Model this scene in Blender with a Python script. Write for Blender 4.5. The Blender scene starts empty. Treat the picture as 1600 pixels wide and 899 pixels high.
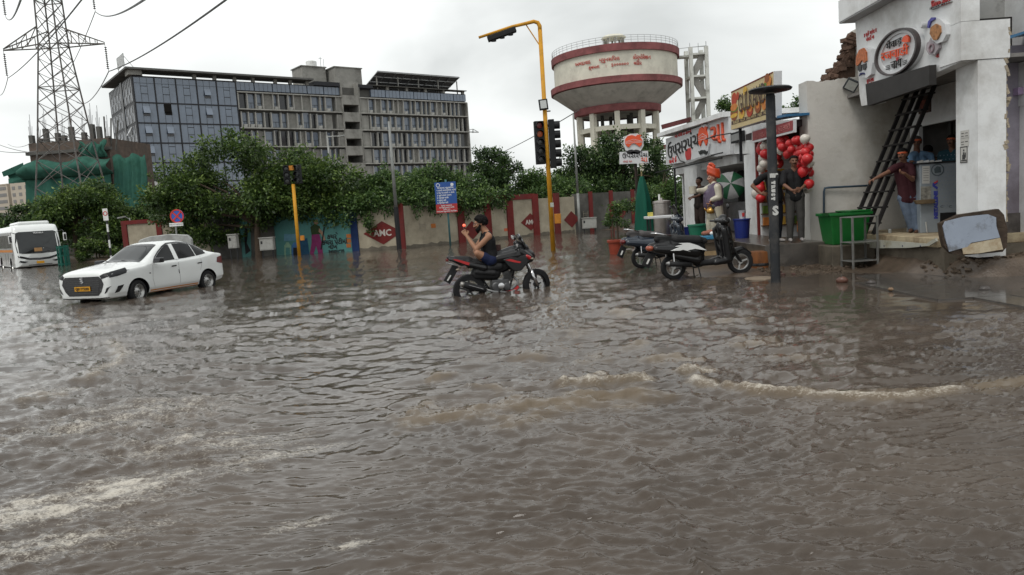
import bpy, bmesh, math, random
import numpy as np
from mathutils import Vector, Matrix
SC=bpy.context.scene; COL=SC.collection
R=math.radians; PI=math.pi
random.seed(7); rng=np.random.default_rng(7)
# ------------------------------------------------------------ camera
F=1160.; PITCH=R(5.9); ROLL=R(3.8); CH=1.55
fw=np.array([0,math.cos(PITCH),-math.sin(PITCH)]); _u=np.array([0,math.sin(PITCH),math.cos(PITCH)]); _r=np.array([1.,0,0])
RT=_r*math.cos(ROLL)-_u*math.sin(ROLL); UP=_u*math.cos(ROLL)+_r*math.sin(ROLL)
cd=bpy.data.cameras.new('camera'); cam=bpy.data.objects.new('camera',cd); COL.objects.link(cam)
cam.matrix_world=Matrix(((RT[0],UP[0],-fw[0],0),(RT[1],UP[1],-fw[1],0),(RT[2],UP[2],-fw[2],CH),(0,0,0,1)))
cd.sensor_width=36; cd.lens=36*F/1600; cd.clip_end=9000; cd.clip_start=.05
SC.camera=cam
# ------------------------------------------------------------ sky and sun
W=bpy.data.worlds.new('World'); SC.world=W; W.use_nodes=True
nt=W.node_tree; N=nt.nodes; Lk=nt.links; N.clear()
wo=N.new('ShaderNodeOutputWorld'); bg=N.new('ShaderNodeBackground'); bg.inputs['Strength'].default_value=.1
sky=N.new('ShaderNodeTexSky'); sky.sky_type='NISHITA'; sky.sun_disc=False; sky.sun_elevation=R(58); sky.sun_rotation=R(215); sky.air_density=1.5; sky.dust_density=4
tc=N.new('ShaderNodeTexCoord'); mp=N.new('ShaderNodeMapping'); mp.inputs['Scale'].default_value=(1,1,2.2); mp.inputs['Location'].default_value=(.35,.1,.2)
nz=N.new('ShaderNodeTexNoise'); nz.inputs['Scale'].default_value=2.3; nz.inputs['Detail'].default_value=5; nz.inputs['Roughness'].default_value=.45; nz.inputs['Distortion'].default_value=.35
cr=N.new('ShaderNodeValToRGB'); cr.color_ramp.elements[0].position=.36; cr.color_ramp.elements[0].color=(5.3,5.5,5.45,1)
cr.color_ramp.elements[1].position=.62; cr.color_ramp.elements[1].color=(8.7,8.9,8.8,1)
mx=N.new('ShaderNodeMixRGB'); mx.inputs[0].default_value=.965
Lk.new(tc.outputs['Generated'],mp.inputs[0]); Lk.new(mp.outputs[0],nz.inputs['Vector']); Lk.new(nz.outputs['Fac'],cr.inputs[0])
Lk.new(sky.outputs[0],mx.inputs[1]); Lk.new(cr.outputs[0],mx.inputs[2]); Lk.new(mx.outputs[0],bg.inputs[0]); Lk.new(bg.outputs[0],wo.inputs[0])
sl=bpy.data.lights.new('sun','SUN'); sl.energy=1.1; sl.angle=R(25); sl.color=(1,.97,.92)
so=bpy.data.objects.new('sun',sl); COL.objects.link(so); so.location=(0,0,60)
sd=Vector((math.sin(R(215))*math.cos(R(58)),math.cos(R(215))*math.cos(R(58)),math.sin(R(58)))); so.rotation_euler=sd.to_track_quat('Z','Y').to_euler()
SC.view_settings.view_transform='Standard'; SC.view_settings.look='None'; SC.view_settings.exposure=.4; SC.view_settings.gamma=1
SC.render.engine='CYCLES'; SC.cycles.max_bounces=6; SC.cycles.diffuse_bounces=3; SC.cycles.glossy_bounces=4; SC.cycles.transparent_max_bounces=8
SC.cycles.use_denoising=True
# ------------------------------------------------------------ placing: a ray of the photograph met with a plane of the place
def ray(px,py): return fw+RT*((px-800)/F)-UP*((py-449.5)/F)
def P(px,py,Y): d=ray(px,py); return Vector(np.array([0,0,CH])+d*(Y/d[1]))
def G(px,py,z=0.): d=ray(px,py); return Vector(np.array([0,0,CH])+d*((z-CH)/d[2]))
def hit(px,py,o,n):
    d=ray(px,py); c=np.array([0,0,CH]); o=np.array(o,float); n=np.array(n,float)
    return Vector(c+d*(((o-c)@n)/(d@n)))
# ------------------------------------------------------------ materials
MATS={}
def M(name,col=(.5,.5,.5),rough=.6,metal=0,var=.18,scale=6.,bump=0.,bscale=None,coat=0,spec=.5,dirt=None,dscale=1.2,damt=.5,emit=None,trans=0,stretch=None):
    if name in MATS: return MATS[name]
    m=bpy.data.materials.new(name); MATS[name]=m; m.use_nodes=True; t=m.node_tree; n=t.nodes; l=t.links
    b=n['Principled BSDF']; b.inputs['Roughness'].default_value=rough; b.inputs['Metallic'].default_value=metal
    b.inputs['Specular IOR Level'].default_value=spec if (rough<.5 or spec!=.5) else .22; b.inputs['Coat Weight'].default_value=coat; b.inputs['Transmission Weight'].default_value=trans
    c4=lambda c:(c[0],c[1],c[2],1)
    t_=n.new('ShaderNodeTexCoord'); vec=t_.outputs['Object']
    if stretch:
        mp=n.new('ShaderNodeMapping'); mp.inputs['Scale'].default_value=stretch; l.new(vec,mp.inputs[0]); vec=mp.outputs[0]
    if var or dirt:
        z=n.new('ShaderNodeTexNoise'); z.inputs['Scale'].default_value=scale; z.inputs['Detail'].default_value=6; z.inputs['Roughness'].default_value=.6; l.new(vec,z.inputs['Vector'])
        r=n.new('ShaderNodeValToRGB'); r.color_ramp.elements[0].position=.3; r.color_ramp.elements[1].position=.7
        r.color_ramp.elements[0].color=c4([max(0,x*(1-var)) for x in col]); r.color_ramp.elements[1].color=c4([min(1,x*(1+var)) for x in col])
        l.new(z.outputs['Fac'],r.inputs[0]); out=r.outputs[0]
        if dirt:
            z2=n.new('ShaderNodeTexNoise'); z2.inputs['Scale'].default_value=dscale; z2.inputs['Detail'].default_value=8; z2.inputs['Roughness'].default_value=.7; l.new(vec,z2.inputs['Vector'])
            r2=n.new('ShaderNodeValToRGB'); r2.color_ramp.elements[0].position=.62-damt*.3; r2.color_ramp.elements[1].position=.78-damt*.12; l.new(z2.outputs['Fac'],r2.inputs[0])
            x=n.new('ShaderNodeMixRGB'); l.new(r2.outputs[0],x.inputs[0]); l.new(out,x.inputs[1]); x.inputs[2].default_value=c4(dirt); out=x.outputs[0]
        l.new(out,b.inputs['Base Color'])
    else: b.inputs['Base Color'].default_value=c4(col)
    if bump:
        z=n.new('ShaderNodeTexNoise'); z.inputs['Scale'].default_value=bscale or scale*4; z.inputs['Detail'].default_value=5; l.new(vec,z.inputs['Vector'])
        bp=n.new('ShaderNodeBump'); bp.inputs['Strength'].default_value=bump; bp.inputs['Distance'].default_value=.02; l.new(z.outputs['Fac'],bp.inputs['Height']); l.new(bp.outputs[0],b.inputs['Normal'])
    if emit: b.inputs['Emission Color'].default_value=c4(col); b.inputs['Emission Strength'].default_value=emit
    return m
# ------------------------------------------------------------ mesh builder
def rotm(axis,deg): return Matrix.Rotation(R(deg),3,axis)
class MB:
    def __init__(s): s.v=[]; s.f=[]
    def add(s,vs,fs):
        o=len(s.v); s.v+= [tuple(v) for v in vs]; s.f+=[tuple(i+o for i in f) for f in fs]; return s
    def box(s,x0,x1,y0,y1,z0,z1):
        return s.add([(x0,y0,z0),(x1,y0,z0),(x1,y1,z0),(x0,y1,z0),(x0,y0,z1),(x1,y0,z1),(x1,y1,z1),(x0,y1,z1)],[(0,3,2,1),(4,5,6,7),(0,1,5,4),(1,2,6,5),(2,3,7,6),(3,0,4,7)])
    def obox(s,c,sz,rot=None):
        c=Vector(c); rot=rot or Matrix.Identity(3); h=[x/2 for x in sz]
        vs=[c+rot@Vector((a*h[0],b*h[1],d*h[2])) for d in(-1,1) for a,b in((-1,-1),(1,-1),(1,1),(-1,1))]
        return s.add(vs,[(0,3,2,1),(4,5,6,7),(0,1,5,4),(1,2,6,5),(2,3,7,6),(3,0,4,7)])
    def beam(s,a,b,w,h=None,up=(0,0,1)):
        a=Vector(a); b=Vector(b); d=b-a; L=d.length
        if L<1e-6: return s
        d.normalize(); x=d.cross(Vector(up))
        if x.length<1e-3: x=d.cross(Vector((0,1,0)))
        x.normalize(); y=x.cross(d)
        return s.obox((a+b)/2,(w,h or w,L),Matrix((x,y,d)).transposed())
    def tube(s,pts,r,n=8,caps=True,flat=1.):
        pts=[Vector(p) for p in pts]; m=len(pts); rs=r if isinstance(r,(list,tuple)) else [r]*m
        o=len(s.v); pu=None
        for i,p in enumerate(pts):
            d=(pts[min(i+1,m-1)]-pts[max(i-1,0)])
            d=d.normalized() if d.length>1e-9 else Vector((0,0,1))
            if pu is None: pu=d.cross(Vector((0,0,1)) if abs(d.z)<.9 else Vector((1,0,0))).normalized()
            x=(pu-d*pu.dot(d)).normalized(); pu=x; y=d.cross(x)
            for k in range(n):
                a=2*PI*k/n; s.v.append(tuple(p+x*math.cos(a)*rs[i]+y*math.sin(a)*rs[i]*flat))
        for i in range(m-1):
            for k in range(n):
                k2=(k+1)%n; s.f.append((o+i*n+k,o+i*n+k2,o+(i+1)*n+k2,o+(i+1)*n+k))
        if caps: s.f.append(tuple(o+k for k in reversed(range(n)))); s.f.append(tuple(o+(m-1)*n+k for k in range(n)))
        return s
    def lathe(s,prof,n=24,c=(0,0,0),rot=None,a0=0,a1=360,cap=True):
        c=Vector(c); rot=rot or Matrix.Identity(3); o=len(s.v); m=len(prof); full=abs(a1-a0)>=360; K=n if full else n+1
        for r,z in prof:
            for k in range(K):
                a=R(a0)+R(a1-a0)*k/n; s.v.append(tuple(c+rot@Vector((r*math.cos(a),r*math.sin(a),z))))
        for i in range(m-1):
            for k in range(n):
                k2=(k+1)%K; s.f.append((o+i*K+k,o+i*K+k2,o+(i+1)*K+k2,o+(i+1)*K+k))
        if cap and full:
            if prof[0][0]>1e-4: s.f.append(tuple(o+k for k in reversed(range(K))))
            if prof[-1][0]>1e-4: s.f.append(tuple(o+(m-1)*K+k for k in range(K)))
        return s
    def prism(s,poly,a,b,fn=None):
        """poly in 2D, extruded a..b; fn maps (u,v,w)->xyz (default x,z plane, w=y)"""
        fn=fn or (lambda u,v,w:(u,w,v)); n=len(poly)
        vs=[fn(u,v,a) for u,v in poly]+[fn(u,v,b) for u,v in poly]
        fs=[tuple(range(n)),tuple(reversed(range(n,2*n)))]+[((i+1)%n,i,i+n,(i+1)%n+n) for i in range(n)]
        return s.add(vs,fs)
    def sphere(s,c,r,n=12,m=8,rot=None):
        r=(r,r,r) if not isinstance(r,(tuple,list)) else r; c=Vector(c); rot=rot or Matrix.Identity(3); o=len(s.v)
        for i in range(m+1):
            t=PI*i/m
            for k in range(n):
                a=2*PI*k/n; s.v.append(tuple(c+rot@Vector((r[0]*math.sin(t)*math.cos(a),r[1]*math.sin(t)*math.sin(a),-r[2]*math.cos(t)))))
        for i in range(m):
            for k in range(n): k2=(k+1)%n; s.f.append((o+i*n+k,o+i*n+k2,o+(i+1)*n+k2,o+(i+1)*n+k))
        return s
    def capsule(s,a,ra,b,rb,n=10):
        a=Vector(a); b=Vector(b); d=(b-a); L=d.length; d=d/L if L>1e-6 else Vector((0,0,1)); pts=[];rs=[]
        for t in (-1,-.86,-.5,0): pts.append(a+d*ra*t); rs.append(max(ra*math.sqrt(max(0,1-t*t)),ra*.02))
        for t in (0,.5,.86,1): pts.append(b+d*rb*t); rs.append(max(rb*math.sqrt(max(0,1-t*t)),rb*.02))
        return s.tube(pts,rs,n)
    def mesh(s,name,mat,smooth=False):
        me=bpy.data.meshes.new(name); me.from_pydata(s.v,[],s.f); 
        if mat: me.materials.append(mat)
        if smooth: me.shade_smooth()
        return me
    def build(s,name,mat,parent=None,smooth=False,bevel=0,bseg=2,sub=0,fix=False,loc=None,rot=None,label=None,kind=None,ang=None):
        me=s.mesh(name,mat,smooth or bevel>0 or sub>0)
        if fix or bevel or sub:
            bm=bmesh.new(); bm.from_mesh(me); bmesh.ops.remove_doubles(bm,verts=bm.verts,dist=1e-5); bmesh.ops.recalc_face_normals(bm,faces=bm.faces); bm.to_mesh(me); bm.free()
        o=bpy.data.objects.new(name,me); COL.objects.link(o); o.parent=parent
        if loc is not None: o.location=loc
        if rot is not None: o.rotation_euler=rot
        if bevel:
            md=o.modifiers.new('b','BEVEL'); md.width=bevel; md.segments=bseg; md.limit_method='ANGLE'; md.angle_limit=R(30); me.shade_smooth()
            md=o.modifiers.new('w','WEIGHTED_NORMAL')
        if sub: md=o.modifiers.new('s','SUBSURF'); md.levels=sub; md.render_levels=sub
        if ang: me.shade_smooth(); me.set_sharp_from_angle(angle=R(ang))
        if label: o['label']=label
        if kind: o['kind']=kind
        return o
def link(name,me,parent=None,loc=None,rot=None,kind=None,label=None):
    o=bpy.data.objects.new(name,me); COL.objects.link(o); o.parent=parent
    if loc is not None: o.location=loc
    if rot is not None: o.rotation_euler=rot
    if kind: o['kind']=kind
    if label: o['label']=label
    return o
def tag(o,label,cat,group=None):
    o['label']=label; o['category']=cat
    if group: o['group']=group
    return o
def thing(name,label,cat,loc=(0,0,0),rz=0,group=None):
    o=bpy.data.objects.new(name,None); COL.objects.link(o); o.location=loc; o.rotation_euler=(0,0,rz); o.empty_display_size=.2
    return tag(o,label,cat,group)
def struct(o): o['kind']='structure'; return o
def copy_tree(o,parent=None):
    c=o.copy(); COL.objects.link(c); c.parent=parent
    for ch in list(o.children): copy_tree(ch,c)
    return c
DG=None
def realize(o):
    dg=bpy.context.evaluated_depsgraph_get(); me=bpy.data.meshes.new_from_object(o.evaluated_get(dg),depsgraph=dg); return me
def text(body,size,mat,parent,M4,name='lettering',ext=.004,align='CENTER',bold=0,sx=1.,label=None,shear=0):
    """flat lettering; M4 puts the text plane (x right, y up, z out)"""
    cu=bpy.data.curves.new(name,'FONT'); cu.body=body; cu.size=size; cu.extrude=ext; cu.align_x=align; cu.align_y='CENTER'; cu.resolution_u=2; cu.offset=bold; cu.shear=shear; cu.space_line=.95
    t=bpy.data.objects.new(name,cu); COL.objects.link(t); me=realize(t); bpy.data.objects.remove(t); bpy.data.curves.remove(cu)
    me.materials.clear(); me.materials.append(mat) if mat else None; me.name=name
    if sx!=1: me.transform(Matrix.Diagonal((sx,1,1,1)))
    o=link(name,me,parent,label=label); o.matrix_local=M4; return o
def frame(o,x,y,parent=None):
    """matrix with origin o, x axis x, y axis y"""
    x=Vector(x).normalized(); z=x.cross(Vector(y)).normalized(); y=z.cross(x)
    m=Matrix((x,y,z)).transposed().to_4x4(); m.translation=Vector(o)
    return (parent.matrix_basis.inverted()@m) if parent else m
def blob(name,mb,mat,parent=None,voxel=.01,smooth=2,dec=0,label=None,cut=None):
    me=mb.mesh(name,mat); o=bpy.data.objects.new(name,me); COL.objects.link(o)
    md=o.modifiers.new('r','REMESH'); md.mode='VOXEL'; md.voxel_size=voxel; md.use_smooth_shade=True
    if smooth: md=o.modifiers.new('s','SMOOTH'); md.iterations=smooth; md.factor=.5
    if dec: md=o.modifiers.new('d','DECIMATE'); md.ratio=dec
    m2=realize(o); bpy.data.objects.remove(o); m2.name=name; m2.materials.clear(); m2.materials.append(mat); m2.shade_smooth()
    if cut:
        bm=bmesh.new(); bm.from_mesh(m2); dv=[v for v in bm.verts if cut(v.co)]; bmesh.ops.delete(bm,geom=dv,context='VERTS'); bm.to_mesh(m2); bm.free()
    return link(name,m2,parent,label=label)
# value noise on numpy arrays
def vnoise(x,y,seed=0):
    xi=np.floor(x).astype(np.int64); yi=np.floor(y).astype(np.int64); xf=x-xi; yf=y-yi
    def h(a,b):
        n=(a*374761393+b*668265263+seed*1442695041)&0x7fffffff; n=((n^(n>>13))*1274126177)&0x7fffffff; return ((n^(n>>16))&0xffff)/65535.
    u=xf*xf*(3-2*xf); v=yf*yf*(3-2*yf)
    a=h(xi,yi); b=h(xi+1,yi); c=h(xi,yi+1); d=h(xi+1,yi+1)
    return (a*(1-u)+b*u)*(1-v)+(c*(1-u)+d*u)*v
def fbm(x,y,o=4,seed=0,g=.5):
    s=0;a=1;t=0
    for i in range(o): s=s+a*vnoise(x*2**i,y*2**i,seed+i); t+=a; a*=g
    return s/t
def gnoise(x,y,seed=0):
    xi=np.floor(x).astype(np.int64); yi=np.floor(y).astype(np.int64); xf=(x-xi).astype(np.float32); yf=(y-yi).astype(np.float32)
    ca=np.cos(np.arange(256)*2*PI/256).astype(np.float32); sa=np.sin(np.arange(256)*2*PI/256).astype(np.float32)
    def g(a,b,fx,fy):
        n=(a*374761393+b*668265263+seed*1442695041)&0x7fffffff; n=((n^(n>>13))*1274126177)&0x7fffffff; k=(n>>9)&255; return ca[k]*fx+sa[k]*fy
    u=xf*xf*xf*(xf*(xf*6-15)+10); v=yf*yf*yf*(yf*(yf*6-15)+10)
    a=g(xi,yi,xf,yf); b=g(xi+1,yi,xf-1,yf); c=g(xi,yi+1,xf,yf-1); d=g(xi+1,yi+1,xf-1,yf-1)
    return (a*(1-u)+b*u)*(1-v)+(c*(1-u)+d*u)*v
def gfbm(x,y,o=2,seed=0):
    s=0;a=1;t=0
    for i in range(o):
        c,q=math.cos(i*1.1),math.sin(i*1.1); s=s+a*gnoise((x*c-y*q)*2**i+i*17.3,(x*q+y*c)*2**i,seed+i); t+=a; a*=.5
    return .5+.85*s/t
def sstep(a,b,x): t=np.clip((x-a)/(b-a),0,1); return t*t*(3-2*t)
def polydist(X,Y,pts):
    """distance to a polyline, signed side and parameter 0..1"""
    best=np.full(X.shape,1e9); sg=np.zeros(X.shape); tt=np.zeros(X.shape); n=len(pts)-1
    for i in range(n):
        ax,ay=pts[i][0],pts[i][1]; bx,by=pts[i+1][0],pts[i+1][1]; dx,dy=bx-ax,by-ay; L2=dx*dx+dy*dy+1e-12
        t=np.clip(((X-ax)*dx+(Y-ay)*dy)/L2,0,1); ex=X-ax-t*dx; ey=Y-ay-t*dy; d=np.sqrt(ex*ex+ey*ey); m=d<best
        best=np.where(m,d,best); sg=np.where(m,np.sign(dx*ey-dy*ex),sg); tt=np.where(m,(i+t)/n,tt)
    return best,sg,tt
# ============================================================ GROUND AND WATER
def gz(x,y):
    """height of the ground: flooded road at -0.2, rising to the verge before the shops on the right"""
    x=np.asarray(x,float); y=np.asarray(y,float)
    edge=3.3+.0*y+.35*(vnoise(y*.35,x*0+3,5)-.5)
    near=sstep(12.6-1.4*sstep(6,8,x),14.6-2.7*sstep(6,8,x),y+0*x)
    a=-.36+.385*sstep(-1.0,.7,x-edge)*near
    a=a+.30*sstep(6.3,7.2,x)*sstep(14.6,16.3,y)-.03*sstep(5.2,6,x)*(1-sstep(13.8,14.6,y))
    a=a+.28*sstep(6.9,7.35,x)*sstep(11.55,11.8,y)*(1-sstep(14.,16.5,y))
    a=a-.12*sstep(20,30,y)*sstep(2,6,x)
    far=sstep(-2,3,y-(43+.28*np.abs(x+4)))          # behind the boundary wall the ground is dry
    return np.maximum(a,-.36+.58*far)
def gp(x,y): return float(gz(x,y))
xs=np.concatenate([-np.geomspace(4000,30,26),np.linspace(-28,2.4,60),np.linspace(2.6,10.5,110),np.linspace(11,30,20),np.geomspace(34,4000,24)])
ys=np.concatenate([[-60,-20,0],np.linspace(2,11.5,12),np.linspace(11.8,22,130),np.linspace(22.5,75,90),np.geomspace(80,6000,26)])
X,Y=np.meshgrid(xs,ys); Z=gz(X,Y)
rough=(fbm(X*3,Y*3,4,11)-.5)*.07+(fbm(X*14,Y*14,3,31)-.5)*.03
Z=Z+rough*sstep(3.2,5,X)*sstep(12.5-1.4*sstep(5.2,6,X),14-1.9*sstep(5.2,6,X),Y)*(1-sstep(24,40,Y))*(1-sstep(10,11,X))
Z=np.where((Y>120),Z-.3*0,Z)
def gridmesh(name,X,Y,Z,mat,attrs=None,smooth=True):
    h,w=X.shape; co=np.stack([X,Y,Z],-1).reshape(-1,3).astype(np.float32); me=bpy.data.meshes.new(name)
    i=np.arange(h*w).reshape(h,w); q=np.stack([i[:-1,:-1],i[:-1,1:],i[1:,1:],i[1:,:-1]],-1).reshape(-1,4)
    me.vertices.add(h*w); me.vertices.foreach_set('co',co.ravel()); me.loops.add(q.size); me.loops.foreach_set('vertex_index',q.ravel().astype(np.int32))
    me.polygons.add(len(q)); me.polygons.foreach_set('loop_start',np.arange(0,q.size,4,dtype=np.int32)); me.update(calc_edges=True)
    me.materials.append(mat)
    for k,a in (attrs or {}).items():
        at=me.attributes.new(k,'FLOAT','POINT'); at.data.foreach_set('value',a.astype(np.float32).ravel())
    if smooth: me.shade_smooth()
    return me
gm=M('wet_mud',(.075,.055,.04),rough=.32,var=.35,scale=3,bump=.5,bscale=30,dirt=(.13,.10,.075),dscale=1.1,damt=.4)
struct(link('ground',gridmesh('ground',X,Y,Z,gm)))
# water sheet: finer where it is nearer
def water():
    rows=[]; y=2.2
    while y<62: rows.append(y); y+=max(.0045*y*y*.62/1.55*.62,.0088)
    rows=np.array(rows); rows=np.concatenate([[-40,-8,0.4,1.2,1.7,2.0],rows,np.geomspace(63,900,14)])
    cols=np.linspace(-.98,.98,820); cols=np.concatenate([[-4,-2,-1.4,-1.1],cols,[1.1,1.4,2,4]])
    Yg,C=np.meshgrid(rows,cols,indexing='ij'); Xg=C*np.maximum(Yg,6+0*Yg)*1.0
    # keep x spacing proportional to distance but never a point-like fan
    Xg=C*np.where(Yg>3,Yg,3+ (3-Yg)*.3)
    X,Y=Xg,Yg
    wx=X+.25*(vnoise(X*.9,Y*.9,3)-.5)*2; wy=Y+.25*(vnoise(X*.9,Y*.9,4)-.5)*2
    H=np.zeros_like(X); r=np.random.default_rng(5)
    fade=1/(1+ (Y/26)**2)
    # calm and rough areas
    calm_r=sstep(3.4,5.0,X+ .0*Y)*sstep(7.6,9.4,Y)                    # still sheet before the shops
    band=np.exp(-((X+1.15+.10*(Y-3))/ (.55+.05*Y))**2)*(1-sstep(7.5,11,Y)) # smoother tongue of the stream
    left=sstep(.9,1.8,-(X+.2*Y)+.3)*(1-sstep(8,10,Y))
    amp=np.clip(1-.93*calm_r-.72*band,.05,1)
    def ridged(s,ang,an,seed,o=2):
        c,sn=math.cos(R(ang)),math.sin(R(ang)); u=(wx*c+wy*sn)/s; v=(-wx*sn+wy*c)/s
        n=gfbm(u/an,v,o,seed); return (1-np.abs(2*n-1)*2.1)
    midf=sstep(3.9,5.5,Y); gust=.55+.9*fbm(X*.35,Y*.35,3,99)
    H+=.014*ridged(.95,8,3.4,41)*(.10+.90*sstep(5,10,Y))*amp*gust
    H+=.026*ridged(.36,-12,2.6,51)*amp*(.22+.78*midf)*gust
    H+=.022*ridged(.19,9,2.4,61)*amp*(.8+.2*midf)
    H+=.0165*ridged(.12,-14,2.8,71)*amp*(1-.75*sstep(10,22,Y))
    H+=.0085*ridged(.06,12,2.6,81,2)*amp*(1-sstep(5,8,Y))
    # long-wave chop lying across the stream, far field
    for k in range(10):
        lam=r.uniform(.5,1.5); a=r.uniform(-.5,.5)+PI/2; ph=r.uniform(0,6.3); e=.6+.8*vnoise(X*.5+k*9,Y*.5,k)
        H+=.0032*np.sin((wx*math.cos(a)+wy*math.sin(a))*2*PI/lam+ph)*e*amp*sstep(4.5,8,Y)
    foam=np.zeros_like(X); tan=np.zeros_like(X)
    def ridge(px,h,w,fo=0,wf=.1,steep=1.,wob=.05,seed=1,ends=.12,rg=1.):
        nonlocal H,foam,tan
        pts=[G(*p)[:2] for p in px]; d,s,t=polydist(X+2.2*wob*(fbm(X*4,Y*4,4,seed)-.5)*2,Y+2.2*wob*(fbm(X*4,Y*4,4,seed+9)-.5)*2,pts)
        e=sstep(0,ends,t)*sstep(0,ends,1-t); m=.15+1.5*fbm(X*3.4,Y*3.4,3,seed+20)+.7*(fbm(X*11,Y*11,3,seed+50)-.5); m=1+(m-1)*rg
        ww=np.where(s>0,w*1.5,w*steep); H+=h*.72*e*np.exp(-(d/ww)**2)*m; tan=np.maximum(tan,e*np.exp(-(d/(w*1.1))**2)*min(1,h/.05)*.6*(h>.03))
        if fo: foam=np.maximum(foam,fo*e*np.exp(-(d/wf)**2)*(.45+.9*fbm(X*7,Y*7,3,seed+33)))
    ridge([(1070,594),(1110,603),(1180,615),(1260,620),(1340,622),(1420,621),(1530,612)],.062,.085,1.12,.060,.6,.022,3,.06,.45)
    ridge([(1500,612),(1600,600),(1700,590)],.05,.14,0,.1,.6,.05,4,.1)
    ridge([(880,606),(910,598),(950,604),(985,596),(1020,606)],.085,.12,1.0,.075,.5,.09,5,.15)
    ridge([(980,596),(1000,588),(1015,600)],.07,.09,1.2,.08,.7,.1,6,.2)
    ridge([(1050,588),(1080,582),(1125,582)],.07,.10,1.0,.06,.6,.06,7,.2)
    ridge([(590,672),(650,655),(720,648),(800,640),(900,634),(960,622),(1060,622)],.048,.17,.15,.05,.5,.12,8,.1)
    ridge([(700,655),(800,662),(880,650)],.035,.11,0,.05,.6,.12,9,.2)
    ridge([(950,640),(975,690),(1010,760),(1050,830),(1090,899),(1150,980)],.030,.05,.18,.03,.6,.05,10,.08)
    ridge([(815,650),(835,720),(870,800),(920,899),(960,960)],.024,.05,.1,.03,.6,.05,11,.08)
    ridge([(980,700),(1040,800),(1110,899),(1170,980)],.016,.045,0,.03,.6,.06,12,.08)
    for k,(x,y,l) in enumerate([(900,520,60),(1000,540,90),(1180,535,120),(820,560,80),(730,520,60),(1120,500,110),(930,560,70),(1060,560,90),(690,590,60),(760,610,70),(860,480,60),(980,490,90),(1250,560,100),(640,640,50)]):
        ridge([(x-l/2,y+5),(x,y),(x+l/2,y+3)],.035+.012*(k%3),.15,.12*(k%2),.05,.6,.16,30+k,.3)
    # left: small crest lines and churned, foamy water
    ridge([(118,602),(150,588),(175,572),(196,556),(184,536),(178,530)],.05,.10,.8,.07,.7,.09,13,.15)
    ridge([(0,530),(40,520),(110,506)],.05,.10,.35,.05,.6,.06,14,.1)
    ridge([(130,516),(150,514),(182,502)],.045,.10,.6,.07,.6,.08,15,.2)
    ridge([(195,478),(220,482),(262,474)],.03,.08,.45,.06,.7,.06,16,.2)
    ridge([(0,640),(60,620),(130,608)],.04,.12,.5,.09,.7,.14,17,.15)
    def patch(px,py,rx,ry,f,seed):
        nonlocal foam,H
        ry*=2.5; rx*=1.3; f*=.80; c=G(px,py); ang=.35; dx=X-c.x; dy=Y-c.y; u=dx*math.cos(ang)+dy*math.sin(ang); v=-dx*math.sin(ang)+dy*math.cos(ang)
        e=np.exp(-((u/rx)**2+(v/ry)**2)); q=fbm((X*math.cos(ang)+Y*math.sin(ang))*6,(-X*math.sin(ang)+Y*math.cos(ang))*13,5,seed,.7)
        foam=np.maximum(foam,1.25*f*e*np.clip(-.25+2.3*q,0,1.6)); H+=.02*e*(q-.5)
    patch(100,790,.55,.12,1.25,71); patch(210,755,.42,.11,1.15,72); patch(330,735,.35,.10,.8,73); patch(440,705,.45,.10,.85,74); patch(20,800,.3,.14,1.1,86); patch(380,690,.5,.12,.8,87); patch(270,690,.6,.2,.75,88)
    patch(200,650,.8,.26,.9,75); patch(60,680,.6,.2,.7,76); patch(310,640,.4,.16,.8,77); patch(470,812,.22,.05,.8,78); patch(545,845,.10,.03,1.5,79); patch(480,850,.2,.05,.5,80); patch(90,615,.7,.25,.7,81)
    patch(600,640,.9,.3,.3,82); patch(70,850,.5,.10,1.0,83); patch(250,820,.5,.10,.5,84); patch(580,600,.3,.1,.5,85)
    # wheels and legs stir the water a little
    for (x,y,w) in [(-8.85,17.4,.55),(-8.1,19.6,.5),(-.82,14.12,.42),(.45,14.4,.4),(1.42,24.1,.3)]:
        d=np.hypot(X-x,(Y-y)*1.0); H+=.014*np.cos(d*22)*np.exp(-((d-.2)/w)**2); foam=np.maximum(foam,.75*np.exp(-((d-.34)/.10)**2)*vnoise(X*7,Y*7,6))
    flat=sstep(62,70,Y); H=H*(1-flat)*np.where(Y<2.2,0,1); H-=H[(Y>3)&(Y<20)].mean()
    H=np.where((Y<2.2),0,H)
    return gridmesh('water',X,Y,H,None,{'foam':foam,'tan':tan,'chop':amp})
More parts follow.
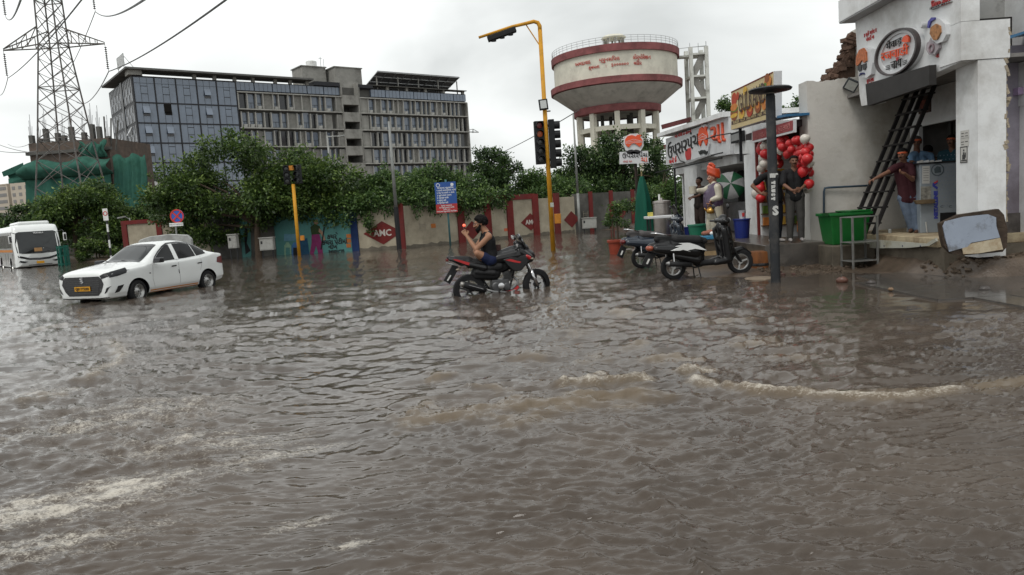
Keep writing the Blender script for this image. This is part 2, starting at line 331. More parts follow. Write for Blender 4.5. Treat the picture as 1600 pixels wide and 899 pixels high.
def water_mat():
    m=bpy.data.materials.new('flood_water'); m.use_nodes=True; t=m.node_tree; n=t.nodes; l=t.links; b=n['Principled BSDF']
    b.inputs['IOR'].default_value=1.33; b.inputs['Roughness'].default_value=.06
    tc=n.new('ShaderNodeTexCoord'); at=n.new('ShaderNodeAttribute'); at.attribute_name='foam'; a2=n.new('ShaderNodeAttribute'); a2.attribute_name='tan'; a3=n.new('ShaderNodeAttribute'); a3.attribute_name='chop'
    z=n.new('ShaderNodeTexNoise'); z.inputs['Scale'].default_value=.6; z.inputs['Detail'].default_value=5; l.new(tc.outputs['Object'],z.inputs['Vector'])
    r=n.new('ShaderNodeValToRGB'); r.color_ramp.elements[0].color=(.060,.048,.039,1); r.color_ramp.elements[1].color=(.092,.073,.058,1); r.color_ramp.elements[0].position=.35; r.color_ramp.elements[1].position=.68; l.new(z.outputs['Fac'],r.inputs[0])
    mt=n.new('ShaderNodeMixRGB'); mt.inputs[2].default_value=(.165,.125,.08,1); l.new(a2.outputs['Fac'],mt.inputs[0]); l.new(r.outputs[0],mt.inputs[1])
    # foam breakup
    mp=n.new('ShaderNodeMapping'); mp.inputs['Scale'].default_value=(1,1.7,1); mp.inputs['Rotation'].default_value=(0,0,.35); l.new(tc.outputs['Object'],mp.inputs[0])
    z2=n.new('ShaderNodeTexNoise'); z2.inputs['Scale'].default_value=34; z2.inputs['Detail'].default_value=6; z2.inputs['Roughness'].default_value=.72; z2.inputs['Distortion'].default_value=1.2; l.new(mp.outputs[0],z2.inputs['Vector'])
    ma=n.new('ShaderNodeMath'); ma.operation='MULTIPLY_ADD'; l.new(z2.outputs['Fac'],ma.inputs[0]); ma.inputs[1].default_value=3.4
    mq=n.new('ShaderNodeMath'); mq.operation='MULTIPLY'; l.new(at.outputs['Fac'],mq.inputs[0]); mq.inputs[1].default_value=1.0; l.new(mq.outputs[0],ma.inputs[2])
    mr=n.new('ShaderNodeMapRange'); mr.inputs['From Min'].default_value=2.3; mr.inputs['From Max'].default_value=3.15; mr.inputs['To Max'].default_value=.72; l.new(ma.outputs[0],mr.inputs['Value'])
    # a thin scatter of bubbles everywhere the water is stirred
    gt=n.new('ShaderNodeMapRange'); gt.inputs['From Min'].default_value=.08; gt.inputs['From Max'].default_value=.3; l.new(at.outputs['Fac'],gt.inputs['Value']); g2=n.new('ShaderNodeMath'); g2.operation='MULTIPLY'; l.new(gt.outputs[0],g2.inputs[0]); l.new(mr.outputs[0],g2.inputs[1]); mr=g2
    mf=n.new('ShaderNodeMixRGB'); mf.inputs[2].default_value=(.60,.56,.49,1); l.new(mr.outputs[0],mf.inputs[0]); l.new(mt.outputs[0],mf.inputs[1]); l.new(mf.outputs[0],b.inputs['Base Color'])
    mr2=n.new('ShaderNodeMath'); mr2.operation='MULTIPLY_ADD'; l.new(a3.outputs['Fac'],mr2.inputs[0]); mr2.inputs[1].default_value=.03; mr2.inputs[2].default_value=.04; mr3=n.new('ShaderNodeMath'); mr3.operation='MULTIPLY_ADD'; l.new(mr.outputs[0],mr3.inputs[0]); mr3.inputs[1].default_value=.45; l.new(mr2.outputs[0],mr3.inputs[2]); l.new(mr3.outputs[0],b.inputs['Roughness'])
    # fine ripples
    mp2=n.new('ShaderNodeMapping'); mp2.inputs['Scale'].default_value=(1,2.1,1); mp2.inputs['Rotation'].default_value=(0,0,.2); l.new(tc.outputs['Object'],mp2.inputs[0])
    z3=n.new('ShaderNodeTexNoise'); z3.inputs['Scale'].default_value=13; z3.inputs['Detail'].default_value=3; z3.inputs['Roughness'].default_value=.5; z3.inputs['Distortion'].default_value=.8; l.new(mp2.outputs[0],z3.inputs['Vector'])
    z4=n.new('ShaderNodeTexNoise'); z4.inputs['Scale'].default_value=2.2; z4.inputs['Detail'].default_value=3; l.new(tc.outputs['Object'],z4.inputs['Vector'])
    ms=n.new('ShaderNodeMath'); ms.operation='MULTIPLY'; l.new(z4.outputs['Fac'],ms.inputs[0]); l.new(a3.outputs['Fac'],ms.inputs[1])
    bp=n.new('ShaderNodeBump'); bp.inputs['Distance'].default_value=.008; l.new(ms.outputs[0],bp.inputs['Strength']); l.new(z3.outputs['Fac'],bp.inputs['Height']); l.new(bp.outputs[0],b.inputs['Normal'])
    return m
wm=water(); wm.materials.clear(); wm.materials.append(water_mat()); struct(link('water',wm))
# ============================================================ FAR STRUCTURES
conc=M('weathered_concrete',(.26,.255,.235),rough=.85,var=.22,scale=.5,dirt=(.10,.095,.085),dscale=.35,damt=.45,bump=.2,bscale=4)
conc_d=M('dark_concrete',(.11,.108,.10),rough=.85,var=.3,scale=.4,dirt=(.045,.043,.04),dscale=.4,damt=.5)
conc_l=M('pale_concrete',(.36,.355,.33),rough=.85,var=.15,scale=.5,dirt=(.17,.165,.15),dscale=.4,damt=.45)
glassb=M('blue_grey_glass',(.135,.17,.225),rough=.12,var=.25,scale=.25,spec=.8,coat=.3)
glassd=M('dark_window_glass',(.018,.02,.024),rough=.1,var=.3,scale=.4,spec=.7)
mull=M('dark_mullion',(.025,.026,.03),rough=.5)
acm=M('air_conditioner_shell',(.42,.42,.40),rough=.6,dirt=(.2,.19,.17),dscale=2)
black=M('black_metal',(.012,.012,.013),rough=.4,var=.2)
white=M('white_paint',(.74,.75,.74),rough=.5,var=.06,scale=2,dirt=(.5,.49,.46),dscale=1.3,damt=.4)
steel=M('galvanised_steel',(.36,.37,.37),rough=.45,metal=.6,var=.15)
# ---- glass and concrete office block
A0=Vector((-64.863,135.225,0)); ang=math.atan2(.6286,.7777)
B=thing('office_building','dark glass fronted seven storey office block with a bare concrete grid of windows','building',A0,ang)
# local frame: x along the front (73 m), y into the block, z up
LN=73.1; DP=18.7; FL=[29.8,25.1,21.5,17.95,14.4,10.85]
MB().box(.15,18.3,.15,DP,0,29.75).box(18.3,40.4,.62,DP,0,29.7).box(44.2,LN-.15,.62,DP,0,29.7).box(40.4,44.2,4,DP,0,29.7).build('wall',conc_d,B)
# curtain wall at the left of the front: each glazing panel is a piece
panes={}
def shared(key,fn):
    if key not in panes: panes[key]=fn()
    return panes[key]
cols=[0,3.66,7.32,10.98,14.64,18.3]
zb=FL+[7.3]
MB().box(0,18.3,.02,.14,7.2,29.8).build('mullion_frame',mull,B)
def bay(x0,x1,z0,z1,top):
    g=.13; w=(x1-x0-2*g); h=z1-z0-2*g
    def mk():
        m=MB(); m.box(0,w,0,.1,0,h); return m.mesh('window',glassb)
    o=link('window',shared(('bay',round(w,2),round(h,2)),mk),B,(x0+g,-.09,z0+g))
    return w,h,o
rr=random.Random(3)
thin=lambda h:shared(('thin',h),lambda:MB().box(-.022,.022,-.03,.0,0,h).mesh('glazing_bar',mull))
for j in range(6):
    for i in range(5):
        x0,x1=cols[i],cols[i+1]; z1,z0=zb[j],zb[j+1]; w,h,o=bay(x0,x1,z0,z1,j==0)
        m=MB(); hh=min(h,3.3)
        for t in (.333,.667): m.box(w*t-.025,w*t+.025,-.03,.0,0,hh*1.0)
        if j==0: m.box(0,w,-.03,0,hh-.02,hh+.03); 
        if j==0:
            for t in (.333,.667): m.box(w*t-.02,w*t+.02,-.03,0,hh,h)
        m.box(w*.333,w*.667,-.032,0,hh*.42,hh*.45).box(w*.333,w*.667,-.032,0,hh*.83,hh*.86)
        m.build('sash',mull,o)
        op=(i,j) in {(0,1),(3,0),(3,1),(0,2),(1,2),(0,3),(0,4),(4,2),(2,4)}
        if op:   # a sash propped open at its foot
            s=MB().box(0,w*.333,-.03,0,-1.35,0).build('open_sash',glassb,o,loc=(w*.333,-.04,hh*.86),rot=(-.38,0,0))
            MB().box(w*.34,w*.66,-.045,-.033,hh*.33,hh*.5).build('opening',glassd,o)
        if (i,j)==(1,1):
            m=MB(); m.box(w*.31,w*.69,-.05,-.035,hh*.5,hh*1.02); m.box(w*.36,w*.7,-.05,-.034,hh*.42,hh*.6); m.build('burnt_opening',M('soot',(.008,.007,.006),rough=.9),o)
    for i in range(6): pass
for i in range(6): link('mullion',shared('mv',lambda:MB().box(-.12,.12,-.16,.02,7.2,29.8).mesh('mullion',mull)),B,(cols[i] if i else .1,0,0))
for z in zb[:-1]: link('transom',shared('mh',lambda:MB().box(0,18.3,-.14,.02,-.12,.12).mesh('transom',mull)),B,(0,-.02,z-(.13 if z>29 else 0)))
# the left end: narrow slots of glass behind a slatted screen
MB().box(-.02,.14,.1,DP,9.5,29.75).build('end_wall',mull,B)
slat=M('grey_louvre',(.30,.31,.32),rough=.5,var=.2)
for j in range(6):
    z1,z0=zb[j],zb[j+1] if j<5 else 10.4
    for k in range(15):
        y0=.55+k*1.17
        if 7.0<y0<8.6: continue
        me=shared(('slot',j==0),lambda:MB().box(-.10,-.02,0,.42,.25,z1-z0-.3).mesh('end_window',slat))
        o=link('end_window',me,B,(0,y0,z0))
        link('end_window',shared('slot2',lambda:MB().box(-.09,-.02,0,.28,.3,1.7).mesh('end_window',glassb)),B,(0,y0+.5,z0+.1+1.2*(k%2)))
for (y0,z0) in [(2.2,14),(1.2,14.2),(3,21.2),(4.4,20.9),(10,19.2),(11.2,20),(13,14),(14,18.6),(3.4,17)]:
    MB().box(-.04,0,0,.8,-1.3,0).build('open_end_sash',M('pale_sash',(.5,.51,.52),rough=.4),B,loc=(-.12,y0,z0),rot=(0,.5,0))
MB().box(-.2,-.02,7.2,8.5,7,29.8).build('end_pier',black,B)
# glass band along the top of the concrete part
k=0; x=18.3
while x<LN-3.0:
    x1=x+3.66
    if not(38.5<x<42.5):
        if x<40.4<x1 or x<44.2<x1: pass
        else:
            o=link('band_window',shared('bw',lambda:MB().box(.1,3.56,1.0,1.6,28.2,29.7).mesh('band_window',glassb)),B,(x,-.95,0))
            link('band_bars',shared('bb',lambda:(lambda m:[m.box(.1+3.46*t-.02,.1+3.46*t+.02,.97,1.0,28.2,29.7) for t in(.25,.5,.75)] and m)(MB()).mesh('band_bars',mull)),o)
    x=x1
MB().box(18.3,40.4,.3,1.6,27.95,28.15).box(44.2,LN,.3,1.6,27.95,28.15).box(18.3,40.4,.1,1.6,29.7,29.85).box(44.2,LN,.1,1.6,29.7,29.85).build('band_frame',mull,B)
# concrete grid: slabs, fins and the windows set back in the bays
slabz=[27.8,24.55,20.95,17.35,13.75,10.15]
me=shared('slabA',lambda:MB().box(18.4,40.4,-.45,1.6,-.11,.11).box(44.2,LN,-.45,1.6,-.11,.11).mesh('floor_slab',conc_l))
for z in slabz: link('floor_slab',me,B,(0,0,z))
rr=random.Random(11); nfin=0
for j in range(5):
    z0,z1=slabz[j+1]+.14,slabz[j]-.14; hh=z1-z0
    for (xa,xb) in ((18.5,38.9),(46.6,LN-.2)):
        x=xa+.3*(j%2)
        while x<xb-.9:
            wbay=rr.choice([1.15,1.4,1.4,1.75,2.0]); x2=min(x+wbay,xb)
            link('fin',shared('fin',lambda:MB().box(-.09,.09,-.32,.62,0,hh).mesh('fin',conc_l)),B,(x,0,z0))
            t=rr.random()
            if x2>xb-2 and xa>40 : t=.99
            if t<.62:
                ww=min(x2-x-.5,1.5)
                o=link('window',shared(('w',round(ww,1)),lambda:MB().box(0,round(ww,1),.45,.55,.15,hh-.1).mesh('window',glassb)),B,(x+.3,0,z0))
                link('glazing_bar',shared(('wf',round(ww,1)),lambda:MB().box(0,round(ww,1),.4,.45,1.15,1.22).box(round(ww,1)*.5-.03,round(ww,1)*.5+.03,.4,.45,.15,1.2).mesh('glazing_bar',mull)),o)
                if rr.random()<.62: link('air_conditioner',shared('ac',lambda:MB().box(.1,.95,.0,.38,0,.62).mesh('air_conditioner',acm)),B,(x+.25,0,z0))
            elif t<.8: link('blind_panel',shared(('bp',round(x2-x,1)),lambda:MB().box(.1,round(x2-x,1)-.1,.3,.45,0,hh).mesh('blind_panel',conc)),B,(x,0,z0))
            else: link('dark_opening',shared(('dk',round(x2-x,1)),lambda:MB().box(.12,round(x2-x,1)-.12,.5,.58,0,hh).mesh('dark_opening',glassd)),B,(x,0,z0))
            x=x2
    # smooth concrete service bays beside the stairs
    for (xa,xb) in ((38.9,40.4),(44.6,46.6)):
        link('service_wall',shared(('sv',xa),lambda:MB().box(xa+.3,xb-.1,-.1,.4,0,hh).box(xa,xa+.18,-.4,.8,0,hh).mesh('service_wall',conc)),B,(0,0,z0))
MB().box(LN-.2,LN+.12,-.4,DP,0,27.8).build('end_wall',conc,B)
# open stair tower: pale parapets, dark gaps
for z in (26.3,22.75,19.2,15.65,12.1,8.5): link('stair_parapet',shared('sp',lambda:MB().box(40.5,44.1,-.55,-.3,-.1,1.85).box(40.5,44.1,-.3,4,-.15,.1).mesh('stair_parapet',conc)),B,(0,0,z))
MB().box(40.25,40.5,-.6,4,0,29.9).box(44.1,44.35,-.6,4,0,30.9).box(44.5,44.65,-.45,-.3,0,30).build('stair_pier',conc,B)
# roof slab carried on stub columns, lift rooms, canopy
MB().box(-1.1,34,-1.3,3.2,30.72,31.05).box(-1.1,1.6,3.2,DP+.4,30.72,31.05).build('roof_slab',M('roof_slab_concrete',(.12,.12,.115),rough=.8,var=.2,scale=.5),B,fix=False)
for x in (1.6,10.9,14.6,18.4,22,26.5,29.6,33.2): link('roof_column',shared('rc',lambda:MB().box(-.3,.3,0,.6,29.7,30.75).mesh('roof_column',conc)),B,(x,.2,0))
MB().box(-.6,1.6,-.6,1.8,29.85,30.72).build('roof_beam',conc,B)
MB().box(34,39.4,4,9,29.6,34.6).box(33.8,39.6,3.8,9.2,34.5,34.7).build('lift_room',conc,B)
MB().box(40.1,46.4,1.2,7,30.0,34.3).box(39.9,46.6,1,7.2,34.2,34.4).build('stair_room',conc,B)
MB().box(40,46,1,6,28.2,30.0).build('stair_landing',conc_d,B)
MB().lathe([(1.1,34.7),(1.15,36.0),(.5,36.3)],14,(37.2,6,0)).build('roof_tank',white,B)
MB().tube([(38.9,5,34.6),(38.9,5,37)],.06,5).tube([(39.6,5,34.6),(39.6,5,36.6)],.05,5).tube([(38.5,5,36.6),(39.3,5,36.7)],.05,5).build('aerial',steel,B)
MB().box(34.5,40.2,-.4,2.5,29.9,30.7).box(44.3,48,-.4,2.5,29.9,30.6).build('roof_parapet',mull,B)
pv=thing('solar_canopy','large tilted steel canopy of solar panels on the roof of the office block','solar canopy',A0,ang)
pm=M('solar_panel_underside',(.12,.12,.125),rough=.5,var=.3,scale=1)
for i in range(9):
    for j in range(4):
        u0=49.6+i*2.42; a=j/4; b=(j+1)/4
        z0=33.7-a*2.9; z1=33.7-b*2.9; y0=-.2+a*8; y1=-.2+b*8
        m=MB(); s0=s1=0
        m.add([(u0+.05+s0,y0+.05,z0),(u0+2.5+s0,y0+.05,z0),(u0+2.5+s1,y1-.05,z1),(u0+.05+s1,y1-.05,z1),(u0+.05+s0,y0+.05,z0+.12),(u0+2.5+s0,y0+.05,z0+.12),(u0+2.5+s1,y1-.05,z1+.12),(u0+.05+s1,y1-.05,z1+.12)],[(0,3,2,1),(4,5,6,7),(0,1,5,4),(1,2,6,5),(2,3,7,6),(3,0,4,7)])
        m.build('panel',pm,pv)
m=MB()
for i in range(10): u0=49.6+i*2.42; m.beam((u0,-.2,33.6),(u0,7.8,30.7),.16)
for j in range(5): a=j/4; m.beam((49.6,-.2+a*8,33.6-a*2.9),(71.6,-.2+a*8,33.6-a*2.9),.14)
m.build('frame',steel,pv)
for i in range(5):
    u0=49+i*5.4; MB().beam((u0+1,1.2,29.7),(u0+1,1.2,33.0),.2).build('post',conc,pv); MB().beam((u0+1,7.6,29.7),(u0+1,7.6,30.8),.2).build('post',conc,pv)
MB().box(46.6,LN+.2,-.3,1.6,30.55,30.7).build('roof_edge_beam',conc_d,B)
for x in (47,52,57,62,67,72.6): link('roof_column',panes['rc'],B,(x,.2,0))
# sign boards: hoarding on the roof corner and black fascia at the foot of the tower
rs=thing('roof_sign','small pale lettered hoarding standing on the left roof corner of the office block','sign',A0,ang)
MB().box(-.06,.06,1.3,6.5,31.9,33.9).build('board',M('pale_lattice',(.45,.46,.46),rough=.6,var=.5,scale=3),rs,loc=(-.6,0,0))
MB().beam((-.6,1.8,31),(-.6,1.8,34),.1).beam((-.6,6,31),(-.6,6,34),.1).beam((-.6,2,33.8),(1.5,2,31),.08).build('strut',steel,rs)
fs=thing('fascia_sign','black shop fascia with white lettering POWER at the foot of the glass office block','sign',A0,ang)
MB().box(-.4,9.5,-2.6,-2.3,8.0,11.4).build('board',black,fs)
MB().box(-.4,-.2,-2.3,12,9.9,11.2).build('side_board',M('pale_board',(.42,.42,.40),rough=.5,dirt=(.2,.2,.2),dscale=.6),fs)
wl=M('white_letter',(.75,.75,.75),rough=.5,var=0)
text('POWER',1.05,wl,fs,frame((5.6,-2.64,10.45),(1,0,0),(0,0,1)),ext=.02,bold=.02,sx=1.3)
MB().add([(.7,-2.64,10.9),(2.3,-2.64,10.9),(1.5,-2.64,9.9)],[(0,1,2)]).box(.3,3,-2.65,-2.61,9.2,9.35).box(.3,2.4,-2.65,-2.61,8.7,8.85).build('emblem',wl,fs)
for x in (.3,4,7.7): link('column',shared('pc',lambda:MB().box(-.3,.3,-2.2,-1.6,0,8).mesh('column',conc_l)),B,(x,0,0))
MB().box(0,18,-.2,.0,3,7.1).build('ground_floor_glass',glassd,B)
# ---- water tower
T=thing('water_tower','big round cream elevated water tank with maroon bands on a ring of concrete columns','water tower',(19.9,129,0))
cream=M('cream_limewash',(.62,.60,.51),rough=.8,var=.1,scale=.5,dirt=(.44,.42,.36),dscale=.35,damt=.45,bump=.1)
maroon=M('maroon_band',(.24,.085,.085),rough=.75,var=.2,scale=.6,dirt=(.10,.04,.04),dscale=.4,damt=.5)
under=M('grey_render',(.48,.475,.44),rough=.85,var=.14,scale=.6,dirt=(.27,.265,.25),dscale=.5,damt=.4)
MB().lathe([(10.35,21.3),(10.35,25.3)],96,cap=False).build('tank_wall',cream,T,smooth=True)
MB().lathe([(10.35,25.2),(10.7,25.2),(10.75,26.3),(10.3,26.4),(9.7,26.35)],96,cap=False).build('top_band',maroon,T,ang=40)
MB().lathe([(10.2,20.2),(11.05,20.4),(11.1,21.35),(10.3,21.5)],96,cap=False).build('middle_band',maroon,T,ang=40)
MB().lathe([(10.75,20.25),(7.2,17.6),(7.0,17.5)],96,cap=False).build('cone',under,T,smooth=True)
MB().lathe([(6.9,16.4),(7.35,16.5),(7.4,17.55),(7.1,17.65)],96,cap=False).lathe([(6.2,16.4),(6.9,16.4)],96,cap=False).build('lower_band',maroon,T,ang=40)
MB().lathe([(.2,16.9),(6.6,16.6)],64,cap=False).build('tank_floor',under,T,smooth=True)
MB().lathe([(10.3,26.35),(9,26.5),(5,27.2),(0.05,27.7)],96,cap=False).build('roof_dome',cream,T,smooth=True)
for k in range(10):
    a=2*PI*(k+.25)/10; link('column',shared('tc',lambda:MB().box(-.42,.42,-.42,.42,0,16.5).mesh('column',cream)),T,(6.7*math.cos(a),6.7*math.sin(a),0),(0,0,a))
for k in range(5):
    a=2*PI*(k+.5)/5; link('inner_column',shared('tc2',lambda:MB().lathe([(.3,0),(.3,16.6)],8).mesh('inner_column',conc_d)),T,(2.6*math.cos(a),2.6*math.sin(a),0))
def ringbeam(z): 
    m=MB()
    for k in range(10):
        a=2*PI*(k+.25)/10;b=2*PI*(k+1.25)/10; m.beam((6.7*math.cos(a),6.7*math.sin(a),z),(6.7*math.cos(b),6.7*math.sin(b),z),.45,.75)
    return m
for z in (13.9,10.6,6.8,3): ringbeam(z).build('ring_beam',cream,T)
for z in (14.3,): MB().lathe([(1.9,z),(6.3,z+.05),(6.3,z-.3),(1.9,z-.3)],40,cap=False).build('walkway',under,T)
# rail on the roof
for k in range(60):
    a=2*PI*k/60; link('rail_post',shared('rp',lambda:MB().box(-.028,.028,-.028,.028,0,1.15).mesh('rail_post',steel)),T,(10.55*math.cos(a),10.55*math.sin(a),26.3))
m=MB()
for z in (26.75,27.1,27.45):
    m.tube([(10.55*math.cos(2*PI*k/60),10.55*math.sin(2*PI*k/60),z) for k in range(61)],.028,4,caps=False)
m.build('rail',steel,T)
MB().lathe([(1.9,27.0),(1.9,27.4)],24).lathe([(2.0,29.2),(2.1,29.35),(1.7,29.7),(.1,29.9)],24).build('cupola',cream,T)
for k in range(8): a=2*PI*k/8; MB().box(-.14,.14,-.14,.14,27.4,29.2).build('cupola_post',conc,T,loc=(1.6*math.cos(a),1.6*math.sin(a),0))
red=M('red_paint',(.42,.045,.035),rough=.55,var=.1)
def curved(bodytxt,z,size,x0,sp):
    # letters stepped round the drum
    n=len(bodytxt)
    for i,ch in enumerate(bodytxt):
        pass
def drumtext(s,z,size,amid):
    groups=s.split(' '); tot=sum(len(g) for g in groups)+len(groups)-1; step=size*.60/10.4; a=amid-step*tot/2
    for g in groups:
        aa=a+step*len(g)/2; text(g,size,red,T,frame((10.42*math.sin(aa),-10.42*math.cos(aa),z),(math.cos(aa),math.sin(aa),0),(0,0,1)),ext=.02,bold=.01); a+=step*(len(g)+1)
drumtext('અમદાવાદ મ્યુનસિપલ કોર્પોરેશન',24.0,.82,-.16); drumtext('ક્ષમતા : ૬૦૦૦૦૦૦ લિટર',23.1,.72,-.16)
# stair tower at its side
S=thing('stair_tower','open concrete frame stair tower joined to the water tank by beams','stair tower',(33.6,128.5,0))
grc=M('grey_concrete_frame',(.60,.61,.57),rough=.85,var=.12,scale=.6,dirt=(.2,.2,.18),dscale=.6)
for x in (-1.3,1.3):
    for y in (-1.6,1.6): MB().box(x-.29,x+.29,y-.29,y+.29,0,26.6).build('column',grc,S)
for i,z in enumerate((4,7.6,11.2,14.8,18.4,22,25.6)):
    MB().box(-1.5,1.5,-1.8,1.8,z-.3,z).build('landing',grc,S)
    if z<25: 
        MB().beam((-1.0*(1 if i%2 else -1),-1.2,z),(.9*(1 if i%2 else -1),-1.2,z+3.4),1.1,.28,up=(0,1,0)).build('flight',conc,S)
MB().beam((-1.3,-1.6,26.6),(1.3,-1.6,26.6),.1).beam((-3.2,-1.6,26.5),(1.4,-1.6,26.7),.08).beam((1.3,-1.6,25.6),(1.3,-1.6,27.4),.1).beam((0,-1.6,25.6),(0,-1.6,27.2),.08).beam((-1.4,-1.6,25.6),(-1.4,-1.6,27.3),.08).build('rail',steel,S)
MB().box(-4,-1.3,-.8,.8,25.2,25.5).build('bridge',grc,S)
MB().beam((-6.3,0,14.0),(-1.3,0,15.0),.5,.75).beam((-6.8,0,10.6),(-1.3,0,10.8),.5,.75).build('tie_beam',maroon,S)
# ---- half-built block with green net
U=thing('unfinished_building','half built brick and concrete block wrapped in green scaffold netting behind the pylon','building',P(120,330,118)*1.0,R(-4))
U.location.z=0; U.scale=(1,1,1.16)
brick=M('raw_brick',(.115,.088,.072),rough=.9,var=.3,scale=1.5,dirt=(.09,.08,.07),dscale=.5,damt=.6,bump=.3)
net=M('green_net',(.032,.105,.078),rough=.95,var=.3,scale=1.2,bump=.5,bscale=3,dirt=(.03,.10,.08),dscale=.3,damt=.5)
MB().box(-6.5,6.5,0,12,0,14.6).build('wall',brick,U)
for i,(x,h) in enumerate([(-6.2,16.4),(-4.9,15.6),(-3.8,17.6),(-1.9,16.5),(-.9,15.9),(.4,17.6),(2.4,16.2),(3.8,17.8),(4.9,17.2),(6.3,15)]): 
    h=14.6+(h-14.6)*.62
    c=MB().box(x-.3,x+.3,.2,.9,14.6,h).build('column',conc_d,U)
    m=MB()
    for q in range(4): m.tube([(x-.2+.13*q,.4,h),(x-.3+.2*q,.5,h+1.2+.8*(q%3))],.035,4)
    m.build('reinforcing_bar',black,c)
MB().box(-6.9,6.9,-.4,.2,13.0,13.4).box(-6.9,7.4,-.5,.1,9.9,10.3).build('floor_slab',conc_d,U)
m=MB(); 
for i in range(3): m.tube([(5.6+i*.8,.6,13),(5.9+i*1.1,.6,17.5-i*.3)],.12,5)
m.build('leaning_pole',conc_d,U)
def sheet(name,mat,parent,x0,x1,zt,zb,y0,seed,out=1.):
    nx,nz=26,12; m=MB(); r=random.Random(seed)
    for j in range(nz+1):
        for i in range(nx+1):
            a=i/nx;b=j/nz; y=y0-.16*math.sin(a*22+b*3+seed)-.14*math.sin(a*47+seed)-out*math.sin(b*PI)*.5
            m.v.append((x0+(x1-x0)*a+.15*math.sin(b*9),y,zt+(zb-zt)*b+.3*math.sin(a*13+seed)*(1-b)))
    for j in range(nz):
        for i in range(nx): k=j*(nx+1)+i; m.f.append((k,k+1,k+nx+2,k+nx+1))
    o=m.build(name,mat,parent,smooth=True); md=o.modifiers.new('t','SOLIDIFY'); md.thickness=.05; return o
sheet('net',net,U,-6.8,6.8,9.9,1,-1.2,2); sheet('net',net,U,-7.0,7.6,11.9,9.7,-1.6,5,2.5)
sheet('net',net,U,2.6,6.6,14.0,12,-.9,8)
ns=MB()
for i in range(9):
    a=i/8; ns.v+= [(-6.6,-1.6,12.0-a*2.6),(-9.6+a*1.2,-2.2-.5*math.sin(a*9),10.9-a*1.5+.3*math.sin(a*20))]
for i in range(8): ns.f.append((2*i,2*i+1,2*i+3,2*i+2))
o=ns.build('net',net,U); md=o.modifiers.new('t','SOLIDIFY'); md.thickness=.05
sheet('net',net,U,7.0,12.4,12,2,-.4,12,.5)
# ---- far beige towers at the left edge
beige=M('beige_render',(.46,.41,.34),rough=.85,var=.08,scale=.1,dirt=(.36,.32,.27),dscale=.05,damt=.5)
grw=M('grey_window_far',(.22,.215,.21),rough=.5,var=.2,scale=.3)
for k,(x,w,h,Y,lab) in enumerate([(P(2,300,370).x,9,31,370,'pale beige apartment tower cut by the left edge of the view'),(P(37,300,360).x,17,33.5,360,'beige apartment tower with grey window bays beside the green netting')]):
    o=thing('apartment_tower',lab,'building',(x,Y,0),R(-20))
    MB().box(-w/2,w/2,0,10,0,h).build('wall',beige,o)
    if k: MB().box(-w/2+1,-w/2+6,1,8,h,h+3.5).build('roof_room',beige,o)
    MB().box(-w/2-.2,w/2+.2,-.2,.2,h-.6,h).build('cornice',beige,o)
    for j in range(10 if k else 9):
        for i in range(4):
            c=link('window',shared(('ft',),lambda:MB().box(-1,1,-.12,.05,0,1.6).mesh('window',grw)),o,(-w/2+2+i*(w-4)/3,-.0,h-3-j*3.2))
# ---- a far crane jib beyond the block
o=thing('tower_crane','thin far tower crane jib seen past the right end of the office block','crane')
a=P(720,206,260); b=P(748,207,260); c=P(739,202,260)
m=MB(); m.beam(a,b,.35).beam(c,b,.25).beam(c,a,.2).beam(P(739,208,260),P(739,202,260),.35); m.build('jib',steel,o)
m=MB(); q=P(727,207,260); m.beam((q.x,q.y,0),q,.5); m.build('mast',steel,o)
# ---- lattice pylon
pyl=M('pylon_steel',(.13,.125,.12),rough=.6,var=.25,dirt=(.10,.07,.05),dscale=2)
PY=86.; base=P(118,373,PY); pc=Vector((base.x+.3,PY,0))
T2=thing('power_pylon','tall lattice steel power pylon rising out of the trees at the left','pylon',pc)
def hw(z):  # half width of the mast at height z
    pts=[(0,3.3),(12.5,2.0),(23.3,1.08),(36,.8)]
    for (a,wa),(b,wb) in zip(pts,pts[1:]):
        if z<=b: return wa+(wb-wa)*(z-a)/(b-a)
    return .85
lv=[0,4,7.5,10.5,12.9,15.0,16.9,18.6,20.2,21.8,23.3,24.9,26.5,28.1,29.7,31.3,33,35]
for sx in(-1,1):
    for sy in(-1,1):
        m=MB()
        for a,b in zip(lv,lv[1:]): m.beam((sx*hw(a),sy*hw(a),a),(sx*hw(b),sy*hw(b),b),.14)
        m.build('leg',pyl,T2)
for i,(a,b) in enumerate(zip(lv,lv[1:])):
    m=MB(); p=hw(a);q=hw(b)
    for (s0,s1) in (((-1,-1),(1,-1)),((1,-1),(1,1)),((1,1),(-1,1)),((-1,1),(-1,-1))):
        m.beam((s0[0]*p,s0[1]*p,a),(s1[0]*q,s1[1]*q,b),.06).beam((s1[0]*p,s1[1]*p,a),(s0[0]*q,s0[1]*q,b),.06)
        if i%3==1 or a in(23.3,29.7): m.beam((s0[0]*p,s0[1]*p,a),(s1[0]*p,s1[1]*p,a),.09)
    m.build('brace',pyl,T2)
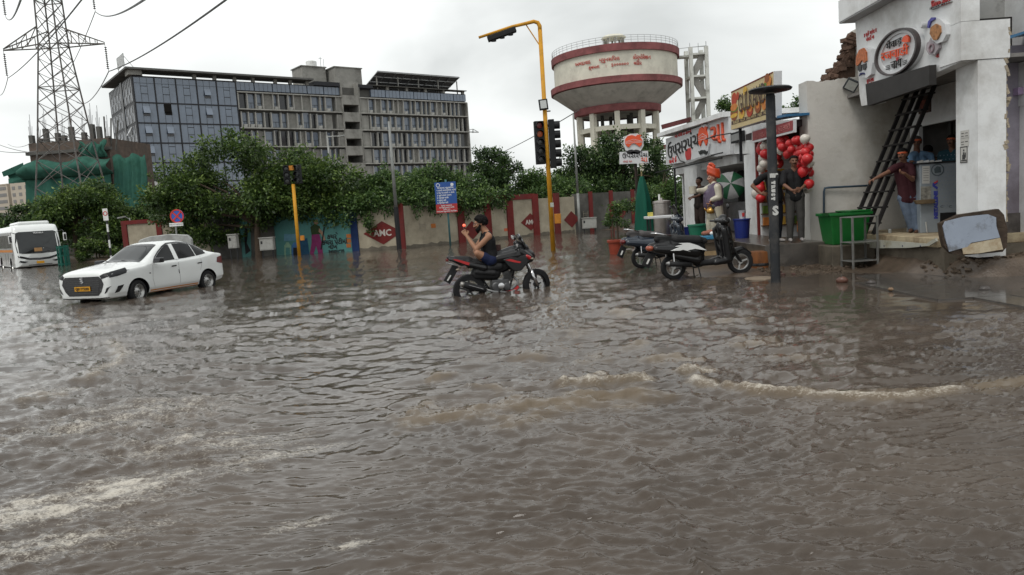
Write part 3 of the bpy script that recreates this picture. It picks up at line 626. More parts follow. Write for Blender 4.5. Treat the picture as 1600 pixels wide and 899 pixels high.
def arm(z,L,sg):
    m=MB(); w=hw(z)
    for sy in(-1,1):
        m.beam((sg*w,sy*w,z),(sg*L,0,z-.15),.12).beam((sg*w,sy*w,z+1.9),(sg*L,0,z),.1)
        for t in(.3,.6,.8): m.beam((sg*(w+(L-w)*t),sy*w*(1-t),z),(sg*(w+(L-w)*t),sy*w*(1-t),z+1.9*(1-t)),.07)
        m.beam((sg*(w+(L-w)*.3),sy*w*.7,z),(sg*w,sy*w,z+1.9),.07).beam((sg*(w+(L-w)*.6),sy*w*.4,z),(sg*(w+(L-w)*.3),sy*w*.7,z+1.3),.06)
    m.build('cross_arm',pyl,T2)
    s=MB(); s.tube([(sg*L,0,z-.2),(sg*L+.08,0,z-3.2)],.03,4)
    s.lathe(sum([[(.05,-.5-k*.23),(.17,-.56-k*.23),(.05,-.62-k*.23)] for k in range(11)],[]),8,(sg*L+.04,0,z)); s.build('insulator_string',M('brown_porcelain',(.045,.03,.028),rough=.3),T2)
    return pc+Vector((sg*L+.08,0,z-3.2))
tips=[arm(23.3,5.7,1),arm(23.3,5.7,-1),arm(29.9,5.0,1),arm(29.9,5.0,-1)]
wire=M('wire',(.10,.10,.10),rough=.5,var=0)
def cable(a,b,sag,r,lab,n=24,grp='power lines from the pylon'):
    a=Vector(a);b=Vector(b); pts=[a.lerp(b,i/n)-Vector((0,0,sag*4*(i/n)*(1-i/n))) for i in range(n+1)]
    o=MB().tube(pts,r,5).build('power_line',wire); tag(o,lab,'power line',grp); return o
def thru(tip,px,py,lab,k=1.0,down=None,r=.05):
    b=P(px,py,PY-45); cable(tip,tip+(b-tip)*1.6,.8,r,lab)
    if down: c=P(down[0],down[1],PY+70); cable(tip,c,1.5,r,lab.replace('rising','falling'))
thru(tips[0],322,-2,'power line rising to the right from the lower right arm of the pylon',down=(120,160),r=.055)
thru(tips[2],186,-2,'power line rising to the right from the upper right arm of the pylon',down=(78,145),r=.045)
thru(tips[1],108,-2,'power line rising from the lower left arm of the pylon behind the mast',down=(-8,140),r=.04)
thru(tips[3],21,-2,'power line rising from the upper left arm at the left edge',r=.04)
cable(P(-20,232,150),P(60,236,110),.5,.05,'thin low cable crossing to the pylon at the left edge'); cable(P(-20,218,150),P(62,240,110),.5,.05,'upper of the thin cables sloping down to the pylon at the left edge')
cable(P(905,172,60),P(700,258,190),1.5,.04,'faint service wire running from the water tower down behind the traffic light')
cable(P(52,222,110),P(12,225,200),.8,.04,'second faint wire behind the pylon at the left')
# ============================================================ BOUNDARY WALL, TREES, STREET FURNITURE
WA=[(-30.,44.6),(-5.35,37.9),(4.1,45.2),(10.5,50.2)]
wcream=M('cream_wall_paint',(.40,.355,.27),rough=.8,var=.1,scale=1.2,dirt=(.22,.19,.14),dscale=.7,damt=.75,bump=.15)
wteal=M('teal_mural_paint',(.085,.235,.22),rough=.75,var=.2,scale=.8,dirt=(.06,.14,.13),dscale=.8,damt=.5)
wred=M('dark_red_wall_paint',(.15,.022,.02),rough=.75,var=.2,scale=2,dirt=(.07,.03,.03),dscale=1,damt=.4)
wblue=M('navy_wall_paint',(.012,.03,.10),rough=.7,var=.2,scale=2)
orange=M('orange_sheet',(.42,.14,.035),rough=.6,dirt=(.3,.12,.05),dscale=3)
wgrey=M('grimy_wall',(.12,.115,.105),rough=.85,var=.3,scale=.8,dirt=(.04,.04,.035),dscale=.6,damt=.7)
bw=thing('boundary_wall','long cream painted boundary wall with dark red pillars behind the flooded road','wall',(0,0,0))
def seg(i): a=Vector((*WA[i],0)); b=Vector((*WA[i+1],0)); d=(b-a).normalized(); n=Vector((d.y,-d.x,0)); return a,d,n,(b-a).length
def wx_(px,i,py=385):
    a,d,n,L=seg(i); q=hit(px,py,a,n)-a; return q.dot(d)
def wz_(px,py,i): a,d,n,L=seg(i); return hit(px,py,a,n).z
def wm4(i,x,z,out=.02):
    a,d,n,L=seg(i); p=a+d*x+n*out; p.z=z; return frame(p,d,(0,0,1))
def wbox(i,x0,x1,z0,z1,o0,o1,mat,name,parent=bw,**k):
    a,d,n,L=seg(i); M3=Matrix((d,-n,Vector((0,0,1)))).transposed(); m=MB()
    vs=[a+M3@Vector((x,-o,z)) for z in(z0,z1) for x,o in((x0,o1),(x1,o1),(x1,o0),(x0,o0))]
    m.add(vs,[(0,3,2,1),(4,5,6,7),(0,1,5,4),(1,2,6,5),(2,3,7,6),(3,0,4,7)]); return m.build(name,mat,parent,**k)
# left run: mural bays, then cream bays
edges0=[(196,'c'),(250,'c'),(330,'g'),(378,'t'),(392,'g'),(432,'t'),(552,'B'),(562,'c'),(632,'end')]
for (p0,kd),(p1,_) in zip(edges0,edges0[1:]):
    x0,x1=wx_(p0,0,400),wx_(p1,0,390)
    if p1==632: x1=seg(0)[3]
    mt={'g':wgrey,'c':wcream,'t':wteal,'B':wblue}[kd]
    wbox(0,x0,x1,-.3,2.2 if kd!='B' else 2.3,-.2,0 if kd!='B' else .06,mt,'pillar' if kd=='B' else 'panel')
    if kd=='c' and p0<300: wbox(0,x0,x1,2.2,2.42,-.26,.07,wred,'coping'); wbox(0,x0,x0+.35,-.3,2.2,0,.06,wred,'pillar')
reds=[(644,8),(722,10),(764,6),(799,6),(839,6),(872,6),(906,6),(940,6),(975,6)]
L1=seg(1)[3]; xs1=[wx_(p,1,380) for p,w in reds]
wbox(0,seg(0)[3]-.32,seg(0)[3]+.12,-.3,2.3,0,.09,wred,'pillar')
prev=.12
for k,(p,w) in enumerate(reds[1:]):
    i=1; x=wx_(p,1,375)
    if x>L1: break
    wbox(1,prev,x-.0,-.3,2.15,-.2,0,wcream,'panel'); wbox(1,x-.22,x+.22,-.3,2.42,.001,.08,wred,'pillar')
    if k==3 or k==2: wbox(1,prev,x,2.15,2.45,-.24,.06,wred,'coping')
    prev=x
wbox(1,prev,L1,-.3,2.15,-.2,0,wcream,'panel'); wbox(2,0,seg(2)[3],-.3,2.3,-.2,0,wgrey,'panel')
wbox(2,1.2,1.5,-.3,2.4,0,.07,wred,'pillar'); wbox(2,3.0,3.3,-.3,2.4,0,.07,wred,'pillar'); wbox(2,5.0,5.3,-.3,2.4,0,.07,wred,'pillar')
wl2=M('faded_white_letter',(.50,.46,.42),rough=.7,var=.1)
def diamond(i,px,py,hw_,hh,txt,size):
    x=wx_(px,i,py); z=wz_(px,py,i); a,d,n,L=seg(i)
    pts=[(-hw_,0),(0,-hh),(hw_,0),(0,hh)]
    m=MB(); m.prism(pts,0,.015,lambda u,v,w:tuple(a+d*(x+u)+n*(.004+w)+Vector((0,0,z+v))))
    o=m.build('diamond_emblem',wred,bw,fix=True)
    if txt: text(txt,size,wl2,o,wm4(i,x,z-.02,.026),ext=.003,bold=.012)
damp=M('damp_wall_foot',(.13,.115,.09),rough=.6,var=.3,scale=3)
r9=random.Random(9)
for i,(xa,xb) in ((0,(wx_(562,0,390)+.02,seg(0)[3]-.34)),(1,(.14,L1-.1))):
    a,d,n,L=seg(i); x=xa; top=[]
    while x<xb: top.append((x,.10+r9.uniform(0,.12))); x+=r9.uniform(.12,.3)
    top.append((xb,.12)); m=MB(); m.prism([(xa,-.3)]+top+[(xb,-.3)],0,.003,lambda u,v,w:tuple(a+d*u+n*(.002+w)+Vector((0,0,v)))); m.build('damp_foot',damp,bw,fix=True)
diamond(0,598,364,1.08,.60,'AMC',.46); diamond(1,829,347,.72,.50,'AMC',.36); diamond(1,738,360,.62,.5,None,0)
diamond(1,893,343,.62,.5,None,0); diamond(2,971,330,.55,.52,None,0)
def poster(i,px,py,w,h,mat,name='poster'):
    x=wx_(px,i,py); z=wz_(px,py,i); return wbox(i,x-w/2,x+w/2,z-h/2,z+h/2,.003,.012,mat,name)
for py in(369,376.5,384): poster(0,545,py,.26,.2,orange)
poster(0,628,374,.22,.24,orange); poster(1,677,353,.28,.22,orange); poster(1,792,359,.4,.16,M('red_orange_print',(.5,.12,.06),rough=.6))
grey_line=M('faint_grey_print',(.28,.25,.2),rough=.8); 
for px,py,w,h in((660,353,.36,.42),(792,341,.3,.5),(915,335,.4,.4)):
    x=wx_(px,1,py); z=wz_(px,py,1); o=wbox(1,x-w/2,x+w/2,z-h/2,z-h/2+.02,.003,.01,grey_line,'faint_notice')
    wbox(1,x-w/2,x-w/2+.02,z-h/2+.02,z+h/2,.003,.01,grey_line,'faint_notice'); wbox(1,x+w/2-.02,x+w/2,z-h/2+.02,z+h/2,.003,.01,grey_line,'faint_notice')
    text('અમદાવાદ\nમનપા',.12,grey_line,o,wm4(1,x,z,.012),ext=.001)
mb=M('mural_black',(.02,.02,.022),rough=.8); mpink=M('mural_magenta',(.20,.03,.11),rough=.8); mskin=M('mural_skin',(.28,.18,.12),rough=.8); mgreen=M('mural_pale_green',(.22,.36,.25),rough=.8); msky=M('mural_blue',(.06,.16,.34),rough=.8)
for (s,px,py,sz) in (('કચરો',520,370,.34),('કચરા પેટીમાં',523,378.5,.34),('નાંખો',521,386,.32),('અમદાવાદ',526,393,.26)):
    text(s,sz,mb,bw,wm4(0,wx_(px,0,py),wz_(px,py,0),.012),ext=.002,bold=.012,name='mural_lettering')
# mural: a standing woman, bottles and a grey bin panel
def mural(i,pts,mat,name,out=.008):
    a,d,n,L=seg(i); q=[]
    for px,py in pts: h=hit(px,py,a,n)-a; q.append((h.dot(d),h.z))
    m=MB(); m.prism(q,0,.006,lambda u,v,w:tuple(a+d*u+n*(out+w)+Vector((0,0,v)))); return m.build(name,mat,bw,fix=True)
mural(0,[(487,367),(499,366),(503,380),(505,398),(498,398),(494,384),(490,398),(484,398),(487,380)],mpink,'mural_figure')
mural(0,[(485,355),(492,350),(500,354),(502,366),(487,367)],M('mural_olive',(.03,.05,.02),rough=.8),'mural_figure')
mural(0,[(491,344),(496,343),(498,349),(494,352),(490,349)],mskin,'mural_figure'); mural(0,[(499,357),(505,363),(509,375),(506,376),(502,366),(498,362)],mskin,'mural_figure',.016)
mural(0,[(506,355),(508,355),(503,390),(501,390)],mb,'mural_line',.02)
mural(0,[(463,378),(480,372),(484,399),(466,401)],M('mural_deep_blue',(.02,.07,.13),rough=.8),'mural_patch')
for x,mt in((449.5,mgreen),(461,msky)):
    mural(0,[(x-5,384),(x-3,381),(x-2,379),(x+2,379),(x+3,381),(x+5.5,384),(x+6,401),(x-5,401)],mt,'mural_bottle',.012); mural(0,[(x-2.5,387),(x+3.5,387),(x+4,398),(x-2.5,398)],mb if mt is msky else wteal,'mural_bottle',.02)
mural(0,[(444,366),(462,366),(462,376),(444,377)],M('mural_light_blue',(.12,.26,.34),rough=.8),'mural_patch'); mural(0,[(380,345),(391,345),(393,398),(381,400)],wteal,'mural_patch'); mural(0,[(383,350),(388,362),(386,380),(392,392),(384,398),(382,370)],mb,'mural_patch',.02)
# ------------------------------------------------------------ trees
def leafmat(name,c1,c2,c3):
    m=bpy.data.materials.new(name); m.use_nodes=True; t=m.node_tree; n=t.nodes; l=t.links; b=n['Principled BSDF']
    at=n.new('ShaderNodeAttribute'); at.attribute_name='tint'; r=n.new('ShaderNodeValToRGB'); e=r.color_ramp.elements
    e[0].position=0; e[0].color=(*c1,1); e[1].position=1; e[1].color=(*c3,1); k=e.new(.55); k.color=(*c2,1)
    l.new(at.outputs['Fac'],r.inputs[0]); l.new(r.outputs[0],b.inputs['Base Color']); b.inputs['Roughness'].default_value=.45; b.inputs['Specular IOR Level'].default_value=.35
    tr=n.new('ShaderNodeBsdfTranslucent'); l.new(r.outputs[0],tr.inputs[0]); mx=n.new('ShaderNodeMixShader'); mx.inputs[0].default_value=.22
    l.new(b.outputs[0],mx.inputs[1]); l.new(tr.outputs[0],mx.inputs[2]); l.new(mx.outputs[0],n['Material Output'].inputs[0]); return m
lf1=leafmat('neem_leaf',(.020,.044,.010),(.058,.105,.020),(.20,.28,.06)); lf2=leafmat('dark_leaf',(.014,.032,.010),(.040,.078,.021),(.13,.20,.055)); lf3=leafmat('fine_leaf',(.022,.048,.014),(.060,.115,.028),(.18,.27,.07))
bark=M('bark',(.075,.055,.04),rough=.9,var=.3,scale=6,bump=.5)
def leaves(name,clumps,mat,parent,n,size,seed,down=.25,lw=.45,kind=None):
    """clumps: (centre, radius). Small folded leaves scattered in each clump's volume, more on its shell."""
    r=np.random.default_rng(seed); cs=np.array([c for c,_ in clumps]); rs=np.array([np.array(q) if np.ndim(q) else np.array([q,q,q]) for _,q in clumps],float)
    vol=rs.prod(1)**.72; idx=r.choice(len(cs),n,p=vol/vol.sum())
    u=r.normal(size=(n,3)); u/=np.linalg.norm(u,axis=1)[:,None]; rad=r.random(n)**.45*(1+.25*r.normal(size=n)*.6)
    # break each clump into sprays
    spr=np.round(u*2.2+cs[idx]*3.1,0); hsh=np.abs(np.sin(spr@np.array([12.9898,78.233,37.719]))*43758.5)%1
    keep=hsh>.22; rad=rad*(.78+.42*hsh)
    p=cs[idx]+u*rs[idx]*rad[:,None]; p=p[keep]; hs=hsh[keep]; u=u[keep]; rd=rad[keep]; n=len(p)
    dr=u+r.normal(size=(n,3))*.75; dr[:,2]-=down; dr/=np.linalg.norm(dr,axis=1)[:,None]
    sd=np.cross(dr,r.normal(size=(n,3))); sd/=np.linalg.norm(sd,axis=1)[:,None]
    L=size*r.uniform(.6,1.35,n)[:,None]; Wd=L*lw
    nr=np.cross(dr,sd); a=p; b=p+dr*L*.5+sd*Wd*.5+nr*L*.08; c=p+dr*L; d=p+dr*L*.5-sd*Wd*.5+nr*L*.08
    co=np.stack([a,b,c,d],1).reshape(-1,3).astype(np.float32); me=bpy.data.meshes.new(name); me.vertices.add(4*n); me.vertices.foreach_set('co',co.ravel())
    me.loops.add(4*n); me.loops.foreach_set('vertex_index',np.arange(4*n,dtype=np.int32)); me.polygons.add(n); me.polygons.foreach_set('loop_start',np.arange(0,4*n,4,dtype=np.int32)); me.update(calc_edges=True)
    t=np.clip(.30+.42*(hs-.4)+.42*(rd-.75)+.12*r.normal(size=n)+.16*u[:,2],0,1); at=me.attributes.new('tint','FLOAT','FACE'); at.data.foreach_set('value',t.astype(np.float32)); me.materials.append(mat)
    return link(name,me,parent,kind=kind)
def tree(label,base,h,crown,mat,n,size,seed,trunk=.16,group='street trees behind the boundary wall',cat='tree',name='broadleaf_tree',down=.25,lw=.45,stems=1,nc=26,fl=.55):
    """crown: list of (dx,dy,z,rx,ry,rz) masses, filled with clumps"""
    b=Vector(base); o=thing(name,label,cat,b,0,group); r=random.Random(seed); cl=[]
    tot=sum(c[3]*c[5] for c in crown)
    for (dx,dy,z,rx,ry,rz) in crown:
        k=max(4,int(1.35*nc*rx*rz/tot))
        for i in range(k):
            while 1:
                q=Vector((r.uniform(-1,1),r.uniform(-1,1),r.uniform(-1,1)))
                if .3<q.length<1: break
            q=q.normalized()*(q.length**.5)*.82; s=r.uniform(.34,.60)
            cl.append(((dx+q.x*rx,dy+q.y*ry,z+q.z*rz),(s*min(rx,1.9)*1.05,s*min(ry,1.9),s*min(rz,1.7)*.9)))
            if i%2==0:
                q=q.normalized()*r.uniform(.95,1.22); s=r.uniform(.10,.2); cl.append(((dx+q.x*rx,dy+q.y*ry,z+q.z*rz),(s*1.3,s*1.3,s*r.uniform(1,2.2))))
    m=MB(); top=Vector((0,0,h*.55))
    for s in range(stems):
        off=Vector((r.uniform(-.25,.25)*s,r.uniform(-.2,.2)*s,0)); mid=Vector((r.uniform(-.2,.2),0,h*.28))+off*2
        m.tube([off+Vector((0,0,-.5)),off+Vector((0,0,.3)),mid,mid+Vector((r.uniform(-.2,.2),0,h*.2))],[trunk*1.3,trunk,trunk*.8,trunk*.62],8)
        tip=mid+Vector((0,0,h*.18))
        for c,rr_ in r.sample(cl,min(len(cl),11)):
            c=Vector(c); k=tip.lerp(c,.5)+Vector((r.uniform(-.3,.3),r.uniform(-.3,.3),r.uniform(-.1,.3))); m.tube([tip-Vector((0,0,r.uniform(0,h*.15))),k,c],[trunk*.45,trunk*.26,trunk*.08],5)
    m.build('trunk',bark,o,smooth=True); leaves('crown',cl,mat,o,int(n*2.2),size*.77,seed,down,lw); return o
GR='street trees behind the boundary wall'
def bp_(px,py,Y): v=P(px,py,Y); v.z=gp(v.x,v.y); return v
# the big one left of centre: trunk in front of the wall, wide crown to either side
b=bp_(403,385,38.8); s=38.8/F
def CR(b,items,dy=0):
    out=[]
    for (px,py,rx,rz,*q) in items:
        Y=b.y+(q[0] if q else 0); v=P(px,py,Y); out.append((v.x-b.x,v.y-b.y,v.z-b.z,rx*Y/F,(q[1] if len(q)>1 else min(rx,60))*Y/F,rz*Y/F))
    return out
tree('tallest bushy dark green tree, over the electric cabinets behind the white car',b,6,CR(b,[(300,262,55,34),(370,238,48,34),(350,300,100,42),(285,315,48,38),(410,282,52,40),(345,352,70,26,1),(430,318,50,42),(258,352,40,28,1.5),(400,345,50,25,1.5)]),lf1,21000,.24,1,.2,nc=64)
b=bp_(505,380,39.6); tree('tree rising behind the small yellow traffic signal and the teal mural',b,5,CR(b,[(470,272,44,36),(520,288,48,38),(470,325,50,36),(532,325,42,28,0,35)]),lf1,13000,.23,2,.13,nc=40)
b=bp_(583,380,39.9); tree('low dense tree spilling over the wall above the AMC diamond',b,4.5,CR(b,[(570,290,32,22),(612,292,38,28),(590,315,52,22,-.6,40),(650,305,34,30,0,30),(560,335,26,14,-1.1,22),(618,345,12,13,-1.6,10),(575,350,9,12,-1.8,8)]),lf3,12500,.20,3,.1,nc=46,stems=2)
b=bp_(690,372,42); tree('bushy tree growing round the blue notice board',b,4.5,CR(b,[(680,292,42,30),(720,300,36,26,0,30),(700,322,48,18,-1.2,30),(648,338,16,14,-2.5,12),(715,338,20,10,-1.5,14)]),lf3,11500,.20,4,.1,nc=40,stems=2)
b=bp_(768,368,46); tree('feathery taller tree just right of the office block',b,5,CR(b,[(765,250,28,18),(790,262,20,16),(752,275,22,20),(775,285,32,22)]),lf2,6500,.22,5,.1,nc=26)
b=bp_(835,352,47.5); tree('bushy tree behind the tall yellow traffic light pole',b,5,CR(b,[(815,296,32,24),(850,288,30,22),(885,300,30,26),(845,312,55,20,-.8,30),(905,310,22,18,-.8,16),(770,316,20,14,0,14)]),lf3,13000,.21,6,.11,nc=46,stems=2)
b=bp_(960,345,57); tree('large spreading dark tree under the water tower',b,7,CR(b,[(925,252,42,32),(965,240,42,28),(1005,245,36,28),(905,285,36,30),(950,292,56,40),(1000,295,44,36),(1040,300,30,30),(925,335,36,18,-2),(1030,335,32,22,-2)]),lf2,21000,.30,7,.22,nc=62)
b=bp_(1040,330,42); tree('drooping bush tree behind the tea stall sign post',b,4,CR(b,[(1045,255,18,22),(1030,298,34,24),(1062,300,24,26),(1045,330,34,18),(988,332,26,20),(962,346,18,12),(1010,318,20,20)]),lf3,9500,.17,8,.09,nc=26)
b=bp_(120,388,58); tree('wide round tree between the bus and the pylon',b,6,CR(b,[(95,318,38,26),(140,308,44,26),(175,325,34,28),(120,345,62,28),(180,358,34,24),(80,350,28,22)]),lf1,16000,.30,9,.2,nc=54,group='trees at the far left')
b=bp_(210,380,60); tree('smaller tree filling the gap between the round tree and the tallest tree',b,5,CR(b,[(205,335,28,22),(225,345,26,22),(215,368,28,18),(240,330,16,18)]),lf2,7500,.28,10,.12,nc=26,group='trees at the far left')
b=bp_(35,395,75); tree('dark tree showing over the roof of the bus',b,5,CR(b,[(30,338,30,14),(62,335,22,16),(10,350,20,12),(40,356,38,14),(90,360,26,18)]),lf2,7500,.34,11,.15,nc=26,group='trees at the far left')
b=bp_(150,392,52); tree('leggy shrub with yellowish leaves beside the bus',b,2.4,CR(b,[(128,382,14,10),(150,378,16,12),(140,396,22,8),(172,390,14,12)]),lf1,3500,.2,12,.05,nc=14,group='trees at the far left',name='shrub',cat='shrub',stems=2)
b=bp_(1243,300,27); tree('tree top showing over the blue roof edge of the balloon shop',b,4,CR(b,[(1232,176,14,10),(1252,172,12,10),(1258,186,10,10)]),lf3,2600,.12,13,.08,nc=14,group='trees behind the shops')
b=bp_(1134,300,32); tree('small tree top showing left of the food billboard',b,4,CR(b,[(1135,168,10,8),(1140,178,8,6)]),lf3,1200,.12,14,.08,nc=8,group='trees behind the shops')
# two hanging sprays over the wall are part of the creepers
b=bp_(757,372,41.6); b.z=0; o=thing('creeper','leafy creeper hanging down a dark red wall pillar behind the seated man','creeper',b); leaves('foliage',[((P(754+dx,y,41.2).x-b.x,-.25,P(754,y,41.2).z),(.3,.2,.3)) for dx,y in((0,340),(3,350),(-2,362),(4,330))],lf3,o,1100,.16,21,.6)
MB().tube([(0,-.15,-.2),(.05,-.15,1.2),(0,-.1,2.3)],.03,5).build('stem',bark,o)
o=thing('creeper','thick leafy creeper lying along the wall top right of the AMC diamond','creeper',(0,0,0)); cl=[]
for k,px in enumerate(range(648,795,11)):
    x=wx_(px,1,330); a,d,n,L=seg(1); p=a+d*x+n*.12; cl.append(((p.x,p.y,2.35+.25*math.sin(k*2.1)),(.55,.28,.42)))
    if k%3==0: cl.append(((p.x+.1,p.y-.1,1.9),(.25,.12,.4)))
a,d,n,L=seg(0)
for k,px in enumerate(range(440,632,12)): x=wx_(px,0,340); p=a+d*x+n*.12; cl.append(((p.x,p.y,2.35+.25*math.sin(k*1.7)),(.55,.28,.42 if px<560 else .36)))
leaves('foliage',cl,lf3,o,9500,.17,77,.6); MB().tube([a+d*(L*.6)+n*.05+Vector((0,0,2.32)),a+d*L+n*.08+Vector((0,0,2.34))],.02,5).build('stem',bark,o)
# far greenery seen between
o=thing('hedge','dark mass of shrubs closing the street behind the bus and the round tree','shrubs',(0,0,0)); 
cl=[((P(x,386,64).x,64+random.uniform(-1,2),1.4+random.uniform(-.4,.9)),(2.2,1.2,1.5)) for x in range(-40,360,22)]; leaves('foliage',cl,lf2,o,9000,.36,31)
MB().box(-60,-23,66.5,66.8,0,3.0).build('backing_wall',wgrey,o)
o=thing('far_woodland','dark trees behind the wall filling the gap under the water tower','trees',(0,0,0)); o['kind']='stuff'
cl=[((P(x,330,66).x,66+random.uniform(-2,3),random.uniform(.8,3.4)),(2.6,1.6,1.9)) for x in list(range(560,1080,22))+list(range(570,1070,26))]; q=leaves('foliage',cl,lf2,o,14000,.42,32)
# ------------------------------------------------------------ signals, poles and signs
yel=M('signal_yellow_paint',(.56,.27,.022),rough=.5,var=.1,scale=3,dirt=(.34,.18,.03),dscale=2.5,damt=.35)
blk=M('matt_black_housing',(.014,.015,.016),rough=.55,var=.2)
def lens(name,c,r,parent,loc,on=None):
    return MB().lathe([(0.001,-.012),(r*.6,-.02),(r,-.005),(r,.0)],16,rot=rotm('X',90)).build(name,c,parent,loc=loc,smooth=True)
def head(parent,x,y,z,n=4,step=.3,lit=None,rz=0,w=.34):
    """stack of round lamps with hoods; faces -y"""
    h=MB().box(-w/2,w/2,0,.2,0,n*step+.02).build('signal_head',blk,parent,bevel=.02,loc=(x,y,z),rot=(0,0,rz))
    for i in range(n):
        zc=(n-1-i)*step+step/2+.01
        MB().lathe([(.125,0),(.14,0),(.14,.16),(.125,.16)],18,(0,0,0),rotm('X',90),a0=-20,a1=200,cap=False).build('hood',blk,h,loc=(0,.0,zc))
        c=lit.get(i) if lit else None
        MB().lathe([(.11,0),(.09,.02),(.001,.03)],16,(0,0,0),rotm('X',90)).build('lens',c or M('unlit_lens',(.03,.035,.035),rough=.2),h,loc=(0,-.005,zc))
    return h
tb=G(865,401,-.2); tb.z=-.2
TS=thing('traffic_light','tall yellow traffic light mast with an arm, standing in the water behind the motorbike','traffic light',tb)
K=tb.y/F
def rel(px,py,b,dy=0): v=P(px,py,b.y+dy); return v-b
top=rel(845,40,tb); tp=Vector((0,0,top.z))
MB().tube([(0,0,0),(0,0,top.z-.15)],[.085,.075],14).tube([(0,0,top.z-.2),(0,0,top.z-.02),(-.06,0,top.z+.1),(-.2,0,top.z+.15),(-.45,-.02,top.z+.1),tuple(rel(800,42,tb,.1)),tuple(rel(748,59,tb,.2))],[.075,.075,.07,.065,.06,.055,.045],10).build('mast',yel,TS,smooth=True)
MB().tube([(0,0,top.z-.75),tuple(rel(820,36,tb,.05))],.022,6).build('brace',yel,TS)
m=MB(); a=rel(762,62,tb,.12); c=rel(806,46,tb,.12); m.beam(a,c,.24,.18); m.build('signal_housing',blk,TS,bevel=.02); 
m=MB()
for t in(.2,.5,.8): q=a.lerp(c,t); m.lathe([(.09,-.07),(.10,-.07),(.10,-.115),(.09,-.115)],14,tuple(q+Vector((0,0,-.02))),cap=False)
m.build('hood',blk,TS)
dd=.30; zt=rel(850,190,tb).z
rl=M('dim_red_lens',(.16,.012,.010),rough=.3,var=.1); al=M('dull_amber_lens',(.30,.06,.015),rough=.3,var=.2,emit=.12)
head(TS,-.235,-.1,zt-1.50,5,.30,{0:rl,1:al},R(10)); 
MB().box(.09,.30,-.12,.14,zt-1.66,zt+.05).build('signal_head',blk,TS,bevel=.015)
for i in range(5): MB().lathe([(.13,0),(.14,0),(.14,.2),(.13,.2)],14,(.3,.02,zt-.15-.33*i),rotm('Y',90),cap=False).build('hood',blk,TS)
MB().box(-.06,.1,-.05,.05,zt-.2,zt-.12).box(-.06,.1,-.05,.05,zt-1.4,zt-1.32).build('bracket',blk,TS)
fl=rel(849,164,tb,-.1); 
f=MB().box(-.16,.16,-.06,.02,-.19,.19).build('flood_lamp',blk,TS,loc=fl,rot=(R(-8),R(-4),0),bevel=.012); MB().box(-.11,.11,-.065,-.06,-.14,.14).build('lens',M('pale_led_lens',(.45,.47,.46),rough=.3,var=.2,scale=30),f)
MB().box(-.05,.2,-.03,.03,fl.z-.24,fl.z-.2).build('bracket',blk,TS)
bx=rel(872,342,tb); MB().box(bx.x-.13,bx.x+.10,-.1,.06,bx.z-.17,bx.z+.18).build('push_button_box',M('orange_box',(.50,.20,.03),rough=.5),TS,bevel=.01)
sp=rel(862,320,tb); MB().box(sp.x-.055,sp.x+.07,-.088,-.082,sp.z-.09,sp.z+.07).build('sticker',M('pale_sticker',(.4,.42,.38),rough=.5,var=.4,scale=20),TS)
# small signal in front of the mural
sb=G(468,404,-.1); S2=thing('traffic_light','short leaning yellow traffic signal with a black head in front of the teal mural','traffic light',sb)
t0=rel(458,288,sb); MB().tube([(0,0,-.3),tuple(t0)],.085,12).build('mast',yel,S2,smooth=True)
h=head(S2,t0.x-.26,t0.y-.05,t0.z,3,.3,None,R(14),.3); head(S2,t0.x+.24,t0.y,t0.z,3,.3,None,R(-18),.3)
q=rel(456,263,sb); MB().box(q.x-.12,q.x+.1,-.1,.1,q.z-.1,q.z+.12).build('top_box',M('orange_box'),S2); 
q=rel(472,372,sb); MB().box(q.x-.06,q.x+.12,-.12,.0,q.z-.12,q.z+.12).build('push_button_box',M('orange_box'),S2)
# street lights and poles
gpole=M('grey_pole',(.27,.28,.27),rough=.5,metal=.2,var=.15,dirt=(.12,.11,.10),dscale=1.5)
def pole(label,px0,py0,px1,py1,Y,r,arm=None,dark=True,cat='street light',nm='street_light'):
    b=P(px0,py0,Y); b.z=-.2; o=thing(nm,label,cat,b); zt=(P(px1,py1,Y)-b).z
    MB().tube([(0,0,0),(0,0,zt*.35)],[r*1.5,r*1.35],10).tube([(0,0,zt*.35),(0,0,zt)],[r*1.2,r*.8],10).build('post',gpole,o,smooth=True)
    if dark: MB().lathe([(r*1.65,0),(r*1.6,2.3)],10,cap=False).build('painted_base',M('black_base_paint',(.02,.02,.022),rough=.6),o)
    if arm:
        e=P(*arm,Y-.3)-b; MB().tube([(0,0,zt-.1),(e.x*.4,-.1,zt+ (e.z-zt)*.7),tuple(e)],r*.6,6).build('arm',gpole,o); MB().obox(tuple(e),(.55,.2,.1),rotm('Y',-8)).build('lamp_head',gpole,o,bevel=.02)
    return o
pole('thin grey pole with a black base standing before the AMC diamond wall',624,391,606,190,37.0,.075,None)
pole('tall grey pole left of the water tower, beside the tall traffic light',906,362,897,178,44.5,.06,None,False)
pole('grey street light with a short arm in front of the concrete office windows',522,330,515,212,60,.09,(533,213),False)
for (px,py,Y,lb) in ((1004,330,52,''),): pass
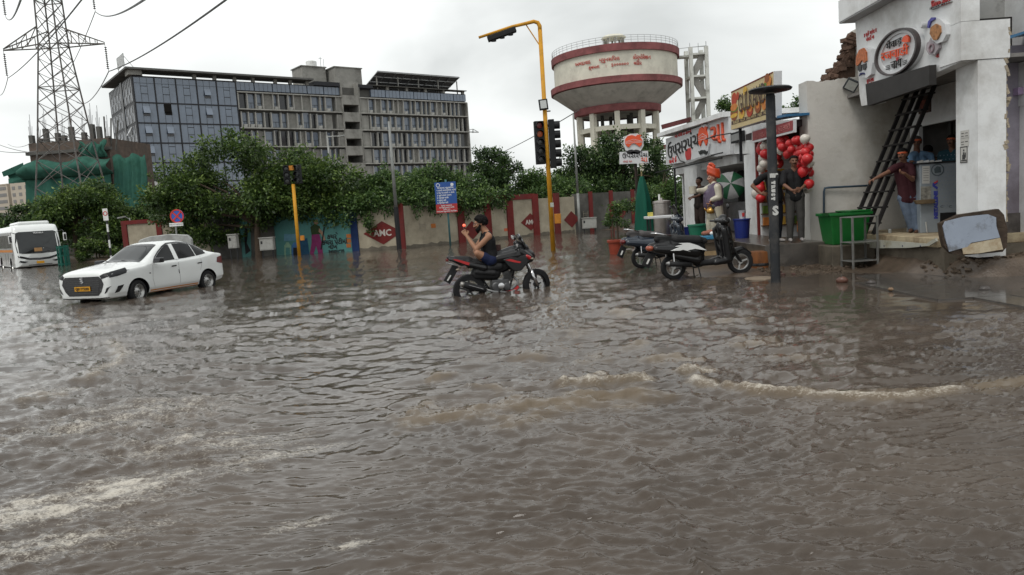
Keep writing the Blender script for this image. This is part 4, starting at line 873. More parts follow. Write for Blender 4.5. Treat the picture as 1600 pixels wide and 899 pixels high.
# blue notice board
nb=P(704,386,37.4); nb.z=-.1; NB0=nb; NB=thing('notice_board','blue and red notice board with white writing on a teal post in the water','notice board',nb)
MB().tube([(0,0,-.3),(0,0,3.4)],.05,10).build('post',M('teal_post',(.05,.13,.14),rough=.6),NB,smooth=True)
c=rel(697,310,nb,-.12); W2,H2=1.06,1.02; nblue=M('notice_blue',(.012,.07,.28),rough=.4,var=.1)
MB().box(c.x-W2/2,c.x+W2/2,-.12,-.08,c.z-.28,c.z+.80).build('board',nblue,NB); MB().box(c.x-W2/2,c.x+W2/2,-.121,-.08,c.z-.72,c.z-.283).build('red_panel',M('notice_red',(.36,.018,.02),rough=.4,var=.1),NB)
wt=M('notice_white',(.62,.64,.66),rough=.4,var=0); lines=['અમદાવાદ મ્યુનસિપલ','૧ કચરો કચરાપેટીમાં નાંખો','૨ રોડ પર કચરો ન નાંખો','૩ સૂકો કચરો અલગ','૪ સ્વચ્છ શહેર','૫ થૂંકવું નહીં','૬ સ્વચ્છ રહો']
for i,s in enumerate(lines): text(s,.105,wt,NB,frame(nb+Vector((c.x-(.45 if i else -.0),-.125,c.z+.52-.122*i)),(1,0,0),(0,0,1),NB),ext=.001,align='LEFT' if i else 'CENTER',bold=.003)
for i,s in enumerate(['સ્વચ્છ અમદાવાદ','દંડ વસૂલ કરવામાં આવશે','રૂપિયા ૫૦૦','અમદાવાદ મ્યુનસિપલ કોર્પોરેશન']): text(s,.085,wt,NB,frame(nb+Vector((c.x,-.126,c.z-.36-.095*i)),(1,0,0),(0,0,1),NB),ext=.001,bold=.002)
for dx in(-.36,.34): MB().lathe([(.1 if dx<0 else .08,0),(.001,.004)],20,(0,0,0),rotm('X',90)).build('emblem',wt,NB,loc=(c.x+dx,-.121,c.z+.66)); MB().lathe([(.07,0),(.001,.003)],16,(0,0,0),rotm('X',90)).build('emblem_ring',nblue,NB,loc=(c.x+dx,-.126,c.z+.66)) if dx<0 else 0
# no stopping sign
b=P(276,372,31.5); b.z=-.2; NS=thing('no_stopping_sign','round blue no stopping sign with a red cross above a white plate','road sign',b)
c=rel(277,338,b); MB().tube([(0,.03,0),(0,.03,c.z+.2)],.035,8).build('post',gpole,NS); 
sblue=M('sign_blue',(.02,.09,.42),rough=.35,var=0); sred=M('sign_red',(.5,.03,.02),rough=.35,var=0)
MB().lathe([(.29,-.012),(.29,.012)],32,(0,0,0),rotm('X',90)).build('disc',sblue,NS,loc=(c.x,-.02,c.z))
m=MB(); m.lathe([(.235,0),(.29,0),(.29,.012),(.235,.012)],32,(0,0,0),rotm('X',90),cap=False); 
m.obox((0,-.006,0),(.5,.012,.06),rotm('Y',45)).obox((0,-.009,0),(.5,.012,.06),rotm('Y',-45)); m.build('ring_and_cross',sred,NS,loc=(c.x,-.034,c.z))
q=rel(276,351,b); pl=MB().box(q.x-.29,q.x+.29,-.05,-.03,q.z-.07,q.z+.07).build('plate',white,NS); text('NO STOPPING',.085,mb,NS,frame(b+Vector((q.x,-.053,q.z)),(1,0,0),(0,0,1),NS),ext=.001)
# banded post with a round sign
b=P(172,388,50); b.z=-.2; o=thing('road_sign','narrow black and white banded post with a round sign, right of the bus','road sign',b); zt=rel(166,338,b).z
for k in range(6): MB().lathe([(.06,k*zt/6),(.06,(k+1)*zt/6)],10,cap=False).build('band',black if k%2 else white,o)
MB().box(-.17,.17,-.08,-.05,zt-.3,zt+.5).build('plate',white,o,bevel=.05); MB().lathe([(.1,0),(.15,0),(.15,.01),(.1,.01)],20,(0,0,0),rotm('X',90),cap=False).build('ring',sred,o,loc=(0,-.082,zt+.18))
b=P(206,372,52); b.z=0; pole('thin pole with a short arm among the trees left of the white car',206,372,200,341,52,.05,(190,340),False)
# electric cabinets
cab=M('cabinet_grey',(.34,.34,.32),rough=.6,var=.1,dirt=(.2,.19,.17),dscale=2)
def cabinet(label,px,py0,py1,wd,Y,legs=True):
    b=P(px,py1,Y); b.z=-.1; o=thing('electric_cabinet',label,'cabinet',b); z0=P(px,py1,Y).z-b.z; z1=P(px,py0,Y).z-b.z
    MB().box(-wd/2,wd/2,-.2,.15,z0,z1).build('box',cab,o,bevel=.012); MB().box(-wd/2-.03,wd/2+.03,-.24,.18,z1,z1+.04).build('roof',cab,o)
    MB().box(-wd/2+.04,-.005,-.212,-.2,z0+.05,z1-.05).box(.005,wd/2-.04,-.212,-.2,z0+.05,z1-.05).build('door',cab,o)
    MB().box(-wd/2+.07,-wd/2+.16,-.22,-.212,z1-.28,z1-.14).build('latch',black,o)
    for s in(-1,1): MB().box(s*wd*.38-.03,s*wd*.38+.03,-.1,-.04,-.2,z0).build('leg',black,o)
cabinet('narrow grey electric cabinet, left one of the pair under the tallest tree',366,367,388,.42,36.5); cabinet('wide grey electric cabinet with a small black latch, right one of the pair',419,372,391,.68,37)
cabinet('dirty pale junction box at the foot of the wall under the water tower',921,341,357,.85,44.5)
# green tree guard and dark stall by the bus
b=G(101,416,0); b.z=-.1; o=thing('tree_guard','green slatted tree guard standing in the water right of the bus','tree guard',b); gg=M('green_guard',(.012,.10,.075),rough=.6)
for k in range(8): a=2*PI*k/8; MB().box(-.05,.05,-.02,.02,0,1.35).build('slat',gg,o,loc=(.3*math.cos(a),.3*math.sin(a),0),rot=(0,0,a+PI/2))
for z in(.2,.7,1.2): MB().lathe([(.33,z),(.33,z+.06)],16,cap=False).build('hoop',gg,o)
# ============================================================ SHOPS ON THE RIGHT
def plane2(a,b,n_sign=-1):
    a=Vector((*a,0));b=Vector((*b,0)); d=(b-a).normalized(); n=Vector((d.y,-d.x,0)); 
    return a,d,n
class Pl:
    """a vertical plane of the place: x runs along it (left to right as seen), z up, n out to the street"""
    def __init__(s,a,b): s.o=Vector((*a,0)); s.d=(Vector((*b,0))-s.o).normalized(); s.n=Vector((s.d.y,-s.d.x,0))
    def uv(s,px,py,out=0): h=hit(px,py,s.o+s.n*out,s.n)-s.o; return h.dot(s.d),h.z
    def p(s,u,z,out=0): v=s.o+s.d*u+s.n*out; return Vector((v.x,v.y,z))
    def prism(s,pts,o0,o1,name,mat,parent=None,**k):
        m=MB(); m.prism(pts,o0,o1,lambda u,v,w:tuple(s.p(u,v,w))); k.setdefault('fix',True)
        ob=m.build(name,mat,None,**k)
        if parent: ob.parent=parent; ob.matrix_local=parent_inv(parent)
        return ob
    def box(s,u0,u1,z0,z1,o0,o1,name,mat,parent=None,**k): return s.prism([(u0,z0),(u1,z0),(u1,z1),(u0,z1)],o0,o1,name,mat,parent,**k)
    def pbox(s,p0,p1,p2,p3,o0,o1,name,mat,parent=None,**k): return s.prism([s.uv(*p) for p in(p0,p1,p2,p3)],o0,o1,name,mat,parent,**k)
    def poly(s,pts,o0,o1,name,mat,parent=None,**k): return s.prism([s.uv(*p) for p in pts],o0,o1,name,mat,parent,**k)
    def text(s,body,l,r,h,mat,out=.03,ext=.01,parent=None,bold=0,name='lettering',two=None):
        """fit lettering between picture points l and r (mid-height), h metres tall"""
        ul,zl=s.uv(*l); ur,zr=s.uv(*r); cu=s.p((ul+ur)/2,(zl+zr)/2,out); x=s.p(ur,zr)-s.p(ul,zl)
        w=x.length; o=text(body,1,mat,None,Matrix.Identity(4),name=name,ext=0,bold=bold)
        me=o.data; c=np.array([v.co for v in me.vertices]); mn,mxx=c.min(0),c.max(0); sw=w/max(1e-3,(mxx-mn)[0]); sh=h/max(1e-3,(mxx-mn)[1])
        me.transform(Matrix.Translation((-(mn[0]+mxx[0])/2,-(mn[1]+mxx[1])/2,0))); me.transform(Matrix.Diagonal((sw,sh,1,1)))
        bm=bmesh.new(); bm.from_mesh(me); g=bmesh.ops.extrude_face_region(bm,geom=bm.faces[:]); vs=[q for q in g['geom'] if isinstance(q,bmesh.types.BMVert)]; bmesh.ops.translate(bm,verts=vs,vec=(0,0,ext)); bmesh.ops.recalc_face_normals(bm,faces=bm.faces); bm.to_mesh(me); bm.free()
        mm=frame(cu,x,(0,0,1)); o.parent=parent; o.matrix_local=(parent_inv(parent)@mm) if parent else mm
        return o
def parent_inv(p):
    m=Matrix.Translation(p.location)@p.rotation_euler.to_matrix().to_4x4(); return m.inverted()
shopw=M('wet_white_wall',(.72,.73,.73),rough=.6,var=.06,scale=1.5,dirt=(.42,.41,.39),dscale=.8,damt=.5,bump=.08)
plaster=M('stained_plaster',(.55,.53,.49),rough=.85,var=.1,scale=.9,dirt=(.30,.27,.22),dscale=.55,damt=.6,bump=.35,bscale=12)
mould=M('mould_plaster',(.36,.36,.35),rough=.9,var=.15,scale=1.5,dirt=(.035,.03,.025),dscale=1.5,damt=.6,bump=.4)
dark=M('dark_interior_shade',(.03,.028,.027),rough=.8,var=.3,scale=2)  # shade inside the shops is put into this near-black back wall colour
tile=M('dark_wet_stone',(.06,.052,.045),rough=.28,var=.35,scale=3,dirt=(.11,.095,.08),dscale=2,bump=.2)
signw=M('sign_white',(.62,.63,.64),rough=.4,var=.04,dirt=(.45,.45,.45),dscale=2,damt=.2)
sblk=M('sign_black',(.015,.015,.016),rough=.35,var=0); sor=M('sign_orange',(.72,.085,.022),rough=.4,var=.05); sredl=M('sign_red_letter',(.50,.04,.04),rough=.4,var=0)
greym=M('sign_side_grey',(.33,.33,.33),rough=.5,var=.1)
# ---- tea stall
F1=Pl((6.08,28.),(6.42,21.))
ts=thing('tea_stall','white tea stall with black and orange lettered signboard above the statue','building',(0,0,0))
u1=F1.uv(1044.5,240)[0]; u2=F1.uv(1143.5,210)[0]; uE=F1.uv(1188,230)[0]
F1.pbox((1038,208.5),(1038,214),(1144,182),(1144,174),-2.5,.28,'roof_slab',shopw,ts)
F1.pbox((1144.3,186),(1144.3,241),(1188,240),(1188,190),-2.5,-.02,'side_wall',shopw,ts)
z0=F1.uv(1044.5,258)[1]; z1=F1.uv(1044.5,217)[1]
bd=F1.prism([F1.uv(1044.5,217),F1.uv(1044.5,258),F1.uv(1146,241),F1.uv(1143.5,181)],-.02,.1,'signboard',signw,ts)
F1.box(u1,u2-.1,2.45,3.6,-2.5,-.15,'front_wall',shopw,ts)
for a,b,n in((1070,1090,'pillar'),(1164,1189,'pillar')):
    ua=F1.uv(a,300)[0]; ub=F1.uv(b,300)[0]; F1.box(ua,ub,0.1,2.62,-.45,0,n,shopw,ts)
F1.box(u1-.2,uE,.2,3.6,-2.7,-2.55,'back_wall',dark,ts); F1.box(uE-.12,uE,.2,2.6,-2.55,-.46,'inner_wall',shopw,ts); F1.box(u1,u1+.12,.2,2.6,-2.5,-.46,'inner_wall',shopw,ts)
F1.box(u1+.2,uE-.2,.42,1.35,-1.6,-1.0,'counter',M('dull_steel_counter',(.16,.16,.165),rough=.35,metal=.5,var=.3),ts)
for k,(u,z,w,h) in enumerate([(1.0,1.75,.5,.35),(1.8,1.9,.4,.5),(3.4,1.8,.6,.4),(5.2,1.9,.7,.5)]): F1.box(u,u+w,z,z+h,-2.54,-2.50,'wall_poster',[orange,M('poster_blue',(.05,.1,.2)),M('poster_yellow',(.4,.3,.08)),sredl][k],ts)
F1.text('ઉપસરપંચ',(1048.5,236),(1097.5,214),.56,M('letter_side_black',(.02,.018,.018),rough=.4),.1,.03,ts,bold=.0)
F1.text('ચા',(1117,214),(1139,205),.56,sor,.1,.045,ts,bold=.005)
F1.text('એક મિનિટ તો રોકાઓ',(1059,213),(1085,204),.12,sredl,.1,.02,ts); F1.text('ચાની ઈ',(1050,252),(1062,248),.2,sredl,.1,.02,ts)
def turban_logo(pl,pxl,pxr,pyt,pyb,out,parent,face=True,depth=.06,bk=True):
    """plate in the outline of a turban over a face with a curled moustache"""
    W_=pxr-pxl; H_=pyb-pyt; q=lambda a,b:(pxl+a*W_,pyt+b*H_+(0.5-a)*0)
    if bk: pl.poly([q(*t) for t in((-.08,.45),(0,.1),(.3,-.05),(.75,-.07),(1.06,.2),(1.08,.6),(.95,.8),(.85,1.02),(.15,1.04),(.02,.8))],out,out+depth,'logo_backing',signw,parent)
    o=out+depth
    pl.poly([q(*t) for t in((.02,.5),(.0,.28),(.14,.08),(.4,.02),(.62,.1),(.72,.0),(.95,.02),(.86,.14),(1.0,.3),(.96,.55),(.84,.66),(.62,.5),(.5,.47),(.36,.52),(.22,.68),(.1,.62))],o+.002,o+.035,'turban',sor,parent)
    for t in(.14,.24,.34): pl.poly([q(.04,.3+t*.5),(q(.5,.42-t)[0],q(0,.10+t)[1]),q(.97,.42+t*.3-.12),q(.97,.435+t*.3-.12),(q(.5,0)[0],q(0,.115+t)[1]),q(.04,.315+t*.5)],o+.036,o+.04,'turban_fold',signw,parent)
    pl.poly([q(*t) for t in((.08,.92),(.02,.84),(.12,.88),(.24,.82),(.4,.80),(.5,.84),(.6,.80),(.76,.82),(.88,.88),(.98,.84),(.92,.92),(.8,.97),(.62,.94),(.5,.90),(.38,.94),(.2,.97))],o+.002,o+.03,'moustache',sblk,parent)
turban_logo(F1,1100,1115,197,243,.1,ts)
F1.poly([(1076,243),(1076,236),(1080,232),(1084,231),(1085,240),(1084,249),(1078,250)],.1,.12,'small_logo',sredl,ts)
F1.box(F1.uv(1044.5,250)[0]-.5,F1.uv(1148,240)[0],2.60,2.64,.35,.39,'awning_pipe',blk,ts); F1.box(F1.uv(1070,250)[0],F1.uv(1070,250)[0]+.05,.2,2.6,.35,.40,'awning_post',blk,ts)
F1.pbox((1085,252),(1085,256),(1122,243),(1122,241),.12,.3,'tube_light_shade',greym,ts)
o=F1.box(F1.uv(1150,216)[0]-.08,F1.uv(1158,216)[0]+.28,F1.uv(1150,216)[1]-.14,F1.uv(1150,216)[1]+.14,.0,.12,'flood_lamp',blk,None); tag(o,'small black flood lamp on the tea stall wall below the food billboard','flood lamp')
o2=F1.box(F1.uv(1150,216)[0]-.03,F1.uv(1158,216)[0]+.23,F1.uv(1150,216)[1]-.09,F1.uv(1150,216)[1]+.09,.122,.128,'lens',M('grey_lens',(.25,.26,.26),rough=.3),o)
# loose cables over the sign
c1=[F1.p(*F1.uv(1116,217),.25),F1.p(*F1.uv(1135,211),.3),F1.p(*F1.uv(1165,207),.4)]; o=MB().tube(c1,.018,6).build('cable',blk); tag(o,'black cable sticking out from the orange turban logo across the tea stall sign','cable')
o=MB().tube([F1.p(*F1.uv(x,y),.2) for x,y in((1063,227),(1066,240),(1072,251),(1082,254),(1100,247),(1118,243),(1140,238))],.02,6).build('cable',blk); tag(o,'black cable looping down over the lower left of the tea stall sign','cable')
# ---- board on a post in front
def front_plane(Y,px=990): return Pl((-20,Y),(20,Y))
FP=front_plane(24.0); b=P(997,330,24.0); b.z=gp(b.x,b.y)
sgn=thing('sign_post','white sign with an orange turban and black lettering on a dark post by the trees','sign',b)
MB().tube([(0,.06,-.2),(0,.06,2.85)],.045,8).build('post',M('dark_brown_post',(.035,.025,.02),rough=.6),sgn)
FP.pbox((968,238),(968,257),(1013,255),(1012,236),-.04,.06,'board',signw,sgn)
turban_logo(FP,976,1003,211,240,.0,sgn)
FP.text('ઉપસરપંચ',(972,243.5),(1011,241.5),.17,sblk,.062,.012,sgn,bold=.008); FP.text('નંબર વન',(973,252.5),(987,252),.09,sredl,.062,.01,sgn); FP.text('ચા',(1001,250.5),(1011,250),.14,sor,.062,.012,sgn,bold=.01)
# folded green parasol
b=P(1006,350,23.6); b.z=gp(b.x,b.y); pr=thing('parasol','tall closed dark green parasol standing beside the steel drum','parasol',b)
gc=M('green_canvas',(.008,.085,.055),rough=.8,var=.3,scale=3,bump=.3,stretch=(1,1,.15))
m=MB(); n=20; prof=[(.05,2.35),(.12,2.1),(.2,1.7),(.26,1.1),(.3,.5),(.33,.25)]
for j,(r_,z) in enumerate(prof):
    for k in range(n): a=2*PI*k/n; q=r_*(1+.22*math.cos(a*5+j*.3)); m.v.append((q*math.cos(a),q*math.sin(a),z+(.05*math.cos(5*a) if j==5 else 0)))
for j in range(5):
    for k in range(n): k2=(k+1)%n; m.f.append((j*n+k,j*n+k2,(j+1)*n+k2,(j+1)*n+k))
m.build('canopy',gc,pr,smooth=True); MB().tube([(0,0,0),(0,0,2.5)],.025,8).build('pole',M('bamboo',(.25,.2,.1),rough=.6),pr)
# steel drum, table
ssteel=M('brushed_steel',(.36,.33,.31),rough=.33,metal=.75,var=.2,scale=3)
b=P(1035,345,21.6); b.z=gp(b.x,b.y); o=thing('steel_drum','tall stainless steel drum with a lid behind the white table','drum',b)
MB().lathe([(.24,.1),(.25,.12),(.25,1.45),(.262,1.46),(.262,1.49),(.23,1.5)],32).build('body',ssteel,o,ang=40); MB().lathe([(.262,1.49),(.26,1.52),(.05,1.55),(.04,1.60),(.0,1.62)],32).build('lid',ssteel,o,ang=40); MB().tube([(-.06,0,1.55),(-.06,0,1.72)],.03,8).build('valve',white,o)
m=MB(); [m.box(a-.03,a+.03,-.03,.03,-.1,.12) for a in(-.15,.15)]; m.build('leg',black,o)
b=P(1035,345,20.7); b.z=gp(b.x,b.y); o=thing('table','white topped table holding small things in front of the steel drum','table',b); zt=P(1035,337,20.7).z-b.z
MB().box(-.46,.46,-.3,.3,zt-.07,zt).build('tabletop',signw,o,bevel=.01)
for sx in(-.38,.38):
    for sy in(-.22,.22): MB().box(sx-.02,sx+.02,sy-.02,sy+.02,-.1,zt-.07).build('leg',black,o)
b2=P(1020,334,20.6); o=MB().box(-.07,.07,-.05,.05,0,.11).build('tea_packet',M('yellow_pack',(.55,.48,.12),rough=.5),bevel=.01,loc=(b2.x-.07,20.6,b.z+zt)); tag(o,'small yellow packet on the left end of the white table','packet')
b3=P(1066,352,21.2); b3.z=gp(b3.x,b3.y); o=MB().lathe([(.19,0),(.24,.02),(.26,.62),(.28,.64)],24).build('bin',M('blue_plastic',(.012,.025,.17),rough=.35,var=.1),smooth=False,ang=40,loc=b3+Vector((0,0,.1))); tag(o,'blue plastic bin between the steel drum and the white pillar','bin')
# ---- potted plant
b=G(963,397,.0); b.z=-.12; o=thing('potted_plant','two stemmed plant in a red brown pot standing in the flooded road edge','potted plant',b)
MB().lathe([(.17,0),(.19,.02),(.235,.48),(.27,.49),(.27,.56),(.235,.57),(.22,.5)],28).build('pot',M('terracotta',(.24,.045,.025),rough=.5,var=.15),o,ang=35)
MB().tube([(-.06,0,.4),(-.08,0,.8),(-.05,0,1.2)],.03,6).tube([(.07,.02,.4),(.08,0,.9),(.06,0,1.15)],.035,6).build('stem',bark,o)
leaves('foliage',[((0,0,1.3),(.16,.16,.28)),((.12,0,1.5),(.12,.1,.15)),((-.14,0,1.25),(.1,.1,.16)),((.05,0,1.62),(.25,.1,.1))],lf1,o,420,.12,55,.3,.3)
# ---- food billboard
F2=Pl((5.87,19.75),(5.95,16.45))
bb=thing('billboard','cream food billboard reading GULKAND on a white box above the balloon shop','billboard',(0,0,0))
F2.pbox((1143,143.5),(1143,203.5),(1209,184),(1209,111.5),-.18,0,'box',signw,bb)
bcream=M('billboard_cream',(.56,.45,.24),rough=.4,var=.12,scale=1.2); bbrown=M('billboard_brown',(.05,.022,.015),rough=.4,var=.2)
F2.pbox((1143.2,144),(1143.2,203),(1208.5,183.5),(1208.5,112.5),.002,.012,'print',bcream,bb)
F2.pbox((1144,190),(1144,195.5),(1208.5,176),(1208.5,169.5),.014,.018,'print_band',bbrown,bb)
F2.pbox((1143.2,143.5),(1143.2,145.5),(1208.5,114),(1208.5,112),.014,.02,'print_edge',M('billboard_red_brown',(.16,.03,.02)),bb)
F2.text('GULKAND',(1157,163),(1199,143),.44,bbrown,.045,.008,bb,bold=.0); F2.text('FOOD & CAFE',(1164,171),(1192,160),.11,M('billboard_gold',(.5,.3,.05)),.02,.006,bb)
F2.text('BURGER   PIZZA   SANDWICH   FRIES   MOMOS',(1147,192),(1206,173),.07,bcream,.02,.003,bb)
fd=[M('food_orange',(.55,.2,.05)),M('food_brown',(.25,.08,.03)),M('food_red',(.40,.06,.03)),M('food_green',(.12,.2,.04)),M('food_yellow',(.6,.38,.07))]
def disc(pl,px,py,rx,rz,mat,out,name,parent):
    u,z=pl.uv(px,py); return pl.prism([(u+rx*math.cos(a*PI/8),z+rz*math.sin(a*PI/8)) for a in range(16)],out,out+.006,name,mat,parent)
for i,(x,y,rx,rz,c) in enumerate([(1148,156,.2,.17,2),(1148,176,.28,.2,1),(1148.5,171,.27,.07,3),(1148,181,.28,.05,4),(1148,168,.25,.09,0),(1160,178,.2,.12,4),(1161,174,.1,.08,0),(1173,174,.2,.13,2),(1174,170,.12,.07,0),(1186,168,.18,.13,1),(1186,165,.1,.07,0),(1196,163,.14,.13,0),(1166,142,.12,.1,4),(1202,128,.2,.14,0),(1201,122,.14,.1,1),(1198,133,.1,.05,3),(1155,150,.08,.1,2),(1190,137,.08,.05,3)]): disc(F2,x,y,rx,rz,fd[c],.013+.0015*i,'print_food',bb)
m=MB(); 
for px in(1150,1196): q=F2.p(F2.uv(px,195)[0],0,-.1); m.beam((q.x,q.y,2.4),(q.x,q.y,3.6),.06)
m.build('bracket',blk,bb)
# ---- balloon shop
F3=Pl((6.52,19.4),(6.52,16.35)); L3=3.05
bs=thing('balloon_shop','small dark snack shop with a red signboard, framed by an arch of balloons','building',(0,0,0))
F3.box(0,L3,.0,.42,-2.4,-.02,'floor_plinth',tile,bs); F3.box(-.0,.12,.42,2.6,-.3,0,'front_wall',shopw,bs)
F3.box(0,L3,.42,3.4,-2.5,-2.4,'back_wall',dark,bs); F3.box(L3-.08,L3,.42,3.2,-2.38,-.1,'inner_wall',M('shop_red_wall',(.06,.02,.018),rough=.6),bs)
F3.box(0,L3+.05,2.95,3.10,-2.5,.25,'roof',M('dark_roof',(.05,.04,.04),rough=.6),bs)
F3.box(0,L3,2.65,2.95,-.4,-.1,'lintel',M('dark_red_lintel',(.05,.016,.014),rough=.6),bs)
F3.pbox((1196,189),(1196,192),(1265,180),(1265,176),.0,.5,'roof_edge',M('blue_roof_sheet',(.03,.13,.26),rough=.4),bs)
redb=M('red_signboard',(.27,.025,.03),rough=.45,var=.12,dirt=(.3,.1,.1),dscale=3)
F4=Pl((6.15,19.4),(6.15,16.35)); F4.pbox((1178.5,204.6),(1178.5,223.5),(1244.6,206.8),(1244.6,185.7),0,.06,'signboard_frame',signw,bs)
F4.pbox((1180,206),(1180,220),(1243.6,203.5),(1243.6,188),.062,.068,'signboard',redb,bs)
F4.text('દાળવડા ભજીયા ફરસાણ',(1184,214),(1240,195.5),.2,M('faded_pink_letter',(.42,.16,.15)),.07,.004,bs,bold=.01)
F3.box(.6,2.6,.42,1.2,-1.3,-.8,'counter',M('snack_counter',(.22,.06,.03),rough=.5,var=.3,scale=3),bs)
for i in range(7):
    for j in range(4): F3.box(.7+i*.27,.7+i*.27+.2,.55+j*.36+(.1 if j>1 else 0),.82+j*.36+(.1 if j>1 else 0),-.78 if j<2 else -1.2,-.74 if j<2 else -1.15,'snack_packet',fd[(i*3+j*2)%5],bs)
FQ=Pl((6.46,19.2),(8.9,19.2)); FQ.box(0,2.4,.5,2.95,-.1,0,'side_wall',M('shop_red_side',(.17,.022,.018),rough=.55,var=.2),bs)
FQ.pbox((1221,244),(1221,262),(1238,261),(1238,243),.002,.02,'poster',M('poster_grey_blue',(.2,.22,.25)),bs)
for j,zz_ in enumerate((.75,1.05,1.35,1.65,1.95)):
    FQ.box(.05,2.3,zz_-.03,zz_,0,.22,'shelf',M('shelf_wood',(.12,.07,.04)),bs)
    for i in range(11):
        if j==4 and 2<i<8: continue
        FQ.box(.08+i*.2,.08+i*.2+.16,zz_,zz_+.2+.04*((i*j)%2),.02,.18,'snack_packet',fd[(i*2+j*3+i*j)%5],bs)
rb=M('red_balloon',(.50,.022,.025),rough=.35,var=.08,coat=0); wb=M('white_balloon',(.56,.52,.46),rough=.3,var=0,coat=.2)
def balloon_mesh(mat):
    m=MB(); m.lathe([(.002,-1.12),(.08,-1.1),(.05,-1.02),(.3,-.9),(.66,-.66),(.92,-.25),(1,.12),(.93,.5),(.7,.8),(.38,.96),(.001,1.02)],18); return m.mesh('balloon',mat,True)
bms={'r':balloon_mesh(rb),'w':balloon_mesh(wb)}
bl=[(272,580,'r'),(300,580,'w'),(405,550,'r'),(440,563,'w'),(408,610,'w'),(515,540,'r'),(575,572,'r'),(542,597,'r'),(480,605,'r'),(440,614,'r'),(385,590,'r'),(295,635,'r'),(283,672,'w'),(376,655,'r'),(290,705,'w'),(270,735,'w'),(560,660,'r'),(590,670,'r'),(540,710,'r'),(590,735,'r'),(574,530,'w'),(392,700,'r'),(600,590,'r'),(258,850,'r'),(250,900,'w'),(236,915,'w'),(262,878,'r'),(597,800,'w'),(603,845,'r'),(262,945,'r'),(590,880,'w'),(430,535,'r'),(470,560,'r'),(505,575,'w'),(455,632,'r'),(350,600,'r'),(330,575,'r'),(545,628,'r'),(575,622,'r'),(603,640,'r'),(608,700,'w'),(560,760,'r'),(600,770,'r'),(265,605,'r'),(420,585,'r'),(498,620,'r'),(523,640,'r'),(575,690,'r')]
spots={}
for i,(x,y,c) in enumerate(bl):
    px=1130+x/4.494; py=100+y/4.494; u,z=F3.uv(px,py,.12+.1*(i%3)); p=F3.p(u,z,.12+.1*(i%3)); s=(31+ (i*7%8))/4.494*p.y/F
    o=link('balloon',bms[c],None,p,(random.uniform(-.5,.5),random.uniform(-.6,.6),0)); o.scale=(s,s,s); cn='red' if c=='r' else 'white'
    ci=sorted([j for j,b_ in enumerate(bl) if b_[2]==c],key=lambda j:(bl[j][1],bl[j][0])).index(i)
    T_='first second third fourth fifth sixth seventh eighth ninth tenth eleventh twelfth thirteenth fourteenth fifteenth sixteenth seventeenth eighteenth nineteenth twentieth'.split(); T_+=['twenty '+w for w in T_[:9]]+['thirtieth']+['thirty '+w for w in T_[:9]]
    hz_='left end' if x<320 else ('right end' if x>530 else 'middle')
    tag(o,f'{T_[ci]} {cn} balloon counted from the top, at the {hz_} of the arch','balloon',f'{cn} balloons of the shop arch')
# ledge before the shops, made of stone steps
lg=struct(MB().box(5.25,6.5,15.25,26,.0,.5).build('stone_ledge',tile,bevel=.02))
struct(MB().box(4.95,5.23,16.2,24,.0,.24).build('stone_step',tile,bevel=.02))
# ---- mewad tea shop
ms=thing('corner_tea_shop','big white tea shop front with a round Hindi sign and a dark open porch','building',(0,0,0))
cr_=M('broken_brick_edge',(.12,.075,.055),rough=.95,var=.4,scale=6,dirt=(.04,.035,.03),dscale=3,bump=.8,bscale=20)
# plaster wall facing the camera, ragged at the top
PW=Pl((6.5,16.),(9.0,16.)); rr=random.Random(5)
top=[PW.uv(1345,121),PW.uv(1330,122),PW.uv(1310,124),PW.uv(1290,126),PW.uv(1266,128)]
tops=[]
for (a,b_) in zip(top,top[1:]):
    for t in(0,.2,.4,.6,.8): tops.append((a[0]+(b_[0]-a[0])*t,a[1]+(b_[1]-a[1])*t+rr.uniform(-.02,.02)))
wall=PW.prism([(0.0,0),(2.5,0),(2.5,4.9)]+[(1.15,4.9)]+[(1.12,3.9)]+tops[1:]+[(0.0,3.86)],-.45,0,'plaster_wall',plaster,ms)
# rubble heap of broken wall standing up behind it
m=MB(); prof=[PW.uv(*q,-.3) for q in((1282,124),(1292,117),(1300,107),(1306,100),(1313,98),(1315,86),(1322,72),(1320,62),(1328,55),(1336,58),(1345,90),(1345,130),(1282,130))]
for k in range(90):
    t=rr.random(); i=rr.randrange(10); a=prof[i];b_=prof[i+1]; u=a[0]+(b_[0]-a[0])*t+rr.uniform(0,.15); z=a[1]+(b_[1]-a[1])*t-rr.uniform(0,.12); q=PW.p(u,z,-.3+rr.uniform(-.1,.1)); m.obox(q,(rr.uniform(.08,.22),.2,rr.uniform(.05,.1)),rotm('Y',rr.uniform(-30,30))@rotm('Z',rr.uniform(-40,40)))
m.build('broken_edge',cr_,ms); PW.prism([(u,z-.04) for u,z in prof],-.42,-.2,'broken_wall',cr_,ms)
# fascia along the street
FS=Pl((7.31,15.5),(7.31,11.95)); LF=3.55
zb_=3.44; 
FS.prism([FS.uv(1343,148),FS.uv(1343,166) if 0 else FS.uv(1346,166),FS.uv(1365,162),FS.uv(1365,157),FS.uv(1500,97),(LF,4.93),(0,4.93)],-.25,0,'fascia',shopw,ms)
FS.box(-.12,LF,4.93,5.35,-.6,.28,'parapet',shopw,ms); FS.box(-.12,LF,4.90,4.93,-.25,.27,'soffit',greym,ms)
FS.box(-.0,.14,3.44,4.9,-.6,-.26,'side_edge',shopw,ms)
